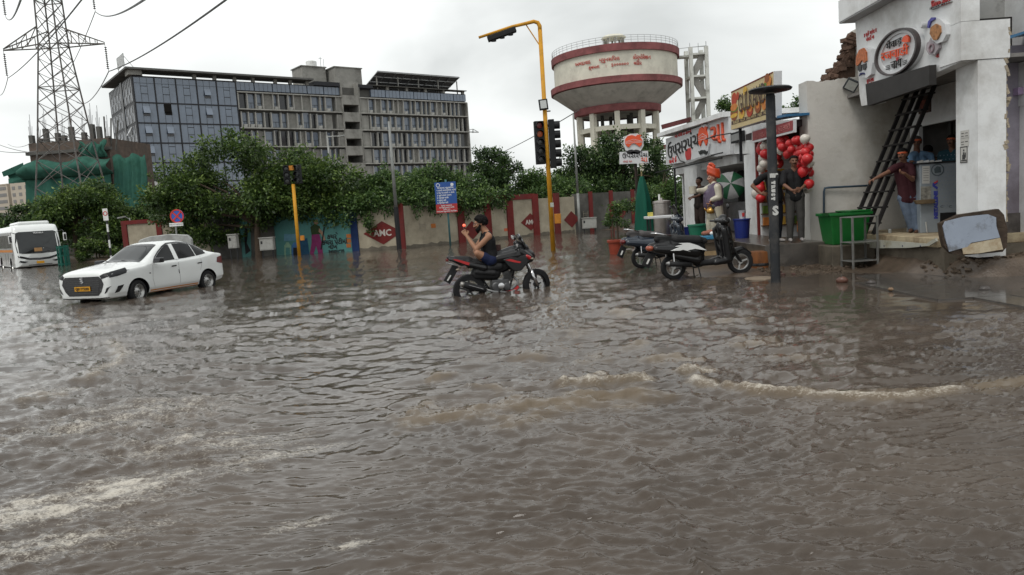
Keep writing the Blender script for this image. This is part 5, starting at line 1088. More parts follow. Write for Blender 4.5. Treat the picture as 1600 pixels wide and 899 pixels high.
# pillar and beam facing the camera at the near end
NP=Pl((7.31,11.95),(9.,11.95))
NP.box(.25,.70,.3,3.42,-.58,0,'pillar',shopw,ms); NP.box(-.02,.75,3.43,4.02,-.58,.012,'beam',shopw,ms); NP.box(-.015,.28,4.03,5.3,-.58,.0,'upper_pillar',shopw,ms)
m=MB()
for k in range(46):
    z=.9+3.1*k/46; m.obox(NP.p(.71+rr.uniform(-.02,.04)+(.03 if z>3.4 else 0),z,-.03+rr.uniform(-.08,.0)),(rr.uniform(.02,.07),.1,rr.uniform(.05,.12)),rotm('Y',rr.uniform(-30,30)))
m.build('chipped_plaster_edge',M('chipped_plaster',(.33,.28,.21),rough=.95,var=.35,scale=9,bump=.6),ms)
# porch: floor, back wall, ceiling, inner lintel and doorway
PB=Pl((8.75,16.0),(8.75,11.95))
MB().box(7.22,8.9,12.3,15.99,0,.46).build('platform_base',M('stained_base',(.10,.085,.065),rough=.6,var=.4,scale=3,bump=.4),ms)
edge=M('cream_stained_edge',(.36,.30,.2),rough=.7,var=.2,dirt=(.14,.09,.05),dscale=2.5,damt=.6,bump=.3)
MB().box(7.16,8.9,12.4,15.97,.46,.62).build('platform_slab',edge,ms,bevel=.015)
PB.box(0,4.05,2.72,3.43,.0,.1,'inner_lintel',shopw,ms); PB.box(0,4.05,3.43,4.9,-.1,.0,'upper_wall',shopw,ms); PB.box(-.0,.35,.62,2.72,.0,.08,'back_wall',shopw,ms); PB.box(3.2,4.05,.62,2.72,0,.08,'back_wall',shopw,ms)
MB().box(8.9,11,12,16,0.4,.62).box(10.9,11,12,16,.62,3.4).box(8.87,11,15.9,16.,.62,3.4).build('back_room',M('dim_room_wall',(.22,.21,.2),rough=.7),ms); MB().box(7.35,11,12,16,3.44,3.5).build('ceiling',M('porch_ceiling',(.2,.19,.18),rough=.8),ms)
MB().box(8.86,8.9,14.85,14.95,.62,2.72).build('door_frame',black,ms)
# counter alley inside, dark shutter box under the fascia
sh=FS.pbox((1365,131),(1368,165),(1467,132),(1467,101),.04,.16,'shutter_box',M('charcoal_board',(.035,.033,.032),rough=.6,var=.2,scale=3),None); tag(sh,'long charcoal shutter box hung under the white tea shop fascia','shutter box')
# logos on the fascia
u,z=FS.uv(1409,79); R0=.50
def ring(pl,u,z,r0,r1,o0,o1,name,mat,parent,sq=1.):
    m=MB(); c=pl.p(u,z,0); Rm=Matrix((pl.d,Vector((0,0,1)),pl.n)).transposed(); 
    m.lathe([(r0,o0),(r1,o0),(r1,o1),(r0,o1),(r0,o0)],48,c,Rm@Matrix.Diagonal((sq,1,1)),cap=False); return m.build(name,mat,parent,fix=True,ang=35)
def plate(pl,u,z,r,o0,o1,name,mat,parent,sq=1.):
    m=MB(); c=pl.p(u,z,0); Rm=Matrix((pl.d,Vector((0,0,1)),pl.n)).transposed(); m.lathe([(r,o0),(r,o1)],48,c,Rm@Matrix.Diagonal((sq,1,1))); return m.build(name,mat,parent,fix=True,ang=35)
hl=FS.uv(1377,85)[0]; hr=FS.uv(1447,75)[0]; top_=FS.uv(1412,45)[1]; bot_=FS.uv(1408,117)[1]; r_=(top_-bot_)/2; sq=abs(hr-hl)/2/r_*.97; u=(hl+hr)/2; z=(top_+bot_)/2
rs_=thing('round_sign','round white Hindi shop sign with a dark rim and orange lettering on the fascia','sign',(0,0,0))
plate(FS,u,z,r_,.0,.07,'disc',signw,rs_,sq); ring(FS,u,z,r_*.93,r_,.07,.15,'rim',M('dark_rim',(.05,.04,.04),rough=.4),rs_,sq); ring(FS,u,z,r_*.80,r_*.93,.07,.1,'inner_rim',signw,rs_,sq)
FS.text('मेवाड़',(1393,73),(1417,62),.19,sblk,.09,.015,rs_,bold=-.004); FS.text('रजवाडी',(1385,87),(1428,75),.2,sor,.09,.02,rs_,bold=.0); FS.text('चाय',(1400,103),(1417,97),.14,sblk,.09,.015,rs_,bold=-.004)
for dy in(0,2.6,5.2):
    FS.poly([(1392,103+dy),(1398,101+dy),(1398,102.2+dy),(1392,104.2+dy)],.09,.1,'stripe',sblk,rs_); FS.poly([(1419,95+dy),(1425,93+dy),(1425,94.2+dy),(1419,96.2+dy)],.09,.1,'stripe',sblk,rs_)
FS.poly([(1419,64),(1422,57),(1427,54),(1430,58),(1430,65),(1424,66)],.09,.12,'small_turban',sor,rs_); FS.poly([(1409,90),(1412,89),(1412,93),(1410,95)],.09,.11,'drop',sredl,rs_)
# turbaned face cut-out with dark glasses
fc=thing('face_sign','cut-out sign of a face with orange turban, dark glasses and moustache on the fascia','sign',(0,0,0)); q=lambda l:[(1250+a/4.494,b_/4.494) for a,b_ in l]
FS.poly(q([(425,440),(430,390),(455,340),(490,330),(530,345),(540,440),(530,520),(500,545),(465,540),(445,500)]),0,.09,'plate',signw,fc)
FS.poly(q([(432,450),(435,395),(455,350),(485,335),(505,365),(508,425),(490,440),(475,420),(455,450),(440,462)]),.091,.12,'turban',M('orange_turban_print',(.42,.13,.05),rough=.5,var=.35,scale=20),fc)
FS.poly(q([(441,462),(455,450),(470,455),(470,490),(455,503),(443,490)]),.091,.11,'lens',sblk,fc); FS.poly(q([(477,450),(500,443),(503,470),(495,490),(480,488)]),.091,.11,'lens',sblk,fc); FS.poly(q([(450,535),(460,512),(472,508),(485,508),(492,522),(472,520)]),.091,.11,'moustache',M('navy_print',(.02,.02,.08)),fc)
fdg=thing('dish_sign','cut-out sign of a plate of food and a small dish on the fascia','sign',(0,0,0))
FS.poly(q([(945,200),(950,150),(975,125),(1020,130),(1060,170),(1065,240),(1040,290),(1000,305),(965,280),(950,240)]),0,.09,'plate',signw,fdg)
FS.poly(q([(958,235),(965,190),(1000,165),(1030,180),(1035,225),(1010,275),(985,280)]),.091,.115,'food',M('print_food_mix',(.36,.17,.07),rough=.5,var=.5,scale=18),fdg); FS.poly(q([(943,190),(948,150),(972,120),(995,120),(993,135),(965,150),(952,195)]),.091,.12,'rim',M('print_blue_violet',(.1,.1,.35)),fdg)
FS.poly(q([(910,345),(920,300),(935,290),(945,265),(965,268),(968,295),(1000,300),(1005,335),(975,380),(935,385)]),0,.07,'small_dish',M('dish_grey',(.40,.36,.38),rough=.5,var=.2,scale=10),fdg); ring(FS,*FS.uv(1463,75),.05,.075,.072,.09,'dish_mark',M('dish_mauve',(.25,.18,.2)),fdg)
FS.text('Since 20xx'.replace('20xx','2011'),(1459,8),(1488,-2),.14,sredl,.03,.02,ms,bold=.02); FS.pbox((1457,12),(1457,16),(1490,3),(1490,1),.0,.05,'sign_strip',greym,ms)
FS.text('॥ શ્રી ગણેશ ॥\nમેવાડી ચા',(1351,59),(1370,50),.2,sredl,.005,.01,ms); FS.text('શુદ્ધ સ્વાદ',(1355,128),(1366,125),.1,sredl,.005,.01,ms); FS.text('નાસ્તો ₹ ૨૫/-',(1463,88),(1486,83),.1,sredl,.005,.01,ms); FS.poly(q([(862,170),(880,165),(880,190),(864,192)]),0,.02,'small_mark',sredl,ms); plate(FS,*FS.uv(1449,39),.05,.0,.12,'small_lamp',signw,ms)
# lamp on plaster wall
u,z=PW.uv(1326,135); o=thing('flood_lamp','square flood lamp tilted on the plaster wall beside the white fascia','flood lamp',PW.p(u,z,.12)); o.rotation_euler=(R(25),R(30),R(-15))
MB().box(-.13,.13,-.03,.05,-.12,.12).build('body',M('lamp_body',(.06,.065,.07),rough=.5),o,bevel=.01); MB().box(-.1,.1,-.036,-.03,-.09,.09).build('lens',M('flood_glass',(.40,.41,.38),rough=.2,var=.15,scale=20),o); MB().tube([(0,.05,0),(0,.2,-.05)],.02,6).build('arm',blk,o)
# wall plaque in the porch, papers on the pillar
u,z=PB.uv(1446.5,163.5,.1); o=PB.box(u-.2,u+.2,z-.17,z+.17,.1,.14,'wall_picture',M('picture_brown',(.07,.035,.025),rough=.4)); tag(o,'small brown framed picture on the porch back wall','picture'); PB.box(u-.12,u+.12,z-.11,z+.09,.141,.145,'print',M('picture_red',(.22,.06,.04),rough=.4,var=.6,scale=12),o)
pap=M('paper',(.50,.49,.46),rough=.6,var=.05); inkm=M('ink',(.06,.06,.06),rough=.6,var=0)
PP=Pl((7.56,12.53),(7.56,11.95))
def paper(px0,py0,px1,py1,lab,lines,out=.004):
    u0,z1=PP.uv(px0,py0,out); u1,z0=PP.uv(px1,py1,out); o=PP.box(u0,u1,z0,z1,out,out+.004,'paper_notice',pap); tag(o,lab,'paper notice'); 
    for (a,b_,c,d_) in lines: PP.box(u0+(u1-u0)*a,u0+(u1-u0)*c,z0+(z1-z0)*b_,z0+(z1-z0)*d_,out+.005,out+.006,'print',inkm,o)
    return o
pl_=lambda *k:paper(*k)
pl_(1501,205,1514,215.5,'upper white notice of printed lines on the shop pillar',[(.1,.6,.42,.68),(.58,.6,.9,.68),(.1,.25,.42,.33),(.58,.25,.9,.33)]); pl_(1501,217,1514,228,'middle white notice with lines on the shop pillar',[(.1,.5,.42,.6),(.58,.5,.9,.6),(.1,.2,.42,.28)])
pl_(1500.5,230,1512,254,'black bordered notice with a figure below two white notices on the pillar',[(0,0,.08,1),(.92,0,1,1),(.08,.94,.92,1),(.08,0,.92,.06),(.3,.2,.7,.5),(.4,.5,.6,.65),(.42,.7,.6,.82),(.15,.1,.9,.18),(.65,.3,.8,.62)])
# ---- neighbour at the right edge
lil=M('lilac_wall',(.33,.305,.36),rough=.85,var=.08,scale=1,dirt=(.16,.14,.16),dscale=.6,damt=.5,bump=.2)
nb_=thing('lilac_building','lilac painted house wall with a mouldy concrete parapet at the right edge','building',(0,0,0)); NR=Pl((8.02,12.6),(11.5,12.6))
NR.box(-.1,3.4,.0,3.72,-.3,0,'wall',lil,nb_); NR.prism([(-.6,4.2),(3.4,4.1),(3.4,7.),(-.6,7.)],-1.,-.5,'parapet',mould,nb_); NR.box(-.55,3.4,3.72,4.25,-.8,-.31,'beam',M('soot_black_concrete',(.035,.032,.03),rough=.9,var=.5,scale=5),nb_)
NR.pbox((1583,139),(1583,150),(1606,147),(1606,136),0,.12,'ledge',M('lilac_ledge',(.40,.30,.46),rough=.7),nb_); NR.prism([(-.02,3.70),(.5,3.84),(.5,3.88),(-.02,3.75)],0,.35,'roof_sheet',M('blue_roof_sheet'),nb_); NR.prism([(.5,3.84),(3.,4.0),(3.,4.04),(.5,3.88)],0,.35,'roof_sheet',M('blue_roof_sheet'),nb_)
NR.box(0.0,3.4,.0,.95,.001,.03,'stained_foot',M('damp_foot',(.09,.08,.075),rough=.8,var=.5,scale=4,bump=.4),nb_)
# ---- steep steel stair-ladder in the porch
lad=M('dark_ladder_steel',(.02,.018,.018),rough=.5,var=.2)
ld=thing('ladder','wide black steel ladder leaning up through the porch','ladder',(0,0,0))
A0_=P(1346,322,15.4); A1=P(1409,168,15.4); A0_.z=A0_.z; dA=(A1-A0_); foot=A0_-dA*((A0_.z-.62)/dA.z); tipA=foot+dA*((3.42-.62)/dA.z)
off=Vector((.06,-.85,0)); rails=[]
for k,t in enumerate((0,.36,.64,1)): q=off*t; MB().beam(foot+q,tipA+q,.05,.07).build('rail',lad,ld)
for k in range(9):
    t=(k+.7)/9.2; a=foot.lerp(tipA,t); MB().beam(a,a+off,.16,.03,up=(0,0,1)).build('rung',lad,ld)
# pipe railing on plaster wall
bpipe=M('blue_grey_pipe',(.05,.08,.11),rough=.5); o=MB().tube([PW.p(*PW.uv(1285.5,372),.06),PW.p(*PW.uv(1285.5,300),.06),PW.p(*PW.uv(1287,294.5),.06),PW.p(*PW.uv(1292,293.5),.06),PW.p(*PW.uv(1352,290.5),.1)],.022,8).build('water_pipe',bpipe,smooth=True); tag(o,'thin blue grey pipe bent along the plaster wall above the green bin','pipe')
# ---- green bin
b=P(1319,381,15.1); zz=b.z; o=thing('wheelie_bin','green plastic bin standing on the ledge against the plaster wall','bin',b); gp_=M('green_plastic',(.004,.115,.018),rough=.35,var=.12)
m=MB(); m.add([(-.33,-.25,0),(.33,-.25,0),(.33,.25,0),(-.33,.25,0),(-.4,-.32,.6),(.4,-.32,.6),(.4,.32,.6),(-.4,.32,.6)],[(0,3,2,1),(0,1,5,4),(1,2,6,5),(2,3,7,6),(3,0,4,7)]); m.build('tub',gp_,o,fix=True,bevel=.02)
m=MB(); m.box(-.43,.43,-.35,-.30,.58,.64).box(-.43,.43,.30,.35,.58,.64).box(-.43,-.38,-.3,.3,.58,.64).box(.38,.43,-.3,.3,.58,.64); m.build('rim',gp_,o,bevel=.01); MB().box(-.03,.41,-.36,.33,.645,.67).build('lid',gp_,o,bevel=.01)
struct(MB().box(6.35,7.2,14.6,15.95,.0,zz).build('bin_ledge',M('stained_base'),bevel=.02))
# pale broken sheet lying at the platform foot
o=thing('broken_sheet','long pale broken board with small dark dots lying against the platform','board',(0,0,0))
pts=[(1288,381),(1345,373),(1400,377),(1450,381),(1464,372),(1466,377),(1455,384),(1420,387.5),(1370,388),(1320,385)]
PX=Pl((7.12,16.2),(7.12,11.5)); PX.poly(pts,.0,.03,'board',M('pale_sheet',(.38,.38,.33),rough=.6,var=.15,dirt=(.2,.17,.1),dscale=3),o)
for x in(1384,1413,1330,1441): disc(PX,x,384.4,.012,.012,M('blue_dot',(.02,.03,.1)),.031,'dot',o)
# ---- steel rack
b=P(1343,409,14.35); b.z=gp(b.x,b.y)-.02; o=thing('steel_rack','bare three shelf steel rack standing in the water before the green bin','rack',b,R(6)); rk=M('rack_steel',(.22,.22,.21),rough=.4,metal=.5,var=.2)
zt=P(1343,338,14.35).z-b.z
for sx in(-.25,.25):
    for sy in(-.2,.2): MB().box(sx-.016,sx+.016,sy-.016,sy+.016,-.15,zt+(.0)).build('leg',rk,o)
for z in(.16,.52,zt): MB().box(-.27,.27,-.21,.21,z-.02,z).build('shelf',rk,o,bevel=.004)
# ---- fridge-like counter
cp=M('patterned_film',(.33,.37,.40),rough=.25,metal=.3,var=.05); 
b=P(1470,366,14.0); b.z=.62; fr=thing('snack_counter','tall counter clad in floral steel film with blue vertical writing, on the platform','counter',(0,0,0))
FR=Pl((P(1437,310,14.0).x,14.0),(P(1501,310,14.0).x,13.85)); uL,_=FR.uv(1437.5,300); uR,_=FR.uv(1500,300); zt=FR.uv(1470,255)[1]
FR.box(uL,uR,.62,zt,-.55,0,'body',cp,fr,bevel=.008)
m=MB()
for j in range(15):
    for i in range(8):
        u_=uL+.29+i*.062+(.031 if j%2 else 0); z_=.95+j*.078; 
        if u_>uR-.03 or (z_<1.05 and .36<u_-uL<.6): continue
        m.prism([(u_+(.014 if k%2==0 else .006)*math.cos(k*PI/5),z_+(.014 if k%2==0 else .006)*math.sin(k*PI/5)) for k in range(10)],.002,.003,lambda a,b_,w:tuple(FR.p(a,b_,w)))
ob=m.build('flower_print',M('film_print',(.14,.19,.25),rough=.35),fr,fix=True); ob['kind']='stuff'
FR.box(uL-.04,uR+.04,zt,zt+.03,-.6,.03,'top',black,fr,bevel=.005)
def fq(x,y): return (1270+x/3.597,180+y/3.597)
FR.pbox(fq(614,288),fq(614,385),fq(656,385),fq(656,285),.003,.008,'paper',pap,fr); FR.pbox(fq(606,402),fq(606,478),fq(664,478),fq(664,400),.003,.007,'paper',M('torn_paper',(.22,.21,.18),rough=.7,var=.6,scale=14),fr)
FR.pbox(fq(560,480),fq(575,502),fq(672,496),fq(672,472),.01,.14,'cloth',M('brown_cloth',(.12,.085,.05),rough=.9,bump=.4),fr,bevel=.01)
for yy in(300,312,324,340,352,368): FR.pbox(fq(620,yy),fq(620,yy+2),fq(650,yy+1),fq(650,yy-1),.0085,.009,'print',inkm,fr)
uc,zc=FR.uv(*fq(701,308)); ring(FR,uc,zc,.095,.112,.003,.007,'round_logo',M('logo_grey',(.07,.09,.1)),fr); FR.prism([(uc-.05,zc-.06),(uc+.06,zc-.05),(uc+.05,zc+.05),(uc-.01,zc+.07),(uc-.06,zc+.02)],.003,.006,'logo_face',M('logo_grey'),fr)
FR.poly([fq(*t) for t in((672,385),(700,368),(700,385),(685,395),(703,405),(698,418),(672,400))],.003,.008,'emblem',M('emblem_blue',(.05,.06,.3)),fr); FR.poly([fq(*t) for t in((678,380),(702,366),(702,376),(684,386))],.0085,.010,'emblem_stripe',sredl,fr)
# vertical writing
u0_,z0_=FR.uv(*fq(692,505)); t_=text('METALLINE',.15,M('emblem_blue'),None,Matrix.Identity(4),ext=.002,bold=.012); t_.parent=fr; t_.matrix_local=frame(FR.p(u0_,z0_,.005),(0,0,1),-FR.d); 
me=t_.data; c=np.array([v.co for v in me.vertices]); me.transform(Matrix.Diagonal((.52/np.ptp(c[:,0]),.07/np.ptp(c[:,1]),1,1)))
FR.pbox(fq(715,550),fq(715,610),fq(803,600),fq(803,545),.003,.01,'dark_recess',black,fr)
for x in(725,773): FR.text('C',fq(x-8,515),fq(x+8,513),.045,M('logo_grey'),.004,.002,fr)
for i,(a,b_) in enumerate([(606,632),(636,664),(668,692),(696,736)]): FR.pbox(fq(a,258),fq(a,274),fq(b_,266),fq(b_,250),-.2-.03*i,-.1,'box_on_top',[pap,white,pap,white][i],fr)
o=MB().tube([FR.p(*FR.uv(*fq(x,y)),.03) for x,y in((632,600),(638,655),(652,690),(668,705))],.012,6).tube([FR.p(*FR.uv(*fq(x,y)),.05) for x,y in((668,700),(672,755),(670,790))],.035,8).tube([FR.p(*FR.uv(*fq(x,y)),.06) for x,y in((590,793),(660,789))],.03,8).build('drain_pipe',M('white_pvc',(.42,.42,.40),rough=.4)); tag(o,'white plastic drain pipe dropping from the counter off the platform','pipe')
for x,y in((433,655),(537,655)):
    p=P(1270+x/3.597,180+y/3.597,14.6); o=MB().lathe([(.03,0),(.035,.07),(.032,.075)],14).build('tea_glass',M('glass_grey',(.3,.31,.3),rough=.2),loc=(p.x,14.6,.622)); tag(o,'small glass on the platform floor '+('farther left' if x<500 else 'nearer the counter'),'glass')
# ---- broken slab leaning against pillar
SL=Pl((P(1470,370,11.75).x,11.75),(P(1572,370,11.6).x,11.6)); o=thing('broken_slab','broken board panel, blue grey above and cream below, leaning by the pillar','slab',(0,0,0))
def sq_(l): return [fq(*t) for t in l]
SL.poly(sq_([(722,610),(830,560),(1050,528),(1080,560),(1100,640),(1098,740),(1072,770),(850,790),(790,782),(745,740),(730,680)]),-.16,-.03,'broken_board',M('wet_brown_board',(.05,.035,.025),rough=.6,var=.4,scale=5,bump=.6),o)
SL.poly(sq_([(732,625),(745,598),(850,572),(985,558),(1030,575),(1032,625),(1052,688),(890,718),(870,740),(768,768),(745,690)]),-.028,.0,'blue_panel',M('blue_grey_laminate',(.27,.31,.38),rough=.45,var=.08,scale=3,dirt=(.1,.1,.1),dscale=5,damt=.3),o)
SL.poly(sq_([(838,740),(893,722),(1054,690),(1070,755),(930,778),(848,782)]),-.028,-.002,'cream_panel',M('cream_laminate',(.46,.40,.29),rough=.5,var=.1,dirt=(.25,.15,.07),dscale=4,damt=.5),o)
# ---- street lamp post with disc lamp
b=G(1212,438,.02); b.z=-.05; sp=thing('lamp_post','dark grey lamp post with a flat round top and white graffiti','lamp post',b); zt=P(1205,146,b.y).z-b.z
dg=M('dark_grey_post',(.022,.024,.027),rough=.5,var=.15,scale=2,dirt=(.07,.065,.06),dscale=3)
MB().lathe([(.088,0),(.083,.05),(.081,zt-.05),(.07,zt-.02),(.06,zt)],24).build('post',dg,sp,ang=40); MB().lathe([(.06,zt),(.18,zt+.01),(.345,zt+.035),(.365,zt+.065),(.33,zt+.09),(.13,zt+.115),(.001,zt+.12)],40).build('lamp_disc',dg,sp,ang=30)
MB().lathe([(.07,zt-.01),(.13,zt+.0)],20).build('lamp_ring',M('pale_ring',(.3,.3,.28),rough=.4),sp)
chalk=M('white_graffiti',(.5,.5,.48),rough=.8,var=.1)
def gtext(s,px,py,size,ang=0):
    a=rel(px,py,b); x=max(-.07,min(.07,a.x)); y=-math.sqrt(.0835**2-x*x); 
    t=text(s,size,chalk,sp,Matrix.Translation((x,y-.001,a.z))@Matrix.Rotation(math.atan2(x,-y)*1.0,4,'Z')@Matrix.Rotation(R(90),4,'X')@Matrix.Rotation(R(ang),4,'Z'),ext=.002,bold=.012,name='graffiti')
gtext('ms',1206.5,274,.11); gtext('S',1209,330,.21); 
for i,ch in enumerate('TRUST'): gtext(ch,1205.5,286+i*6.2,.062,-90)
# ---- manhole lid, grass, stump, stones
b=P(1187,434,13.9); b.z=gp(b.x,b.y)+.02; o=MB().lathe([(.27,0),(.28,.03),(.27,.05),(.2,.06),(.001,.062)],28).build('manhole_lid',M('stone_disc',(.22,.175,.13),rough=.7,var=.2,dirt=(.1,.08,.06),dscale=5),loc=b,ang=40); tag(o,'round tan stone lid on the ground beside the lamp post','manhole lid')
gb=M('grass_blade',(.045,.075,.015),rough=.6,var=.3); m=MB(); r=random.Random(4)
for k in range(420):
    x=b.x+r.gauss(.05,.28); y=b.y-.38+r.gauss(0,.10); z=gp(x,y)+.02; h=r.uniform(.03,.10); a=r.uniform(0,PI); dx,dy=math.cos(a)*.008,math.sin(a)*.008; m.add([(x-dx,y-dy,z-.04),(x+dx,y+dy,z-.04),(x+r.uniform(-.03,.03),y+r.uniform(-.03,.03),z+h)],[(0,1,2)])
o=m.build('grass',gb,kind='stuff'); tag(o,'tufts of grass and weeds in front of the stone lid','grass')
b=P(1187,409,15.4); b.z=gp(b.x,b.y)-.05; o=thing('wood_stump','brown rusty barrel-like stump against the dark ledge','stump',b); MB().lathe([(.19,0),(.2,.1),(.19,.38),(.18,.4),(.01,.41)],22).build('body',M('rust_brown',(.16,.06,.02),rough=.6,var=.5,scale=5,stretch=(1,1,.3)),o,ang=40); MB().lathe([(.202,.1),(.205,.13),(.2,.16)],22,cap=False).build('band',black,o)
stm=M('wet_stone',(.05,.042,.038),rough=.4,var=.3,scale=8)
def stone(px,py,sz,lab,seed,mat=stm):
    p=G(px,py,.02); r=random.Random(seed); m=MB(); m.sphere((0,0,0),(sz,sz*.8,sz*.6),9,6); m.v=[(x*(1+r.uniform(-.2,.2)),y*(1+r.uniform(-.2,.2)),z*(1+r.uniform(-.2,.2))) for x,y,z in m.v]; o=m.build('stone',mat,loc=(p.x,p.y,max(gp(p.x,p.y),0)+sz*.2),smooth=True); tag(o,lab,'stone'); return o
stone(1539,451,.075,'lone dark stone sticking out of the still water at the right',1); stone(1316,438,.1,'brown broken brick lying below the steel rack',2,M('brick_red_wet',(.11,.05,.035),rough=.4)); stone(1362,441,.07,'flat dark stone lying just right of the rack legs',3); stone(1392,451,.045,'small tan stone in the water right of the rack',4,M('tan_wet',(.18,.11,.06),rough=.4))
m=MB(); r=random.Random(8)
for k in range(260):
    px=r.gauss(1238,22); py=437+r.gauss(0,5)-(px-1238)*.05; p=G(px,py,.03); s=r.uniform(.012,.05); m.obox((p.x,p.y,gp(p.x,p.y)+s*.3),(s*2,s*1.5,s),rotm('Z',r.uniform(0,180))@rotm('X',r.uniform(-30,30)))
o=m.build('rubble',M('reddish_rubble',(.09,.05,.042),rough=.6,var=.5,scale=9),kind='stuff'); tag(o,'scatter of reddish rubble right of the lamp post foot','rubble')
m=MB()
for k in range(420):
    x=r.uniform(5.0,9.3); y=r.uniform(14.1,15.9) if x<7.1 else r.uniform(11.9,12.9); s=r.uniform(.01,.045); m.obox((x,y,gp(x,y)+s*.2),(s*2,s*1.5,s),rotm('Z',r.uniform(0,180))@rotm('X',r.uniform(-30,30)))
o=m.build('debris',M('brown_debris',(.10,.075,.055),rough=.6,var=.5,scale=9),kind='stuff'); tag(o,'small stones and litter on the muddy verge before the shops','debris')
# paving just under the surface at the far right: tiles with sunk joints
pv_=bpy.data.objects.new('pavement',None); COL.objects.link(pv_); struct(pv_); pm_=M('wet_paving',(.085,.078,.072),rough=.10,var=.2,scale=3,dirt=(.06,.052,.045),dscale=2); pme=MB().box(-.237,.237,-.237,.237,-.04,0).mesh('tile',pm_); rr=random.Random(2)
for i in range(9):
    for j in range(10):
        x=5.9+i*.48+j*.0; y=8.6+j*.48
        if x<5.3+.35*abs(j-5)*.6: continue
        o=link('tile',pme,pv_,(x,y,-.004+rr.uniform(0,.006)),(rr.uniform(-.004,.004),rr.uniform(-.004,.004),0))
# ---- small things by the tea stall
b=P(1159.5,368,18.4); b.z=.42; o=thing('bin','blue plastic bin on the ledge between the statue and the white pillar','bin',b); MB().lathe([(.16,0),(.165,.02),(.2,.52),(.22,.53),(.22,.56),(.195,.56)],26).build('tub',M('blue_plastic'),o,ang=40)
o=MB().lathe([(.07,0),(.09,.19),(.098,.2)],18).build('paper_cup',signw,loc=(b.x+.02,b.y,b.z+.56),ang=40); tag(o,'big white cup with a red mark on the blue bin','cup'); MB().box(-.03,.03,-.088,-.08,.05,.14).build('mark',sredl,o)
b=P(1091,360,20.2); b.z=.30; o=thing('crate','green plastic tub behind the scooters under the dark dressed man','tub',b); MB().lathe([(.2,0),(.27,.5),(.29,.51),(.29,.55)],24).build('tub',M('teal_green_plastic',(.01,.14,.08),rough=.4),o,ang=40)
b=P(1110,376,17.3); o=thing('bench','low dark wooden bench with a light plank behind the black scooter','bench',(b.x,b.y,.12)); MB().box(-.5,.5,-.2,.2,.40,.46).build('seat',M('wet_wood',(.07,.05,.035),rough=.5,bump=.3),o); MB().box(-.5,.5,-.21,-.17,.10,.2).build('rail',M('pale_wood',(.28,.2,.11),rough=.6),o); MB().box(-.48,-.42,-.2,.2,-.05,.4).build('leg',black,o); MB().box(.42,.48,-.2,.2,-.05,.4).build('leg',black,o); MB().box(-.45,.45,-.15,-.1,.2,.39).build('panel',M('brown_panel',(.09,.07,.05),rough=.6),o)
bx=b.x; o=thing('tray','light blue tray on the low bench','tray',(bx,b.y,.585)); MB().box(-.22,.22,-.15,.15,0,.09).build('body',M('sky_blue_plastic',(.03,.19,.33),rough=.4),o,bevel=.015)
for k,(dx,dy,s) in enumerate([(-.12,0,.07),(0,.03,.085),(.1,-.01,.07),(.05,-.06,.06)]): o=MB().sphere((0,0,0),(s*1.3,s,s*.8),12,8).build('bag',M('pink_brown_bag',(.28,.11,.075),rough=.5,var=.3,scale=12) if k<3 else white,loc=(bx+dx,b.y+dy,.675+s*.75),smooth=True); tag(o,['left pinkish bag on the blue tray','largest pinkish bag on the blue tray','right pinkish bag on the blue tray','small white bag on the blue tray'][k],'bag')
# umbrella hanging open on its side
c=P(1141,290,20.6); o=thing('umbrella','open green and white umbrella hanging on its side beside the statue','umbrella',c); o.rotation_euler=(R(68),R(14),R(-18))
for k in range(8):
    a0=2*PI*k/8;a1=2*PI*(k+1)/8; m=MB(); NN=5
    for i in range(NN+1):
        t=i/NN; rr_=.42*math.sin(t*1.25)/math.sin(1.25); z=.16*(math.cos(t*1.25)-math.cos(1.25))/(1-math.cos(1.25))
        for aa in(a0,(a0+a1)/2,a1): sc=1-.05*(aa==(a0+a1)/2)*t; m.v.append((rr_*math.cos(aa)*sc,rr_*math.sin(aa)*sc,z))
    for i in range(NN): q=i*3; m.f+=[(q,q+1,q+4,q+3),(q+1,q+2,q+5,q+4)]
    m.build('panel',M('umbrella_green',(.006,.05,.02),rough=.5) if k%2 else M('umbrella_white',(.22,.22,.22),rough=.5),o,smooth=True)
MB().tube([(0,0,.2),(0,0,-.5)],.01,6).build('shaft',steel,o)
# ============================================================ VEHICLES
from mathutils.bvhtree import BVHTree
tyre=M('tyre_rubber',(.014,.014,.015),rough=.7,var=.3,scale=10); rimc=M('silver_rim',(.42,.42,.41),rough=.35,metal=.8,var=.15)
carw=M('car_white',(.74,.76,.75),rough=.22,var=.02,coat=.8,scale=2); carb=M('gloss_black_trim',(.012,.012,.014),rough=.25,var=0,coat=.3); cglass=M('car_glass',(.02,.023,.024),rough=.06,var=.2,scale=1.5,spec=.5,coat=0); sglass=M('car_side_glass',(.012,.013,.014),rough=.1,var=.3,scale=2,spec=.25)
hlamp=M('headlamp_smoked',(.02,.021,.023),rough=.42,var=.4,scale=12,coat=0,spec=.2); chrome=M('chrome',(.55,.55,.56),rough=.15,metal=1,var=.05); plateY=M('yellow_plate',(.62,.30,.02),rough=.5,var=.05); ornl=M('orange_reflector',(.55,.19,.02),rough=.5,var=.1)
def catmull(P_,t):
    n=len(P_); i=int(min(max(math.floor(t),0),n-2)); f=t-i; p=[P_[max(0,min(n-1,i+k))] for k in(-1,0,1,2)]
    return .5*((2*p[1])+(-p[0]+p[2])*f+(2*p[0]-5*p[1]+4*p[2]-p[3])*f*f+(-p[0]+3*p[1]-3*p[2]+p[3])*f**3)
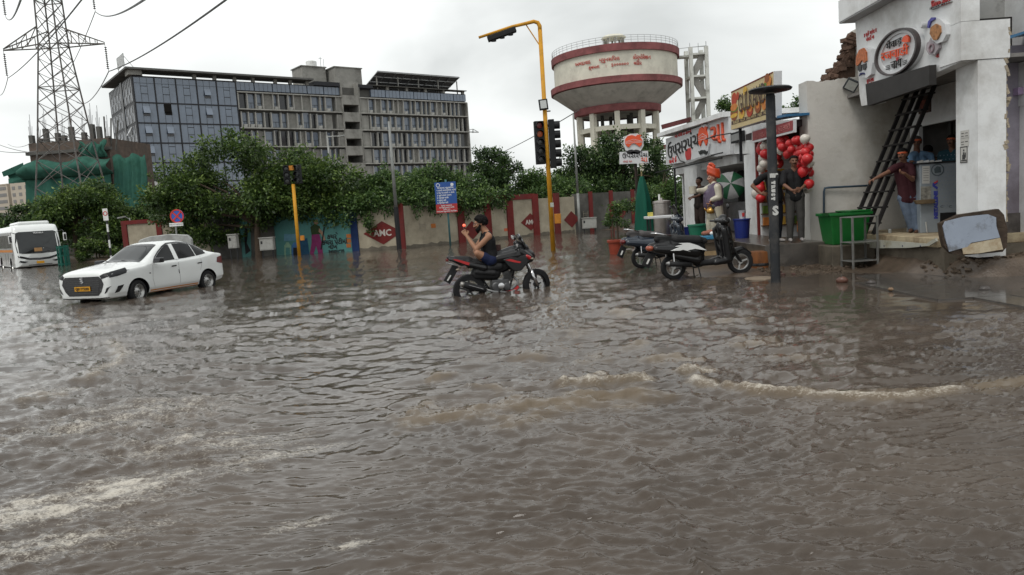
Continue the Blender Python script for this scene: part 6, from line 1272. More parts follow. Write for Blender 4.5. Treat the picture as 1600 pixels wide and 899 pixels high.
def loft(stations,nx=70,nv=36):
    """stations: list of (x,[(y,z)...]) half sections from the bottom centre round to the top centre"""
    A=np.array([[(x,y,z) for y,z in pts] for x,pts in stations]); rows=[]
    for i in range(nx+1):
        t=i/nx*(len(A)-1); ctrl=np.array([catmull(A[:,k],t) for k in range(A.shape[1])]); row=[catmull(ctrl,j/nv*(A.shape[1]-1)) for j in range(nv+1)]; rows.append(row)
    m=MB(); K=2*nv
    for row in rows:
        for j in range(nv+1): m.v.append(tuple(row[j]))
        for j in range(nv-1,0,-1): m.v.append((row[j][0],-row[j][1],row[j][2]))
    for i in range(nx):
        for k in range(K): k2=(k+1)%K; m.f.append((i*K+k,i*K+k2,(i+1)*K+k2,(i+1)*K+k))
    for i,fl in((0,1),(nx,0)):
        c=len(m.v); pts=m.v[i*K:(i+1)*K]; m.v.append(tuple(np.mean(pts,0)))
        for k in range(K): k2=(k+1)%K; m.f.append((c,i*K+k2,i*K+k) if fl else (c,i*K+k,i*K+k2))
    return m
def bvh_of(me): return BVHTree.FromPolygons([v.co.copy() for v in me.vertices],[tuple(p.vertices) for p in me.polygons])
def decal(bvh,pts,to3,dr,name,mat,parent,step=.05,off=.004,th=.006,label=None):
    """a thin panel shaped by pts (2D), cast along dr onto a body and laid on its surface"""
    bm=bmesh.new(); vs=[bm.verts.new((u,v,0)) for u,v in pts]; bm.faces.new(vs)
    us=[p[0] for p in pts]; ws=[p[1] for p in pts]
    for ax,lo,hi in((0,min(us),max(us)),(1,min(ws),max(ws))):
        x=lo+step
        while x<hi: bmesh.ops.bisect_plane(bm,geom=bm.verts[:]+bm.edges[:]+bm.faces[:],plane_co=(x,0,0) if ax==0 else (0,x,0),plane_no=(1,0,0) if ax==0 else (0,1,0)); x+=step
    dr=Vector(dr).normalized(); bad=[]
    for v in bm.verts:
        q=Vector(to3(v.co.x,v.co.y)); h=bvh.ray_cast(q,dr)
        if h[0] is None: bad.append(v); continue
        n=h[1] if h[1].dot(dr)<0 else -h[1]; v.co=h[0]+n*off
    if bad: bmesh.ops.delete(bm,geom=bad,context='VERTS')
    bmesh.ops.recalc_face_normals(bm,faces=bm.faces); 
    if bm.faces and sum((f.normal.dot(dr)*f.calc_area() for f in bm.faces))>0: bmesh.ops.reverse_faces(bm,faces=bm.faces)
    me=bpy.data.meshes.new(name); bm.to_mesh(me); bm.free(); me.materials.append(mat); me.shade_smooth(); o=link(name,me,parent,label=label)
    return o
def cut_wheels(me,centres,r,w,mats):
    o=bpy.data.objects.new('t',me); COL.objects.link(o); o.data.materials.clear(); [o.data.materials.append(k) for k in mats]
    m=MB()
    for (x,y,z) in centres: m.lathe([(r,-w),(r,w)],40,(x,y,z),rotm('X',90))
    c=m.build('c',None,fix=True); c.data.materials.append(mats[0]); c.data.materials.append(mats[1])
    for p in c.data.polygons: p.material_index=1
    md=o.modifiers.new('b','BOOLEAN'); md.operation='DIFFERENCE'; md.object=c; md.solver='EXACT'
    r_=realize(o); bpy.data.objects.remove(o); bpy.data.objects.remove(c); return r_
def wheel(parent,loc,r,w,rim='steel',rz=0,ny=1,spokes=5,name='wheel'):
    t=MB().lathe([(r*.66,-w/2),(r*.93,-w/2),(r,-w*.32),(r,w*.32),(r*.93,w/2),(r*.66,w/2)],40,rot=rotm('X',90),cap=False).build(name,tyre,parent,loc=loc,rot=(0,0,rz),ang=40)
    if rim=='steel':
        RX=rotm('X',90) if ny<0 else rotm('X',-90)     # z of the lathe points outward
        m=MB().lathe([(r*.67,w*.44),(r*.63,w*.46),(r*.585,w*.30),(r*.50,w*.10),(r*.34,w*.16),(r*.24,w*.30),(r*.12,w*.34),(.001,w*.34)],36,rot=RX,cap=False); rm=m.build('rim',rimc,t,ang=45)
        h=MB()
        for k in range(10): a=2*PI*k/10; h.lathe([(.001,w*.20),(r*.06,w*.20)],8,RX@Vector((math.cos(a)*r*.42,math.sin(a)*r*.42,0)),RX,cap=False)
        h.lathe([(r*.09,w*.345),(r*.07,w*.40),(.001,w*.41)],14,rot=RX,cap=False); h.build('rim_hole',carb,t)
    else:
        m=MB().lathe([(r*.70,-w*.3),(r*.62,-w*.3),(r*.62,w*.3),(r*.70,w*.3)],36,rot=rotm('X',90),cap=False).lathe([(.001,-w*.35),(r*.16,-w*.35),(r*.16,w*.35),(.001,w*.35)],20,rot=rotm('X',90))
        for k in range(spokes): a=2*PI*k/spokes+.3; m.beam((math.cos(a)*r*.12,0,math.sin(a)*r*.12),(math.cos(a)*r*.66,0,math.sin(a)*r*.66),w*.28,r*.10,up=(0,1,0))
        m.build('rim',rimc if rim=='alloy' else carb,t,ang=40)
    return t
# ---------------- white sedan
fa=G(213,457,.14); ra=G(322,440,.14); hd=(fa-ra).normalized(); side=Vector((-hd.y,hd.x,0)); mid=(fa+ra)/2-side*.76; mid.z=-.13
car=thing('sedan_car','white four door sedan with a yellow number plate standing in the flood at the left','car',mid,math.atan2(hd.y,hd.x))
def st(x,w,zb,zs,zt,gw,zr,b=.0):
    # w: half width, zb: bottom, zs: shoulder height, zt: hood/roof height, gw: half width at roof edge, zr: mid greenhouse flag
    if zr: # greenhouse station
        return (x,[(0,zb),(w*.82,zb),(w*.965,zb+.10),(w*1.0,.42),(w*1.0,.62),(w*.985,zs-.06),(w*.93,zs+.03),(w*.93-(w*.93-gw)*.62,zs+(zt-zs)*.62),(gw,zt-.075),(gw*.70,zt-.015),(0,zt)])
    return (x,[(0,zb),(w*.82,zb),(w*.965,zb+.10),(w*1.0,.42),(w*1.0,.60),(w*.985,zs-.05),(w*.93,zs),(w*.84,zs+(zt-zs)*.45),(w*.72,zs+(zt-zs)*.7),(w*.45,zs+(zt-zs)*.92),(0,zt)])
S=[st(2.07,.68,.25,.70,.79,0,0),st(2.045,.78,.22,.76,.85,0,0),st(1.93,.83,.20,.82,.905,0,0),st(1.62,.857,.20,.87,.965,0,0),st(1.25,.868,.20,.905,1.015,0,0),st(.98,.868,.20,.925,1.05,0,0),st(.80,.868,.20,.94,1.08,.66,1),st(.45,.868,.20,.945,1.30,.60,1),st(.12,.868,.20,.95,1.455,.575,1),st(-.25,.868,.20,.955,1.505,.57,1),st(-.65,.868,.20,.965,1.49,.565,1),st(-1.0,.866,.20,.98,1.42,.56,1),st(-1.30,.862,.21,1.0,1.28,.57,1),st(-1.55,.855,.23,1.03,1.13,.60,1),st(-1.72,.84,.25,1.03,1.085,0,0),st(-1.90,.80,.28,1.01,1.06,0,0),st(-1.97,.72,.34,.95,1.0,0,0),st(-1.985,.60,.40,.85,.9,0,0)]
bm_=loft(S,110,44).mesh('body',carw,True); bv=bvh_of(bm_)
bodym=cut_wheels(bm_,[(1.225,.78,.29),(1.225,-.78,.29),(-1.225,.78,.29),(-1.225,-.78,.29)],.345,.26,[carw,carb]); bodym.name='body'; bodym.shade_smooth(); bodym.set_sharp_from_angle(angle=R(55)); link('body',bodym,car)
for x in(1.225,-1.225):
    for y,ny in((.77,1),(-.77,-1)): wheel(car,(x,y,.29),.29,.18,'steel',R(8) if x>0 else 0,ny)
L=lambda u,v:(u,2,v); Rr=lambda u,v:(u,-2,v); FR_=lambda u,v:(4,u,v); TP=lambda u,v:(u,v,4)
for to,d in((L,(0,-1,0)),(Rr,(0,1,0))):
    decal(bv,[(.62,.965),(.50,1.06),(.30,1.20),(.12,1.31),(-.05,1.385),(-.12,1.39),(-.10,.985)],to,d,'side_window',sglass,car)
    decal(bv,[(-.24,.985),(-.24,1.395),(-.55,1.40),(-.80,1.365),(-.86,1.35),(-.88,1.02),(-.5,.995)],to,d,'side_window',sglass,car)
    decal(bv,[(-.91,1.02),(-.89,1.345),(-1.08,1.275),(-1.28,1.13),(-1.30,1.06)],to,d,'quarter_window',sglass,car)
    decal(bv,[(.66,.965),(.5,1.10),(.3,1.24),(.1,1.36),(-.1,1.43),(-.5,1.445),(-.8,1.41),(-1.08,1.32),(-1.32,1.14),(-1.26,1.13),(-1.07,1.285),(-.8,1.375),(-.5,1.41),(-.1,1.40),(.1,1.325),(.3,1.21),(.5,1.07),(.62,.96)],to,d,'window_trim',carb,car,off=.012)
    decal(bv,[(-.105,.98),(-.12,1.40),(-.245,1.405),(-.24,.98)],to,d,'door_pillar',carw,car,off=.007)
    for x in(.005,-.94): 
        decal(bv,[(x+.10,.80),(x-.08,.81),(x-.08,.84),(x+.09,.835)],to,d,'door_handle',carb,car,off=.022,step=.03)
    for pts in([(.70,.30),(.76,.55),(.70,.95),(.692,.95),(.752,.55),(.692,.30)],[(-.165,.3),(-.165,.985),(-.173,.985),(-.173,.3)],[(-.94,.62),(-1.0,.75),(-1.02,1.0),(-1.028,1.0),(-1.008,.75),(-.948,.62)]): decal(bv,pts,to,d,'door_gap',M('gap_dark',(.08,.08,.08),rough=.8,var=0),car,off=.0015,step=.06)
    decal(bv,[(.84,.225),(.84,.29),(-.84,.29),(-.84,.225)],to,d,'sill_strip',ornl,car,off=.006)
    decal(bv,[(.80,.70),(.80,.725),(.85,.725),(.85,.70)],to,d,'side_repeater',carb,car,off=.006,step=.03); decal(bv,[(-.14,.60),(-.14,.72),(-.165,.70),(-.165,.62)],to,d,'door_lock_mark',carb,car,off=.008,step=.03)
    decal(bv,[(-1.66,.92),(-1.62,.78),(-1.95,.72),(-1.97,.9),(-1.9,.96)],to,d,'tail_lamp',M('tail_lamp_red',(.12,.01,.01),rough=.2),car,off=.005)
# glass fore and aft, cast from above
decal(bv,[(.93,-.60),(.98,-.3),(1.0,0),(.98,.3),(.93,.60),(.55,.575),(.17,.505),(.17,-.505),(.55,-.575)],TP,(0,0,-1),'windscreen',cglass,car)
decal(bv,[(.17,-.505),(.17,.505),(.28,.53),(.28,-.53)],TP,(0,0,-1),'windscreen_band',carb,car,off=.007)
decal(bv,[(-.88,-.46),(-.86,.46),(-1.45,.52),(-1.50,0),(-1.45,-.52)],TP,(0,0,-1),'rear_window',cglass,car)
decal(bv,[(.96,-.66),(1.03,-.3),(1.05,0),(1.03,.3),(.96,.66),(.93,.66),(.99,.0),(.93,-.66)],TP,(0,0,-1),'cowl',carb,car,off=.005)
for y0 in(.1,-.45): MB().beam((1.0,y0+.48,1.0),(.90,y0-.04,1.075),.015,.02).build('wiper',carb,car)
MB().box(.885,.895,.40,.52,1.07,1.13).build('windscreen_sticker',M('sticker_teal',(.25,.45,.42),rough=.5,var=.3,scale=30),car,rot=(0,-.5,0),loc=(.53,.0,-.42+.0))
# front
decal(bv,[(-.54,.765),(.54,.765),(.62,.70),(.67,.58),(.58,.40),(.47,.30),(-.47,.30),(-.58,.40),(-.67,.58),(-.62,.70)],FR_,(-1,0,0),'grille',carb,car,off=.006,step=.06)
for z in(.36,.41,.46,.51,.56,.61,.66): 
    ww=.44+.10*min(1,(z-.3)/.25); decal(bv,[(-ww,z),(ww,z),(ww,z+.012),(-ww,z+.012)],FR_,(-1,0,0),'grille_bar',M('grille_grey',(.05,.05,.052),rough=.4,var=0),car,off=.014,step=.1)
for s in(1,-1):
    decal(bv,[(s*.62,.70),(s*.57,.775),(s*.66,.82),(s*.80,.86),(s*.845,.86),(s*.83,.76),(s*.72,.72)],FR_,(-1,0,0),'headlight',hlamp,car,off=.008,step=.05)
    decal(bv,[(2.02,.72),(1.92,.85),(1.48,.915),(1.55,.79),(1.80,.74)],L if s>0 else Rr,(0,-s,0),'headlight',hlamp,car,off=.009,step=.05)
    decal(bv,[(s*.64,.34),(s*.70,.40),(s*.80,.46),(s*.80,.50),(s*.66,.44),(s*.72,.50)] if 0 else [(s*.66,.34),(s*.74,.38),(s*.82,.52),(s*.74,.48)],FR_,(-1,0,0),'bumper_vent',carb,car,off=.007,step=.05)
    decal(bv,[(1.93,.34),(1.83,.50),(1.66,.52),(1.72,.44),(1.80,.36)],L if s>0 else Rr,(0,-s,0),'bumper_vent',carb,car,off=.007,step=.05)
    MB().box(-.085,.085,-.11,.11,-.065,.065).build('wing_mirror',carb,car,loc=(.62,s*.99,1.02),bevel=.03,bseg=3); MB().beam((.64,s*.84,.97),(.62,s*.93,1.0),.05,.04).build('mirror_arm',carb,car)
decal(bv,[(-.55,.225),(.55,.225),(.75,.245),(.75,.26),(.5,.245),(-.5,.245),(-.75,.26),(-.75,.245)],FR_,(-1,0,0),'bumper_lip',carb,car,off=.006)
# emblem: angular S on the grille
m=MB(); Spts=[(-.055,-.01),(.02,-.045),(-.005,-.06),(-.055,-.035),(-.055,-.055),(0,-.085),(.06,-.052),(.06,-.035),(-.015,.0)]
for sg in(1,-1): m.prism([(sg*a,sg*b+.0) for a,b in[(.06,.012),(-.02,.05),(.005,.064),(.058,.036),(.05,.05),(0,.078),(-.06,.045),(-.055,.028),(.0,.0)]],0,.012,lambda u,v,w:(w,u,v))
m.build('emblem',chrome,car,loc=(2.085,0,.68),fix=True)
plt=MB().box(2.085,2.10,-.25,.25,.42,.53).build('number_plate',plateY,car,bevel=.004); text('GJ01TT5202',.088,mb,plt,frame((2.103,0,.473),(0,1,0),(0,0,1)),ext=.001,bold=.003,sx=.95)
MB().lathe([(.05,0),(.035,.04),(.001,.05)],12,(-.85,0,1.44)).build('roof_aerial',carw,car)
# ---------------- bus
b=P(97,414,51.5); bus=thing('bus','white coach with a big dark windscreen driving through the flood at the far left','bus',(P(64,414,46.5).x,46.5,-.25),R(-50)); bus.scale=(1,1.02,.87)
def sb(x,w,zb,zt,cw=.8): return (x,[(0,zb),(w*.9,zb),(w,zb+.12),(w,1.2),(w,1.9),(w*.985,2.7),(w*.95,zt-.25),(w*cw,zt-.04),(0,zt)])
SB=[sb(0,1.05,.45,3.05),sb(-.10,1.17,.38,3.2),sb(-.35,1.24,.34,3.33),sb(-1,1.25,.34,3.38),sb(-5,1.25,.34,3.38),sb(-9.6,1.25,.36,3.38),sb(-10,1.15,.45,3.3)]
# slope the upper front back
bme=loft(SB,60,30).mesh('body',carw,True)
for v in bme.vertices:
    if v.co.x>-1.2 and v.co.z>1.15: v.co.x-= .24*(v.co.z-1.15)**1.2*max(0,(v.co.x+1.2)/1.2)
bb_=bvh_of(bme); link('body',cut_wheels(bme,[(-2.3,1.1,.48),(-2.3,-1.1,.48),(-7.2,1.1,.48),(-7.2,-1.1,.48)],.56,.4,[carw,carb]),bus)
for x in(-2.3,-7.2):
    for y,ny in((1.08,1),(-1.08,-1)): wheel(bus,(x,y,.48),.48,.28,'steel',0,ny)
FB=lambda u,v:(3,u,v)
decal(bb_,[(-1.12,1.38),(-1.16,2.0),(-1.06,2.78),(-.9,2.86),(.9,2.86),(1.06,2.78),(1.16,2.0),(1.12,1.38),(.8,1.30),(0,1.26),(-.8,1.30)],FB,(-1,0,0),'windscreen',cglass,bus,step=.15,off=.01)
decal(bb_,[(-1.1,1.05),(-1.12,1.20),(-.5,.98),(0,.95),(.5,.98),(1.12,1.20),(1.1,1.05),(.55,.84),(0,.80),(-.55,.84)],FB,(-1,0,0),'grille_band',carb,bus,step=.12,off=.012)
for s in(1,-1):
    decal(bb_,[(s*.62,.72),(s*1.05,.84),(s*1.10,.70),(s*.8,.64)],FB,(-1,0,0),'headlight',hlamp,bus,step=.1,off=.012)
    MB().box(-.06,.06,-.09,.09,-.28,.28).build('wing_mirror',white,bus,loc=(.22,s*1.42,2.35),bevel=.03); MB().box(.062,.07,-.06,.06,-.2,.2).build('mirror_glass',carb,bus,loc=(.22,s*1.42,2.35)); MB().tube([(-.25,s*1.1,2.75),(.1,s*1.35,2.85),(.22,s*1.42,2.6)],.025,6).build('mirror_arm',carb,bus)
decal(bb_,[(-.7,.36),(-.6,.50),(.6,.50),(.7,.36)],FB,(-1,0,0),'bumper_recess',carb,bus,step=.1,off=.01)
MB().box(.03,.05,-.2,.2,.56,.72).build('number_plate',plateY,bus); MB().box(-.28,-.22,-.24,.16,1.42,1.68).build('route_card',M('brown_card',(.38,.22,.10),rough=.6),bus,loc=(.27,0,0)); text('TRAVELS',.14,wl,bus,frame((-.30,.1,2.74),(0,1,0),(-.3,0,1)),ext=.01)
for y in(-.9,.1): MB().beam((-.02,y,1.32),(-.10,y+.75,1.5),.03).build('wiper',carb,bus)
for to,d in((L,(0,-1,0)),(Rr,(0,1,0))):
    for k in range(6): x=-1.2-k*1.38; decal(bb_,[(x,1.75),(x,2.7),(x-1.28,2.7),(x-1.28,1.75)],to,d,'side_window',M('bus_side_glass',(.16,.16,.15),rough=.15),bus,step=.4,off=.008)
    decal(bb_,[(-.9,1.45),(-9.3,1.45),(-9.3,1.62),(-.9,1.62)],to,d,'orange_stripe',ornl,bus,step=.5,off=.006)
    for x in(-1.1,-3.3,-4.6): decal(bb_,[(x,.5),(x,1.35),(x-.1,1.35),(x-.1,.5)],to,d,'panel_gap',carb,bus,step=.3,off=.006)
MB().box(-4.5,-.9,-.85,.85,3.3,3.6).build('roof_unit',carw,bus,bevel=.12,bseg=3)
# ---------------- auto rickshaw behind the car
b=P(258,372,30.5); b.z=-.28; ar=thing('auto_rickshaw','auto rickshaw with a grey white canopy, mostly hidden behind the white car','auto rickshaw',b,R(200))
cv=M('canvas_grey',(.42,.43,.42),rough=.7,var=.15,dirt=(.25,.25,.24),dscale=2)
k=MB(); prof=[(-1.0,1.0),(-1.0,1.55),(-.85,1.72),(-.2,1.80),(.5,1.76),(.85,1.66),(.95,1.56),(.9,1.50),(-.35,1.52),(-.35,1.0)]
k.prism(prof,-.62,.62); k.build('canopy',cv,ar,fix=True,bevel=.03); MB().box(-1.0,.3,-.6,.6,.35,1.0).build('body',M('rickshaw_green',(.01,.06,.03),rough=.4),ar,bevel=.05); MB().prism([(.3,.35),(1.15,.35),(1.2,.8),(.95,1.15),(.8,1.15),(.5,.6)],-.5,.5).build('front',M('rickshaw_green'),ar,fix=True,bevel=.06)
MB().add([(.98,-.5,1.14),(.98,.5,1.14),(.86,.52,1.64),(.86,-.52,1.64)],[(0,1,2,3)]).build('windscreen',cglass,ar); wheel(ar,(1.0,0,.22),.22,.1); wheel(ar,(-.6,.58,.22),.22,.12); wheel(ar,(-.6,-.58,.22),.22,.12)
m=MB(); [m.beam((x,y,.9),(x,y,1.7),.04) for x in(-.3,.45) for y in(-.58,.58)]; m.build('frame',black,ar)
# ---------------- white fender of a vehicle at the lower left corner
b=G(2,893,.55); wf=thing('white_vehicle','white painted corner of a vehicle cut off at the lower left of the view','vehicle',(b.x-.68,b.y-.42,0),R(12))
m=MB(); m.sphere((0,0,.30),(.62,.9,.30),40,24); m.build('body',carw,wf,smooth=True)
# ---------------- motorcycle
bk=M('motorcycle_black',(.008,.008,.009),rough=.3,var=.1,coat=.12,spec=.4); bkm=M('motorcycle_matt',(.02,.02,.021),rough=.6,var=.2,scale=12,bump=.2); bred=M('motorcycle_red',(.42,.01,.012),rough=.25,var=.05,coat=.5); alu=M('engine_alloy',(.22,.22,.22),rough=.4,metal=.7,var=.3,scale=8)
fa=G(836,443,.11); ra=G(733,452,.11); hd=(fa-ra).normalized(); bo=ra.copy(); bo.z=-.225; yaw=math.atan2(hd.y,hd.x)
mc=thing('motorcycle','black and red motorcycle standing in the flood with its front wheel turned','motorcycle',bo,yaw)
wheel(mc,(0,0,.31),.31,.12,'black',0,1,5); wheel(mc,(1.33,0,.31),.31,.095,'black',R(22),1,5)
def bl_(name,prims,mat,par,vox=.012,sm=2,dec=.5):
    m=MB()
    for a,ra_,b_,rb in prims: m.capsule(a,ra_,b_,rb,10)
    return blob(name,m,mat,par,vox,sm,dec)
def sidebl(name,poly,w0,w1,mat,par,bev=.02,fn=None,y=0):
    m=MB(); n=len(poly); c=np.mean(poly,0)
    m.prism(poly,y-w0,y+w0); 
    if w1!=w0:
        for i in range(n): pass
    return m.build(name,mat,par,fix=True,bevel=bev,bseg=3)
bl_('fuel_tank',[((.58,-.08,.88),.10,(.95,-.10,.92),.13),((.58,.08,.88),.10,(.95,.10,.92),.13),((.60,0,.92),.10,(.90,0,.99),.12),((.5,0,.84),.07,(.6,0,.9),.09)],bk,mc)
bl_('seat',[((-.22,0,.93),.06,(.02,0,.87),.10),((.02,-.05,.85),.07,(.02,.05,.85),.07),((.05,0,.83),.10,(.50,0,.78),.10),((.25,-.06,.79),.07,(.25,.06,.79),.07)],bkm,mc)
bl_('tail',[((-.36,0,.97),.035,(-.10,0,.87),.09),((-.33,-.05,.93),.03,(.30,-.12,.73),.075),((-.33,.05,.93),.03,(.30,.12,.73),.075)],bk,mc)
bl_('air_box',[((.18,0,.62),.13,(.5,0,.60),.14),((.5,0,.68),.12,(.85,0,.78),.12),((.2,-.06,.7),.09,(.6,-.08,.74),.09),((.2,.06,.7),.09,(.6,.08,.74),.09)],bkm,mc)
for s in(-1,1):
    m=MB(); m.prism([(-.30,.945),(-.22,.935),(.0,.86),(.20,.77),(.12,.77),(-.04,.815),(-.26,.915)],0,.015); m.build('tail_stripe',bred,mc,loc=(0,s*.135-.0075,0),rot=(0,0,-s*.16),fix=True)
    bl_('side_panel',[((.15,s*.10,.66),.05,(.48,s*.12,.62),.06),((.2,s*.1,.72),.04,(.55,s*.1,.72),.05)],bkm,mc)
    m=MB(); m.prism([(.66,.86),(.74,.74),(.86,.62),(1.0,.62),(1.16,.78),(1.12,.92),(.92,.90),(.80,.90)],0,.05); m.build('tank_shroud',bk,mc,loc=(0,s*.19-.025,0),fix=True,bevel=.018)
    m=MB(); m.prism([(.70,.85),(.85,.80),(.98,.77),(1.01,.795),(.92,.82),(.86,.845),(.80,.865)],0,.012); m.build('red_flash',bred,mc,loc=(0,s*.222-.006,0),fix=True)
    MB().tube([(1.08,s*.085,.98),(1.33,s*.085,.31)],.024,10).tube([(1.22,s*.085,.60),(1.33,s*.085,.31)],.034,10).build('fork_leg',chrome if s<0 else black,mc,smooth=True)
    MB().tube([(1.02,s*.05,1.06),(.98,s*.20,1.08),(.90,s*.34,1.05)],.014,8).tube([(.93,s*.28,1.06),(.885,s*.37,1.045)],.022,8).build('handlebar',black,mc,smooth=True)
    MB().tube([(1.10,s*.12,1.10),(1.02,s*.24,1.22)],.008,6).build('mirror_stem',black,mc); q=MB().sphere((0,0,0),(.03,.085,.045),16,10).build('mirror',black,mc,loc=(1.0,s*.28,1.25),rot=(R(s*18),R(-10),R(s*12)),smooth=True)
    MB().sphere((0,0,0),(.004,.072,.036),16,8).build('mirror_glass',M('mirror_glass',(.8,.82,.82),rough=.05,metal=1,var=0),mc,loc=(.971,s*.28,1.25),rot=(R(s*18),R(-10),R(s*12)),smooth=True)
bl_('front_cowl',[((1.02,0,1.04),.12,(1.22,0,.88),.12),((1.02,-.11,.98),.09,(1.20,-.09,.84),.09),((1.02,.11,.98),.09,(1.20,.09,.84),.09),((.98,0,1.14),.06,(1.12,0,1.02),.11),((.95,-.14,.88),.06,(1.15,-.13,.80),.06),((.95,.14,.88),.06,(1.15,.13,.80),.06)],bk,mc)
bl_('cowl_red_panel',[((1.13,-.19,.89),.035,(1.19,-.165,.85),.042),((1.13,.19,.89),.035,(1.19,.165,.85),.042)],bred,mc,.01)
m=MB(); m.add([(1.14,-.13,1.04),(1.14,.13,1.04),(1.00,.10,1.30),(1.00,-.10,1.30),(1.22,0,1.02),(1.05,0,1.33)],[(0,4,5,3),(4,1,2,5)]); o=m.build('windshield',M('smoked_screen',(.015,.015,.018),rough=.08,coat=.6,var=0),mc,smooth=True); md=o.modifiers.new('t','SOLIDIFY'); md.thickness=.006
MB().sphere((1.27,0,.86),(.05,.09,.06),16,10).build('headlight',M('headlight_glass',(.3,.31,.32),rough=.08,coat=.6),mc,smooth=True)
for q in(-1,1):
    MB().tube([(1.18,q*.10,.83),(1.22,q*.26,.84)],.010,6).sphere((1.22,q*.26,.84),(.03,.035,.02)).build('indicator',M('indicator_lens',(.25,.2,.15),rough=.3),mc,smooth=True)
    MB().tube([(-.18,q*.08,.76),(-.22,q*.20,.74)],.010,6).sphere((-.22,q*.20,.74),(.035,.03,.02)).build('indicator',M('indicator_lens'),mc,smooth=True)
# frame, engine, exhaust
MB().tube([(.98,0,.92),(.90,0,.62),(.78,0,.24),(.45,0,.22),(.32,0,.42),(.15,0,.72)],.022,8).tube([(.95,0,.86),(.45,0,.72),(.0,0,.76)],.02,8).tube([(.36,-.07,.36),(0,-.09,.31)],.024,8).tube([(.36,.07,.36),(0,.09,.31)],.024,8).build('frame',bkm,mc,smooth=True)
e=MB(); e.obox((.60,0,.38),(.34,.24,.20)); e.lathe([(.001,-.15),(.09,-.15),(.10,-.13),(.10,.13),(.09,.15),(.001,.15)],22,(.52,0,.34),rotm('X',90)); e.lathe([(.001,-.145),(.075,-.145),(.08,.14),(.001,.14)],22,(.72,0,.33),rotm('X',90)); en=e.build('engine',M('dark_engine',(.075,.075,.078),rough=.4,metal=.6,var=.3,scale=8),mc,bevel=.02)
f=MB(); 
for k in range(7): f.obox((.73+.012*k,0,.47+.022*k),(.17,.19,.008),rotm('Y',-20))
f.obox((.76,0,.53),(.12,.14,.2),rotm('Y',-20)); f.build('cylinder',M('dark_alloy',(.06,.06,.06),rough=.45,metal=.5,var=.2),mc)
MB().lathe([(.055,0),(.06,.012),(.03,.02),(.001,.02)],20,(.60,-.16,.36),rotm('X',90)).build('engine_cap',chrome,mc,ang=40)
MB().tube([(.86,-.03,.52),(.95,-.05,.42),(.92,-.09,.26),(.75,-.13,.22),(.45,-.15,.26),(.28,-.16,.32)],.022,10).build('exhaust_pipe',alu,mc,smooth=True)
a=Vector((.30,-.17,.30)); c=Vector((-.16,-.20,.46)); MB().tube([a,a.lerp(c,.12),a.lerp(c,.35),a.lerp(c,.9),c],[.03,.05,.065,.062,.045],16).build('silencer',bkm,mc,smooth=True); MB().tube([a.lerp(c,.93),a.lerp(c,1.06)],[.058,.04],16).build('silencer_tip',M('grey_tip',(.3,.29,.27),rough=.4,metal=.6),mc,smooth=True); MB().beam(a.lerp(c,.15)+Vector((0,-.06,.015)),a.lerp(c,.75)+Vector((0,-.066,.02)),.05,.008).build('heat_shield',chrome,mc)
m=MB(); m.prism([(.42,.26),(.55,.20),(.88,.20),(.98,.30),(.92,.36),(.82,.27),(.62,.25)],-.10,.10); m.build('belly_pan',bk,mc,fix=True,bevel=.015)
for s in(-1,1): m=MB(); m.prism([(.60,.245),(.86,.21),(.96,.30),(.93,.34),(.84,.265)],0,.01); m.build('belly_stripe',bred,mc,loc=(0,s*.112-.005,0),fix=True)
MB().lathe([(.325,-.05),(.335,0),(.325,.05)],30,(1.33,0,.31),rotm('X',90),a0=-150,a1=-20,cap=False).build('front_mudguard',bk,mc,smooth=True); MB().lathe([(.33,-.07),(.345,0),(.33,.07)],30,(0,0,.31),rotm('X',90),a0=-175,a1=-95,cap=False).build('rear_mudguard',bk,mc,smooth=True)
MB().beam((-.22,0,.80),(-.42,0,.50),.14,.012,up=(0,1,0)).build('plate_holder',bkm,mc); pb=MB().obox((-.375,0,.585),(.012,.2,.12),rotm('Y',35)).build('number_plate',M('white_plate',(.5,.5,.48),rough=.5),mc); MB().box(-.55,-.5,-.05,.05,.90,.95).build('tail_lamp',M('tail_lamp_red'),mc,loc=(.14,0,.0),bevel=.01)
MB().tube([(-.2,-.14,.80),(-.33,-.13,.85),(-.4,0,.87),(-.33,.13,.85),(-.2,.14,.80)],.012,8).build('grab_rail',alu,mc,smooth=True)
MB().tube([(.55,-.12,.26),(.55,-.26,.25)],.014,8).tube([(.3,-.12,.36),(.28,-.24,.36)],.014,8).build('footpeg',bkm,mc); MB().tube([(.5,.1,.2),(.42,.30,.0)],.014,8).build('side_stand',black,mc)
MB().tube([(1.30,-.05,.31),(1.36,-.05,.31)],.02,8).lathe([(.09,-.004),(.13,-.004),(.13,.004),(.09,.004)],28,(1.33,-.065,.31),rotm('X',90),cap=False).build('brake_disc',chrome,mc)
o=MB().box(-.045,.045,-.012,.012,0,.14).build('small_box',M('dark_red_brown_box',(.05,.022,.02),rough=.5),bevel=.004); o.matrix_local=Matrix.Translation(bo)@Matrix.Rotation(yaw,4,'Z')@Matrix.Translation((.63,.02,1.005)); tag(o,'small dark red brown box standing on the motorcycle tank behind the man','box')
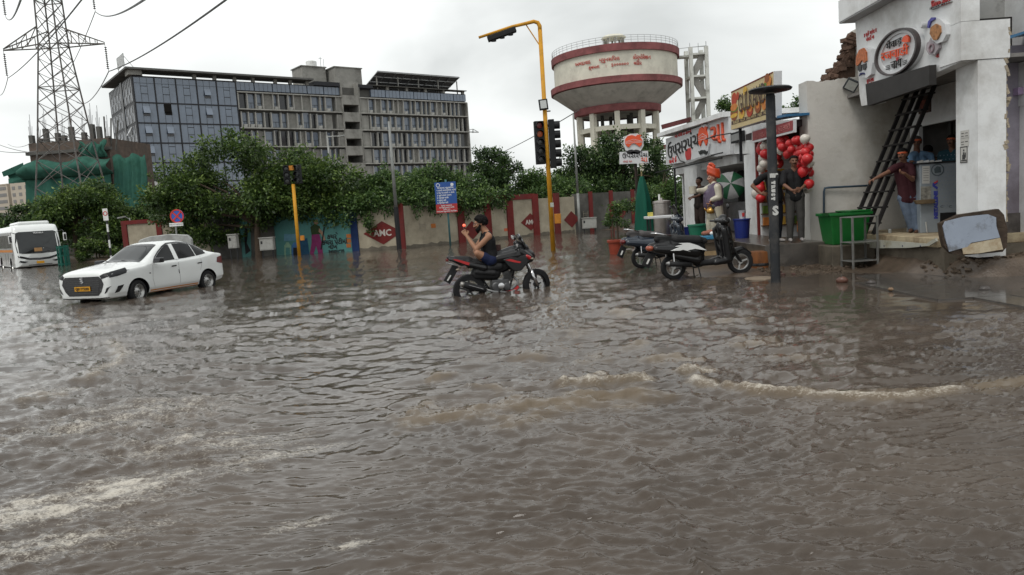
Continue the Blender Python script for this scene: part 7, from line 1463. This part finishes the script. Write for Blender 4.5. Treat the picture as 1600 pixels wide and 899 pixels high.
# ---------------- scooters
def scooter(label,bo,yaw,body,accent,flame,lean=0,seatc=None,screen=False):
    s=thing('scooter',label,'scooter',bo,yaw,'scooters parked before the tea stall'); s.rotation_euler=(lean,0,yaw)
    wheel(s,(0,0,.225),.225,.10,'alloy',0,1,3); wheel(s,(1.27,0,.225),.225,.10,'alloy',R(-10),1,3)
    bl_('rear_body',[((-.40,0,.62),.07,(-.1,0,.60),.15),((-.32,-.10,.58),.07,(.35,-.13,.50),.14),((-.32,.10,.58),.07,(.35,.13,.50),.14),((.0,0,.60),.15,(.45,0,.53),.16),((.40,-.10,.38),.12,(.40,.10,.38),.12),((.48,0,.33),.11,(.45,0,.58),.13),((.0,-.12,.44),.07,(.4,-.13,.34),.09),((.0,.12,.44),.07,(.4,.13,.34),.09)],body,s)
    bl_('seat',[((-.28,0,.755),.06,(.05,0,.74),.09),((.05,-.07,.73),.08,(.45,-.07,.69),.085),((.05,.07,.73),.08,(.45,.07,.69),.085),((.45,0,.68),.09,(.60,0,.66),.06),((-.2,0,.70),.08,(.5,0,.66),.09)],seatc or bkm,s)
    bl_('floor',[((.45,-.10,.27),.05,(1.0,-.10,.27),.05),((.45,.10,.27),.05,(1.0,.10,.27),.05),((.45,0,.26),.06,(1.0,0,.26),.06)],bkm,s)
    bl_('leg_shield',[((.98,-.15,.30),.07,(.90,-.19,.84),.055),((.98,.15,.30),.07,(.90,.19,.84),.055),((1.02,0,.30),.09,(.92,0,.92),.08),((1.0,-.12,.5),.08,(1.0,.12,.5),.08),((.96,-.15,.70),.08,(.96,.15,.70),.08),((.92,-.12,.88),.06,(.92,.12,.88),.06),((.75,-.12,.26),.06,(1.0,-.14,.30),.07),((.75,.12,.26),.06,(1.0,.14,.30),.07)],body,s)
    bl_('front_apron',[((1.08,0,.42),.09,(1.02,0,.84),.09),((1.04,-.07,.6),.05,(1.04,.07,.6),.05)],body,s)
    bl_('handlebar_cowl',[((.93,-.15,1.0),.06,(.93,.15,1.0),.06),((.96,0,.86),.08,(.98,0,1.02),.10),((1.02,-.06,1.0),.06,(1.02,.06,1.0),.06)],body,s)
    bl_('front_mudguard',[((1.12,0,.42),.07,(1.30,0,.46),.055),((1.30,0,.46),.055,(1.45,0,.36),.045)],body,s)
    MB().tube([(1.02,0,.85),(1.10,0,.5),(1.27,0,.225)],.022,8).tube([(1.12,-.06,.5),(1.27,-.06,.225)],.018,8).build('fork',black,s)
    MB().tube([(.88,-.34,1.0),(.94,-.15,1.0),(.94,.15,1.0),(.88,.34,1.0)],.018,8).build('handlebar',black,s)
    for q in(-1,1):
        MB().tube([(.95,q*.2,1.03),(.93,q*.27,1.22)],.007,6).build('mirror_stem',black,s); MB().sphere((.93,q*.29,1.26),(.02,.065,.045),14,8).build('mirror',black,s,smooth=True)
        MB().tube([(-.05,q*.19,.26),(-.05,q*.17,.5)],.018,8).build('shock_absorber',chrome,s)
    MB().sphere((1.08,0,1.0),(.03,.07,.05),14,8).build('headlight',M('headlight_glass'),s,smooth=True)
    MB().sphere((-.42,0,.60),(.07,.10,.055),16,10).build('tail_lamp',accent,s,smooth=True)
    MB().tube([(-.05,-.10,.80),(-.32,-.09,.86),(-.38,0,.865),(-.32,.09,.86),(-.05,.10,.80)],.014,8).build('grab_rail',chrome,s,smooth=True)
    MB().beam((-.40,0,.5),(-.52,0,.28),.15,.015,up=(0,1,0)).build('plate_holder',bkm,s); MB().obox((-.478,0,.37),(.008,.17,.10),rotm('Y',28)).build('number_plate',M('white_plate'),s)
    MB().tube([(.5,-.10,.22),(.35,-.13,.20),(.2,-.16,.26)],.016,8).tube([(.26,-.17,.26),(-.15,-.18,.31)],[.045,.05],14).build('exhaust',bkm,s,smooth=True); MB().tube([(-.15,-.18,.31),(-.2,-.18,.315)],[.045,.02],12).build('exhaust_tip',alu,s)
    MB().tube([(.25,0,.22),(0,.08,.225)],.05,10).obox((.2,.05,.28),(.35,.12,.16)).build('engine',alu,s,bevel=.01); MB().tube([(.42,-.12,.2),(.45,-.15,0)],.012,8).tube([(.42,.12,.2),(.45,.15,0)],.012,8).build('centre_stand',black,s)
    if flame:
        bv_=None; m=MB(); pts=[(-.14,.545),(.02,.60),(-.06,.615),(.08,.64),(.0,.67),(.2,.66),(.36,.60),(.52,.50),(.30,.545),(.16,.53),(.22,.50),(.08,.545),(.02,.535)]
        m.prism(pts,-.30,-.262); o=m.build('white_flash',white,s,fix=True,bevel=.003)
    if screen: 
        m=MB(); m.add([(.98,-.15,1.04),(.98,.15,1.04),(.86,.12,1.30),(.86,-.12,1.30),(1.04,0,1.04),(.90,0,1.33)],[(0,4,5,3),(4,1,2,5)]); o=m.build('windshield',M('smoked_screen'),s,smooth=True); md=o.modifiers.new('t','SOLIDIFY'); md.thickness=.006
    return s
a=G(1052,418,.24); c=G(1160,409,.24); hd=(c-a).normalized(); a.z=.0
s1=scooter('black scooter with a white flash on its side, parked nearest the lamp post',a,math.atan2(hd.y,hd.x),bk,M('orange_tail_lens',(.30,.07,.035),rough=.3,var=.1),True); s1.scale=(1.11,1.05,1.08)
a=G(1001,402,.27); a.z=.01
s2=scooter('dark blue scooter with a windshield, farther one left of the black scooter',a,R(12),M('midnight_blue_gloss',(.014,.022,.035),rough=.25,var=.05,coat=.5),M('tail_lamp_red'),False,0,M('grey_seat',(.07,.065,.065),rough=.6),True); s2.scale=(1.0,1.05,1.08)
# dark rain cover hung over the bars of the nearer scooter
# ============================================================ PEOPLE
def sk(n,c): return M(n,c,rough=.5,var=.08,scale=14)
skin1=sk('skin_light_brown',(.30,.155,.095)); skin2=sk('skin_brown',(.17,.085,.055)); hairm=M('black_hair',(.008,.007,.007),rough=.85,spec=.15,var=.3,scale=60,bump=.6,bscale=90); greyhair=M('grey_black_hair',(.07,.068,.066),rough=.6,var=.6,scale=50,bump=.6,bscale=90)
eyem=M('eye',(.02,.015,.012),rough=.2,var=0); 
def U(v): v=Vector(v); return v.normalized()
def hand(m,w,d,pn,curl=.5,s=1.,thumb=1):
    """palm with four unequal fingers and a thumb; w wrist, d pointing direction, pn palm normal"""
    d=U(d); pn=Vector(pn); pn=(pn-d*pn.dot(d)).normalized(); sd=d.cross(pn)*thumb
    p0=w+d*.02*s; p1=w+d*.085*s
    for k in(-1.5,-.5,.5,1.5): m.capsule(p0+sd*k*.010*s,.016*s,p1+sd*k*.019*s,.0145*s,8)
    for k,L in zip((-1.5,-.5,.5,1.5),(.060,.074,.078,.070)):
        b=p1+sd*k*.020*s; c1=curl*.9; a1=(d*math.cos(c1)+pn*math.sin(c1)); q=b+a1*L*.5*s; c2=curl*1.9; a2=(d*math.cos(c2)+pn*math.sin(c2)); e=q+a2*L*.5*s
        m.capsule(b,.0115*s,q,.0105*s,7); m.capsule(q,.0105*s,e,.009*s,7)
    tb_=p0+sd*.030*s; t1=tb_+(d*.6+sd*.75+pn*.3).normalized()*.038*s; t2=t1+(d*.85+sd*.1+pn*.5).normalized()*.034*s
    m.capsule(tb_,.0145*s,t1,.0125*s,7); m.capsule(t1,.0125*s,t2,.0105*s,7)
def head(m,c,f,u,s=1.):
    f=U(f); u=Vector(u); u=(u-f*u.dot(f)).normalized(); r=f.cross(u); B=Matrix((r,f,u)).transposed(); P_=lambda x,y,z:c+(r*x+f*y+u*z)*s
    E_=lambda x,y,z,a,b,d:m.sphere(P_(x,y,z),(a*s,b*s,d*s),18,12,B)
    E_(0,-.012,.03,.077,.095,.088); E_(0,.022,-.03,.060,.070,.085); E_(0,.045,-.085,.034,.034,.028); E_(0,.012,-.07,.052,.055,.035)
    m.capsule(P_(0,.088,.022),.010*s,P_(0,.112,-.018),.0155*s,8); E_(-.012,.098,-.022,.012,.012,.009); E_(.012,.098,-.022,.012,.012,.009)
    for q in(-1,1): E_(q*.030,.078,.032,.024,.014,.010); E_(q*.040,.068,-.012,.022,.02,.022); E_(q*.077,-.008,.0,.011,.020,.031)
    E_(0,.086,-.052,.024,.012,.0065); E_(0,.084,-.063,.021,.012,.007)
    return P_,B
def facebits(P_,B,par,s,hair,beard=None,mous=True,hairm_=None,curly=False,grey=False):
    hm=hairm_ or hairm
    for q in(-1,1): MB().sphere(P_(q*.031,.082,.016),(.011*s,.008*s,.006*s),10,6,B).build('eye',eyem,par,smooth=True); MB().capsule(P_(q*.016,.092,.036),.0045*s,P_(q*.047,.078,.036),.004*s,6).build('eyebrow',hm,par,smooth=True)
    if mous: MB().capsule(P_(-.026,.092,-.044),.006*s,P_(0,.103,-.036),.008*s,7).capsule(P_(.026,.092,-.044),.006*s,P_(0,.103,-.036),.008*s,7).build('moustache',hm,par,smooth=True)
    if curly:
        m=MB(); rc=random.Random(12)
        for k in range(240):
            x,y,z=[rc.gauss(0,1) for _ in range(3)]; n=math.sqrt(x*x+y*y+z*z); x/=n;y/=n;z/=n
            if (y>.22 and z<.5) or z<-.55 or (y>-.15 and z<-.05): continue
            m.sphere(P_(x*.088,-.018+y*.108,.034+z*.098),rc.uniform(.018,.03)*s,8,6)
        m.sphere(P_(0,-.025,.045),(.088*s,.098*s,.088*s),16,12,B); blob('hair',m,hm,par,.008,0,.6)
    elif hair:
        m=MB(); m.sphere((0,0,0),(1,1,1),40,30); vs=[]
        keep=[]
        for x,y,z in m.v:
            keep.append((z>-.35 and y<.15) or z>.42 or (y<.45 and z>.12 and abs(x)>.6))
        m.f=[f for f in m.f if all(keep[i] for i in f)]
        g=.012 if not curly else .03
        m.v=[tuple(P_(x*(.080+g)*(1+ (random.uniform(-.06,.10) if curly else random.uniform(-.01,.02))),-.014+y*(.098+g),.034+z*(.090+g)*(1+(random.uniform(-.03,.07) if curly else 0)))) for x,y,z in m.v]
        o=m.build('hair',hm,par,smooth=True); md=o.modifiers.new('t','SOLIDIFY'); md.thickness=.012*s; md.offset=-1
    if beard:
        m=MB()
        for q in(-1,1): m.capsule(P_(q*.068,.012,-.02),.020*s,P_(q*.052,.045,-.08),.032*s,8); m.capsule(P_(q*.05,.05,-.06),.025*s,P_(q*.03,.08,-.085),.026*s,8)
        m.capsule(P_(-.045,.06,-.085),.026*s,P_(.045,.06,-.085),.026*s,8); m.capsule(P_(0,.075,-.085),.028*s,P_(0,.07,-.125),.022*s,8); m.capsule(P_(-.03,.085,-.065),.012*s,P_(.03,.085,-.065),.012*s,8)
        blob('beard',m,hm,par,.007,1)
def person(label,J,par_=None,skin=skin1,f=(0,-1,0),up=(0,0,1),hf=None,shirt=None,sleeve=.55,trou=None,leg=1.,shoes=None,s=1.,belly=0,vox=.010,hair=True,beard=None,mous=True,hm=None,curly=False,band=None,hands=None,tank=False,cat='person',name='person',curlh=.5):
    g=lambda k:Vector(J[k]); loc=(g('hipL')+g('hipR'))/2; o=par_ or thing(name,label,cat,(0,0,0)); m=MB(); rt=(g('shR')-g('shL')).normalized(); f=U(f)
    pel=loc; neck=g('neck'); ch=neck.lerp(pel,.30); wa=neck.lerp(pel,.66)
    m.capsule(g('hipL')*.94+pel*.06,.098*s,g('hipR')*.94+pel*.06,.098*s,12)
    for q in(-1,1):
        m.capsule(pel+rt*q*.05*s,.105*s,wa+rt*q*.05*s,.098*s,12); m.capsule(wa+rt*q*.05*s,.098*s,ch+rt*q*.075*s,.108*s,12); m.capsule(ch+rt*q*.075*s,.105*s,neck.lerp(ch,.25)+rt*q*.07*s,.07*s,12)
    if belly: m.sphere(wa+f*.06*s-Vector((0,0,.03)),(.15*s+belly*.3,.14*s+belly,.17*s+belly*.5),18,12)
    P_=None; hc=g('head'); hf=U(hf or f)
    m.capsule(neck-(neck-hc)*.0,.064*s,hc.lerp(neck,.45),.054*s,12); P_,B=head(m,hc,hf,up,s)
    for q in 'LR':
        m.capsule(neck.lerp(g('sh'+q),.35)-Vector((0,0,.01)),.062*s,g('sh'+q),.056*s,10)
        m.capsule(g('sh'+q),.056*s,g('el'+q),.041*s,10); e=g('el'+q); w=g('wr'+q); m.capsule(e,.041*s,e.lerp(w,.3),.040*s,10); m.capsule(e.lerp(w,.3),.040*s,w,.026*s,10)
        hd_,pn,cu,th=(hands or {}).get(q,((w-e),(f if abs((w-e).normalized().dot(f))<.8 else Vector((0,0,-1))),curlh,1 if q=='R' else -1)); hand(m,w,hd_,pn,cu,s,th)
        h=g('hip'+q); k=g('kn'+q); a=g('an'+q); m.capsule(h,.088*s,h.lerp(k,.45),.078*s,12); m.capsule(h.lerp(k,.45),.078*s,k,.056*s,12); m.capsule(k,.055*s,k.lerp(a,.3),.056*s,12); m.capsule(k.lerp(a,.3),.056*s,a,.034*s,12)
        t=Vector(J.get('toe'+q) or (a+f*.15*s-Vector((0,0,.045)))); m.capsule(a-Vector((0,0,.03*s))-(t-a).normalized()*.03,.036*s,a.lerp(t,.6)-Vector((0,0,.012)),.034*s,8); m.capsule(a.lerp(t,.6)-Vector((0,0,.012)),.032*s,t,.022*s,8)
    blob('body',m,skin,o,vox,2,.55)
    if shirt:
        m=MB(); e_=.016
        for q in(-1,1):
            m.capsule(pel+rt*q*.055*s+(pel-wa)*.15,.112*s+e_,wa+rt*q*.05*s,.105*s+e_,12); m.capsule(wa+rt*q*.05*s,.104*s+e_,ch+rt*q*.075*s,.108*s+e_,12); m.capsule(ch+rt*q*.075*s,.105*s+e_,neck.lerp(ch,.30 if not tank else .38)+rt*q*.07*s,.07*s+e_,12)
        if belly: m.sphere(wa+f*.06*s-Vector((0,0,.03)),(.165*s+belly*.3,.152*s+belly,.19*s+belly*.5),18,12)
        for q in 'LR':
            if tank: m.capsule(neck.lerp(g('sh'+q),.42)-Vector((0,0,.0)),.052*s+.008,ch.lerp(g('sh'+q),.35),.085*s,10); continue
            m.capsule(neck.lerp(g('sh'+q),.35)-Vector((0,0,.012)),.066*s+e_*.6,g('sh'+q),.060*s+e_,10); e=g('el'+q); w=g('wr'+q)
            if sleeve<=1: m.capsule(g('sh'+q),.060*s+e_,g('sh'+q).lerp(e,sleeve),.056*s+e_,10)
            else: m.capsule(g('sh'+q),.060*s+e_,e,.046*s+e_,10); m.capsule(e,.046*s+e_,e.lerp(w,sleeve-1),.036*s+e_,10)
        blob('shirt',m,shirt,o,vox*1.1,2,.5)
    if trou:
        m=MB(); e_=.018; m.capsule(g('hipL'),.1*s+e_,g('hipR'),.1*s+e_,12); m.capsule(pel,.105*s+e_,pel.lerp(wa,.5),.1*s+e_*.6,12)
        for q in 'LR':
            h=g('hip'+q);k=g('kn'+q);a=g('an'+q); m.capsule(h,.092*s+e_,h.lerp(k,min(1,leg)),.066*s+e_,12)
            if leg>1: m.capsule(k,.062*s+e_,k.lerp(a,leg-1),.046*s+e_,12)
        blob('trousers' if leg>1 else 'shorts',m,trou,o,vox*1.1,2,.5)
    if shoes:
        for q in 'LR':
            a=g('an'+q); t=Vector(J.get('toe'+q) or (a+f*.15*s-Vector((0,0,.045)))); m=MB(); m.capsule(a-Vector((0,0,.035*s))-(t-a).normalized()*.035,.044*s,a.lerp(t,.6)-Vector((0,0,.015)),.042*s,8); m.capsule(a.lerp(t,.6)-Vector((0,0,.015)),.04*s,t,.03*s,8); blob('shoe',m,shoes,o,.012,1,.6)
    facebits(P_,B,o,s,hair,beard,mous,hm,curly)
    if band:
        MB().lathe([(.094,-.018),(.1,0),(.094,.018)],30,P_(0,-.008,.045),B@Matrix.Diagonal((.86*s,1.0*s,1.*s)),cap=False).build('headband',band,o,smooth=True)
    return o,P_,B
def standing(hp,floor,ang,s=1.,lean=(0,0)):
    """default upright joints under a head at hp, facing ang degrees (0 = to the camera, + = to the left of the picture)"""
    hp=Vector(hp); f=Vector((-math.sin(R(ang)),-math.cos(R(ang)),0)); r=Vector((0,0,1)).cross(f)*-1; H=hp.z+.12*s-floor; k=H/1.72
    l=lambda z,x,y:Vector((hp.x,hp.y,0))+r*x*k+f*y*k+Vector((0,0,floor+z*k))+Vector((lean[0],lean[1],0))*(1-z/1.5)
    J={'head':hp,'neck':l(1.43,0,-.02)}
    for q,sg in(('R',1),('L',-1)): J.update({'sh'+q:l(1.39,.185*sg,-.02),'el'+q:l(1.09,.24*sg,-.03),'wr'+q:l(.85,.25*sg,.05),'hip'+q:l(.92,.085*sg,0),'kn'+q:l(.49,.10*sg,.02),'an'+q:l(.08,.11*sg,-.02)})
    return J,f,r
blackc=M('black_cloth',(.010,.010,.011),rough=.8,var=.3,scale=8,bump=.3); navy=M('navy_cloth',(.010,.016,.05),rough=.8,var=.2,scale=8,bump=.3); greyt=M('grey_trouser_cloth',(.055,.052,.048),rough=.8,var=.2,scale=10,bump=.3)
# ---- the man sitting backwards on the motorcycle
Y0=14.27; Q=lambda px,py,dy=0:P(px,py,Y0+dy)
J={'head':Q(750,350),'neck':Q(759,363),'shL':Q(764,370,-.18),'shR':Q(757,369,.18),'elL':Q(744,390,-.2),'elR':Q(743,388,.12),'wrL':Q(729,369,-.06),'wrR':Q(730,368.5,.05),
 'hipL':Q(766.5,406.5,-.10),'hipR':Q(766,405.5,.10),'knL':Q(746,396,-.22),'knR':Q(744,393,.25),'anL':Q(757,411,-.02),'anR':Q(757,410,.02),'toeL':Q(749,413,.05),'toeR':Q(749,413,-.08)}
rider,P_,B=person('bearded man in a black vest sitting backwards on the motorcycle, holding a phone',J,f=(-1,-.05,0),hf=(-.97,-.10,-.20),skin=skin1,shirt=blackc,tank=True,trou=navy,leg=.52,hair=True,curly=True,beard=True,mous=True,s=1.14,vox=.0085,
 hands={'L':(Vector((-.45,.25,.8)),Vector((-.2,1,.1)),.75,-1),'R':(Vector((-.45,-.2,.8)),Vector((-.2,-1,.1)),.75,1)})
m=MB()
for q in(-1,1):
    m.tube([P_(q*.03+.024*math.cos(a*PI/6),.106,.014+.018*math.sin(a*PI/6)) for a in range(13)],.0022,5,caps=False); m.tube([P_(q*.054,.100,.018),P_(q*.082,-.01,.02)],.0022,5)
m.tube([P_(-.008,.11,.018),P_(.008,.11,.018)],.0022,5); m.build('glasses',M('glasses_frame',(.15,.13,.12),rough=.3),rider)
ph=Q(724.8,357.5,-.0); o=thing('phone','smartphone with a glowing red light held up by the seated man','phone',ph); o.rotation_euler=(0,R(12),0)
MB().box(-.006,.006,-.038,.038,-.075,.075).build('body',carb,o,bevel=.004); MB().sphere((-.004,-.012,.062),(.028,.028,.028),16,12).build('red_light',M('glowing_red',(1.,.13,.07),rough=.4,var=0,emit=1.1),o,smooth=True); MB().box(-.0075,-.0062,-.034,.034,-.07,.04).build('screen',M('glow_orange',(.8,.16,.08),rough=.4,var=0,emit=.35),o)
# ---- men at the balloon shop
fl=.5
hp=P(1240.5,253,15.7); J,f,r=standing(hp,fl,12); Z=lambda a:Vector((0,0,a)); c=P(1244,297,15.35)
J['elR']=P(1223,288,15.6); J['elL']=P(1261,287,15.6); J['wrR']=P(1238,298,15.36); J['wrL']=P(1252,295,15.36)
person('man in a black shirt and grey trousers with folded hands, right of the lamp post',J,f=f,skin=skin2,shirt=blackc,sleeve=.95,trou=greyt,leg=1.97,shoes=M('pale_shoe',(.28,.26,.25),rough=.6),hands={'R':(Vector((1,-.1,-.1)),Vector((0,-1,-.1)),.7,1),'L':(Vector((-1,-.1,.0)),Vector((0,-1,0)),.7,-1)})
hp=P(1209,256,15.9); J,f,r=standing(hp,fl,-35); J['shR']=P(1191,277,15.85); J['elR']=P(1175.5,291,15.9); J['wrR']=P(1190,303.5,15.75)
person('man in black with a hand on his hip, half hidden behind the lamp post',J,f=f,skin=skin2,shirt=blackc,sleeve=.6,trou=M('black_navy_cloth',(.008,.009,.014),rough=.8),leg=1.97,shoes=M('pale_shoe'),hands={'R':(Vector((1,.0,-.1)),Vector((.3,1,0)),.5,1)})
# ---- man inside the tea stall
hp=P(1092,284,21.8); J,f,r=standing(hp,.42,60); J['elL']=P(1092,306,21.5); J['wrL']=P(1083,309,21.4); J['elR']=P(1090,306,21.9); J['wrR']=P(1081,308,21.8)
person('man in a dark shirt standing in the tea stall behind the statue mug',J,f=f,skin=sk('skin_dark',(.09,.045,.03)),shirt=M('dark_brown_shirt',(.016,.012,.011),rough=.8),sleeve=.6,trou=M('dark_brown_trousers',(.035,.024,.02),rough=.8),leg=1.97,shoes=blackc,vox=.013)
# ---- men on the porch
band=M('orange_headband',(.62,.12,.05),rough=.7,var=.1)
hp=P(1410.5,242.5,14.3); J,f,r=standing(hp,.62,38,lean=(.16,0)); J['neck']=P(1412,256,14.35); J['shR']=P(1400,262,14.3); J['shL']=P(1424,262,14.25); J['elR']=P(1386,270,14.2); J['wrR']=P(1366,280,14.15); J['elL']=P(1426,281,14.1); J['wrL']=P(1413,271,14.0)
J['hipR']=P(1412,309,14.35); J['hipL']=P(1427,309,14.3); J['knR']=P(1418,334,14.3); J['knL']=P(1431,335,14.25); J['anR']=P(1424,357,14.3); J['anL']=P(1433,359,14.2)
person('man in a maroon shirt and blue jeans leaning with one arm stretched towards the ladder',J,f=f,hf=(-.8,-.6,-.1),skin=skin2,shirt=M('maroon_cloth',(.045,.012,.016),rough=.8,bump=.3),sleeve=.6,trou=M('blue_denim',(.10,.13,.18),rough=.8,var=.3,scale=5,bump=.3),leg=1.97,shoes=M('brown_sandal',(.08,.04,.025)),band=band,
 hands={'R':(Vector((-1,0,-.35)),Vector((0,0,-1)),.8,1),'L':(Vector((-1,-.1,.3)),Vector((0,-.6,.6)),.7,-1)})
hp=P(1432.5,223,14.9); J,f,r=standing(hp,.62,18); J['elR']=P(1424,262,14.7); J['wrR']=P(1424,254,14.45); J['shR']=P(1424,246,14.85); J['shL']=P(1453,244,14.9); J['elL']=P(1458,264,14.9); J['wrL']=P(1440,268,14.6)
person('man in a light blue shirt with grey hair and an orange headband behind the counter',J,f=f,hf=(-.45,-.9,-.05),skin=skin2,shirt=M('light_blue_cloth',(.17,.29,.45),rough=.8,var=.25,scale=9,bump=.3),sleeve=.6,trou=navy,leg=1.97,shoes=blackc,band=band,hm=greyhair)
hp=P(1450,237,15.3); J,f,r=standing(hp,.62,-150); J['neck']=hp+Vector((.03,0,-.16)); person('black haired man mostly hidden behind the man in light blue',J,f=f,skin=skin2,shirt=M('brown_shirt',(.09,.06,.04),rough=.8),sleeve=.6,trou=greyt,leg=1.97,shoes=blackc,vox=.014)
hp=P(1487,221,14.75); J,f,r=standing(hp,.62,55); person('man in a dark teal shirt with an orange headband in the doorway beside the pillar',J,f=f,skin=skin2,shirt=M('teal_cloth',(.02,.06,.08),rough=.8),sleeve=.6,trou=greyt,leg=1.97,shoes=blackc,band=band,vox=.012)
# ---- statue
YS=18.6; q=lambda x,y,dy=0:P(1070+x/8.173,240+y/8.173,YS+dy)
st_=thing('statue','painted statue of a man in an orange turban holding a mug and kettle','statue',(0,0,0))
sskin=M('statue_skin',(.36,.17,.11),rough=.35,var=.05,coat=.3); cw=M('statue_cream',(.48,.45,.36),rough=.4,var=.06,coat=.2,dirt=(.3,.27,.2),dscale=3); vest=M('statue_purple_vest',(.07,.045,.085),rough=.4,var=.15,coat=.2); tur=M('statue_orange',(.58,.07,.02),rough=.35,var=.12,coat=.3)
J={'head':q(350,318),'neck':q(385,395),'shL':q(415,440,-.20),'shR':q(350,425,.20),'elL':q(435,560,-.26),'wrL':q(335,600,-.28),'elR':q(250,480,.12),'wrR':q(150,478,.05),'hipL':q(400,700,-.11),'hipR':q(365,700,.11),'knL':q(385,900,-.12),'knR':q(330,900,.14),'anL':q(395,1075,-.1),'anR':q(330,1085,.15)}
_,P_,B=person('',J,par_=st_,f=(-1,-.12,0),skin=sskin,s=1.16,belly=.07,hair=False,mous=True,vox=.012,shirt=None,trou=None,hands={'L':(Vector((-.5,-.2,-.8)),Vector((-.5,0,0)),.9,-1),'R':(Vector((-1,0,.05)),Vector((0,-.5,.0)),.9,1)})
def caps(name,pr,mat,vox=.014,dec=.5): 
    m=MB(); [m.capsule(a,ra_,b_,rb,12) for a,ra_,b_,rb in pr]; return blob(name,m,mat,st_,vox,2,dec)
g=lambda k:Vector(J[k]); pel=(g('hipL')+g('hipR'))/2; nk=g('neck')
caps('waistcoat',[(nk.lerp(pel,.22)+Vector((0,s*.09,0)),.185,nk.lerp(pel,.75)+Vector((-.03,s*.09,0)),.22) for s in(-1,1)]+[(nk.lerp(pel,.5)+Vector((-.07,0,0)),.225,nk.lerp(pel,.86)+Vector((-.05,0,0)),.235)],vest)
caps('collar',[(nk+Vector((-.04,s*.06,.01)),.075,nk+Vector((-.10,s*.06,-.07)),.06) for s in(-1,1)],cw)
for k in'LR': caps('sleeve',[(nk.lerp(g('sh'+k),.6),.10,g('sh'+k),.105),(g('sh'+k),.105,g('el'+k),.088),(g('el'+k),.088,g('el'+k).lerp(g('wr'+k),.85),.062)],cw)
caps('dhoti',[(pel+Vector((-.02,s*.09,.08)),.19,pel+Vector((0,s*.09,-.2)),.19) for s in(-1,1)]+[(g('hip'+k)+Z(-.1),.155,g('kn'+k),.12) for k in'LR']+[(g('kn'+k),.12,g('kn'+k).lerp(g('an'+k),.8),.09) for k in'LR'],cw)
hc=g('head'); 
m=MB(); 
for k in range(9):
    t=k/8; a=-.35+.9*t; c=hc+Vector((.035,0,.085)); pts=[c+Vector(((.135-.03*abs(t-.4))*math.cos(x)*(1.12 if math.cos(x)>0 else 1),(.125)*math.sin(x),a*.17+.05+.05*math.cos(x)*(-1)+.02*math.sin(2*x+k))) for x in [i*2*PI/22 for i in range(23)]]; m.tube(pts,.034,7,caps=False)
m.sphere(hc+Vector((.045,0,.12)),(.135,.13,.13),20,14); blob('turban',m,tur,st_,.010,1,.6)
MB().tube([hc+Vector(v) for v in((.03,0,.24),(.04,0,.30),(.0,0,.345),(-.05,-.01,.36),(-.085,-.01,.345))],[.06,.055,.045,.035,.02],12).build('turban_plume',tur,st_,smooth=True)
c=g('wrR')+Vector((-.10,-.0,.02)); MB().lathe([(.075,-.09),(.085,-.085),(.088,.1),(.078,.1),(.07,-.07),(.001,-.07)],22,c).build('mug',cw,st_,ang=40)
c=g('wrL')+Vector((-.02,-.0,-.24)); m=MB(); m.lathe([(.05,-.085),(.10,-.06),(.105,.0),(.07,.055),(.045,.065),(.04,.08),(.001,.09)],22,c); m.tube([c+Vector((-.09,0,-.02)),c+Vector((-.13,0,.03)),c+Vector((-.15,0,.06))],[.022,.015,.012],8); m.tube([c+Vector((.07,0,.05)),c+Vector((.06,0,.13)),c+Vector((0,0,.16)),c+Vector((-.06,0,.13)),c+Vector((-.07,0,.05))],.009,6); m.build('kettle',M('brass',(.48,.27,.06),rough=.3,metal=.7,var=.15),st_,smooth=True)
MB().lathe([(.001,.0),(.055,.0),(.055,.012),(.001,.014)],18,nk.lerp(pel,.30)+Vector((-.13,-.17,.0)),rotm('X',90)@rotm('Y',-40)).build('badge',signw,st_)
MB().lathe([(.30,-.35),(.30,-.05),(.28,-.02)],24,(pel.x,pel.y,g('anL').z)).build('plinth',tile,st_)
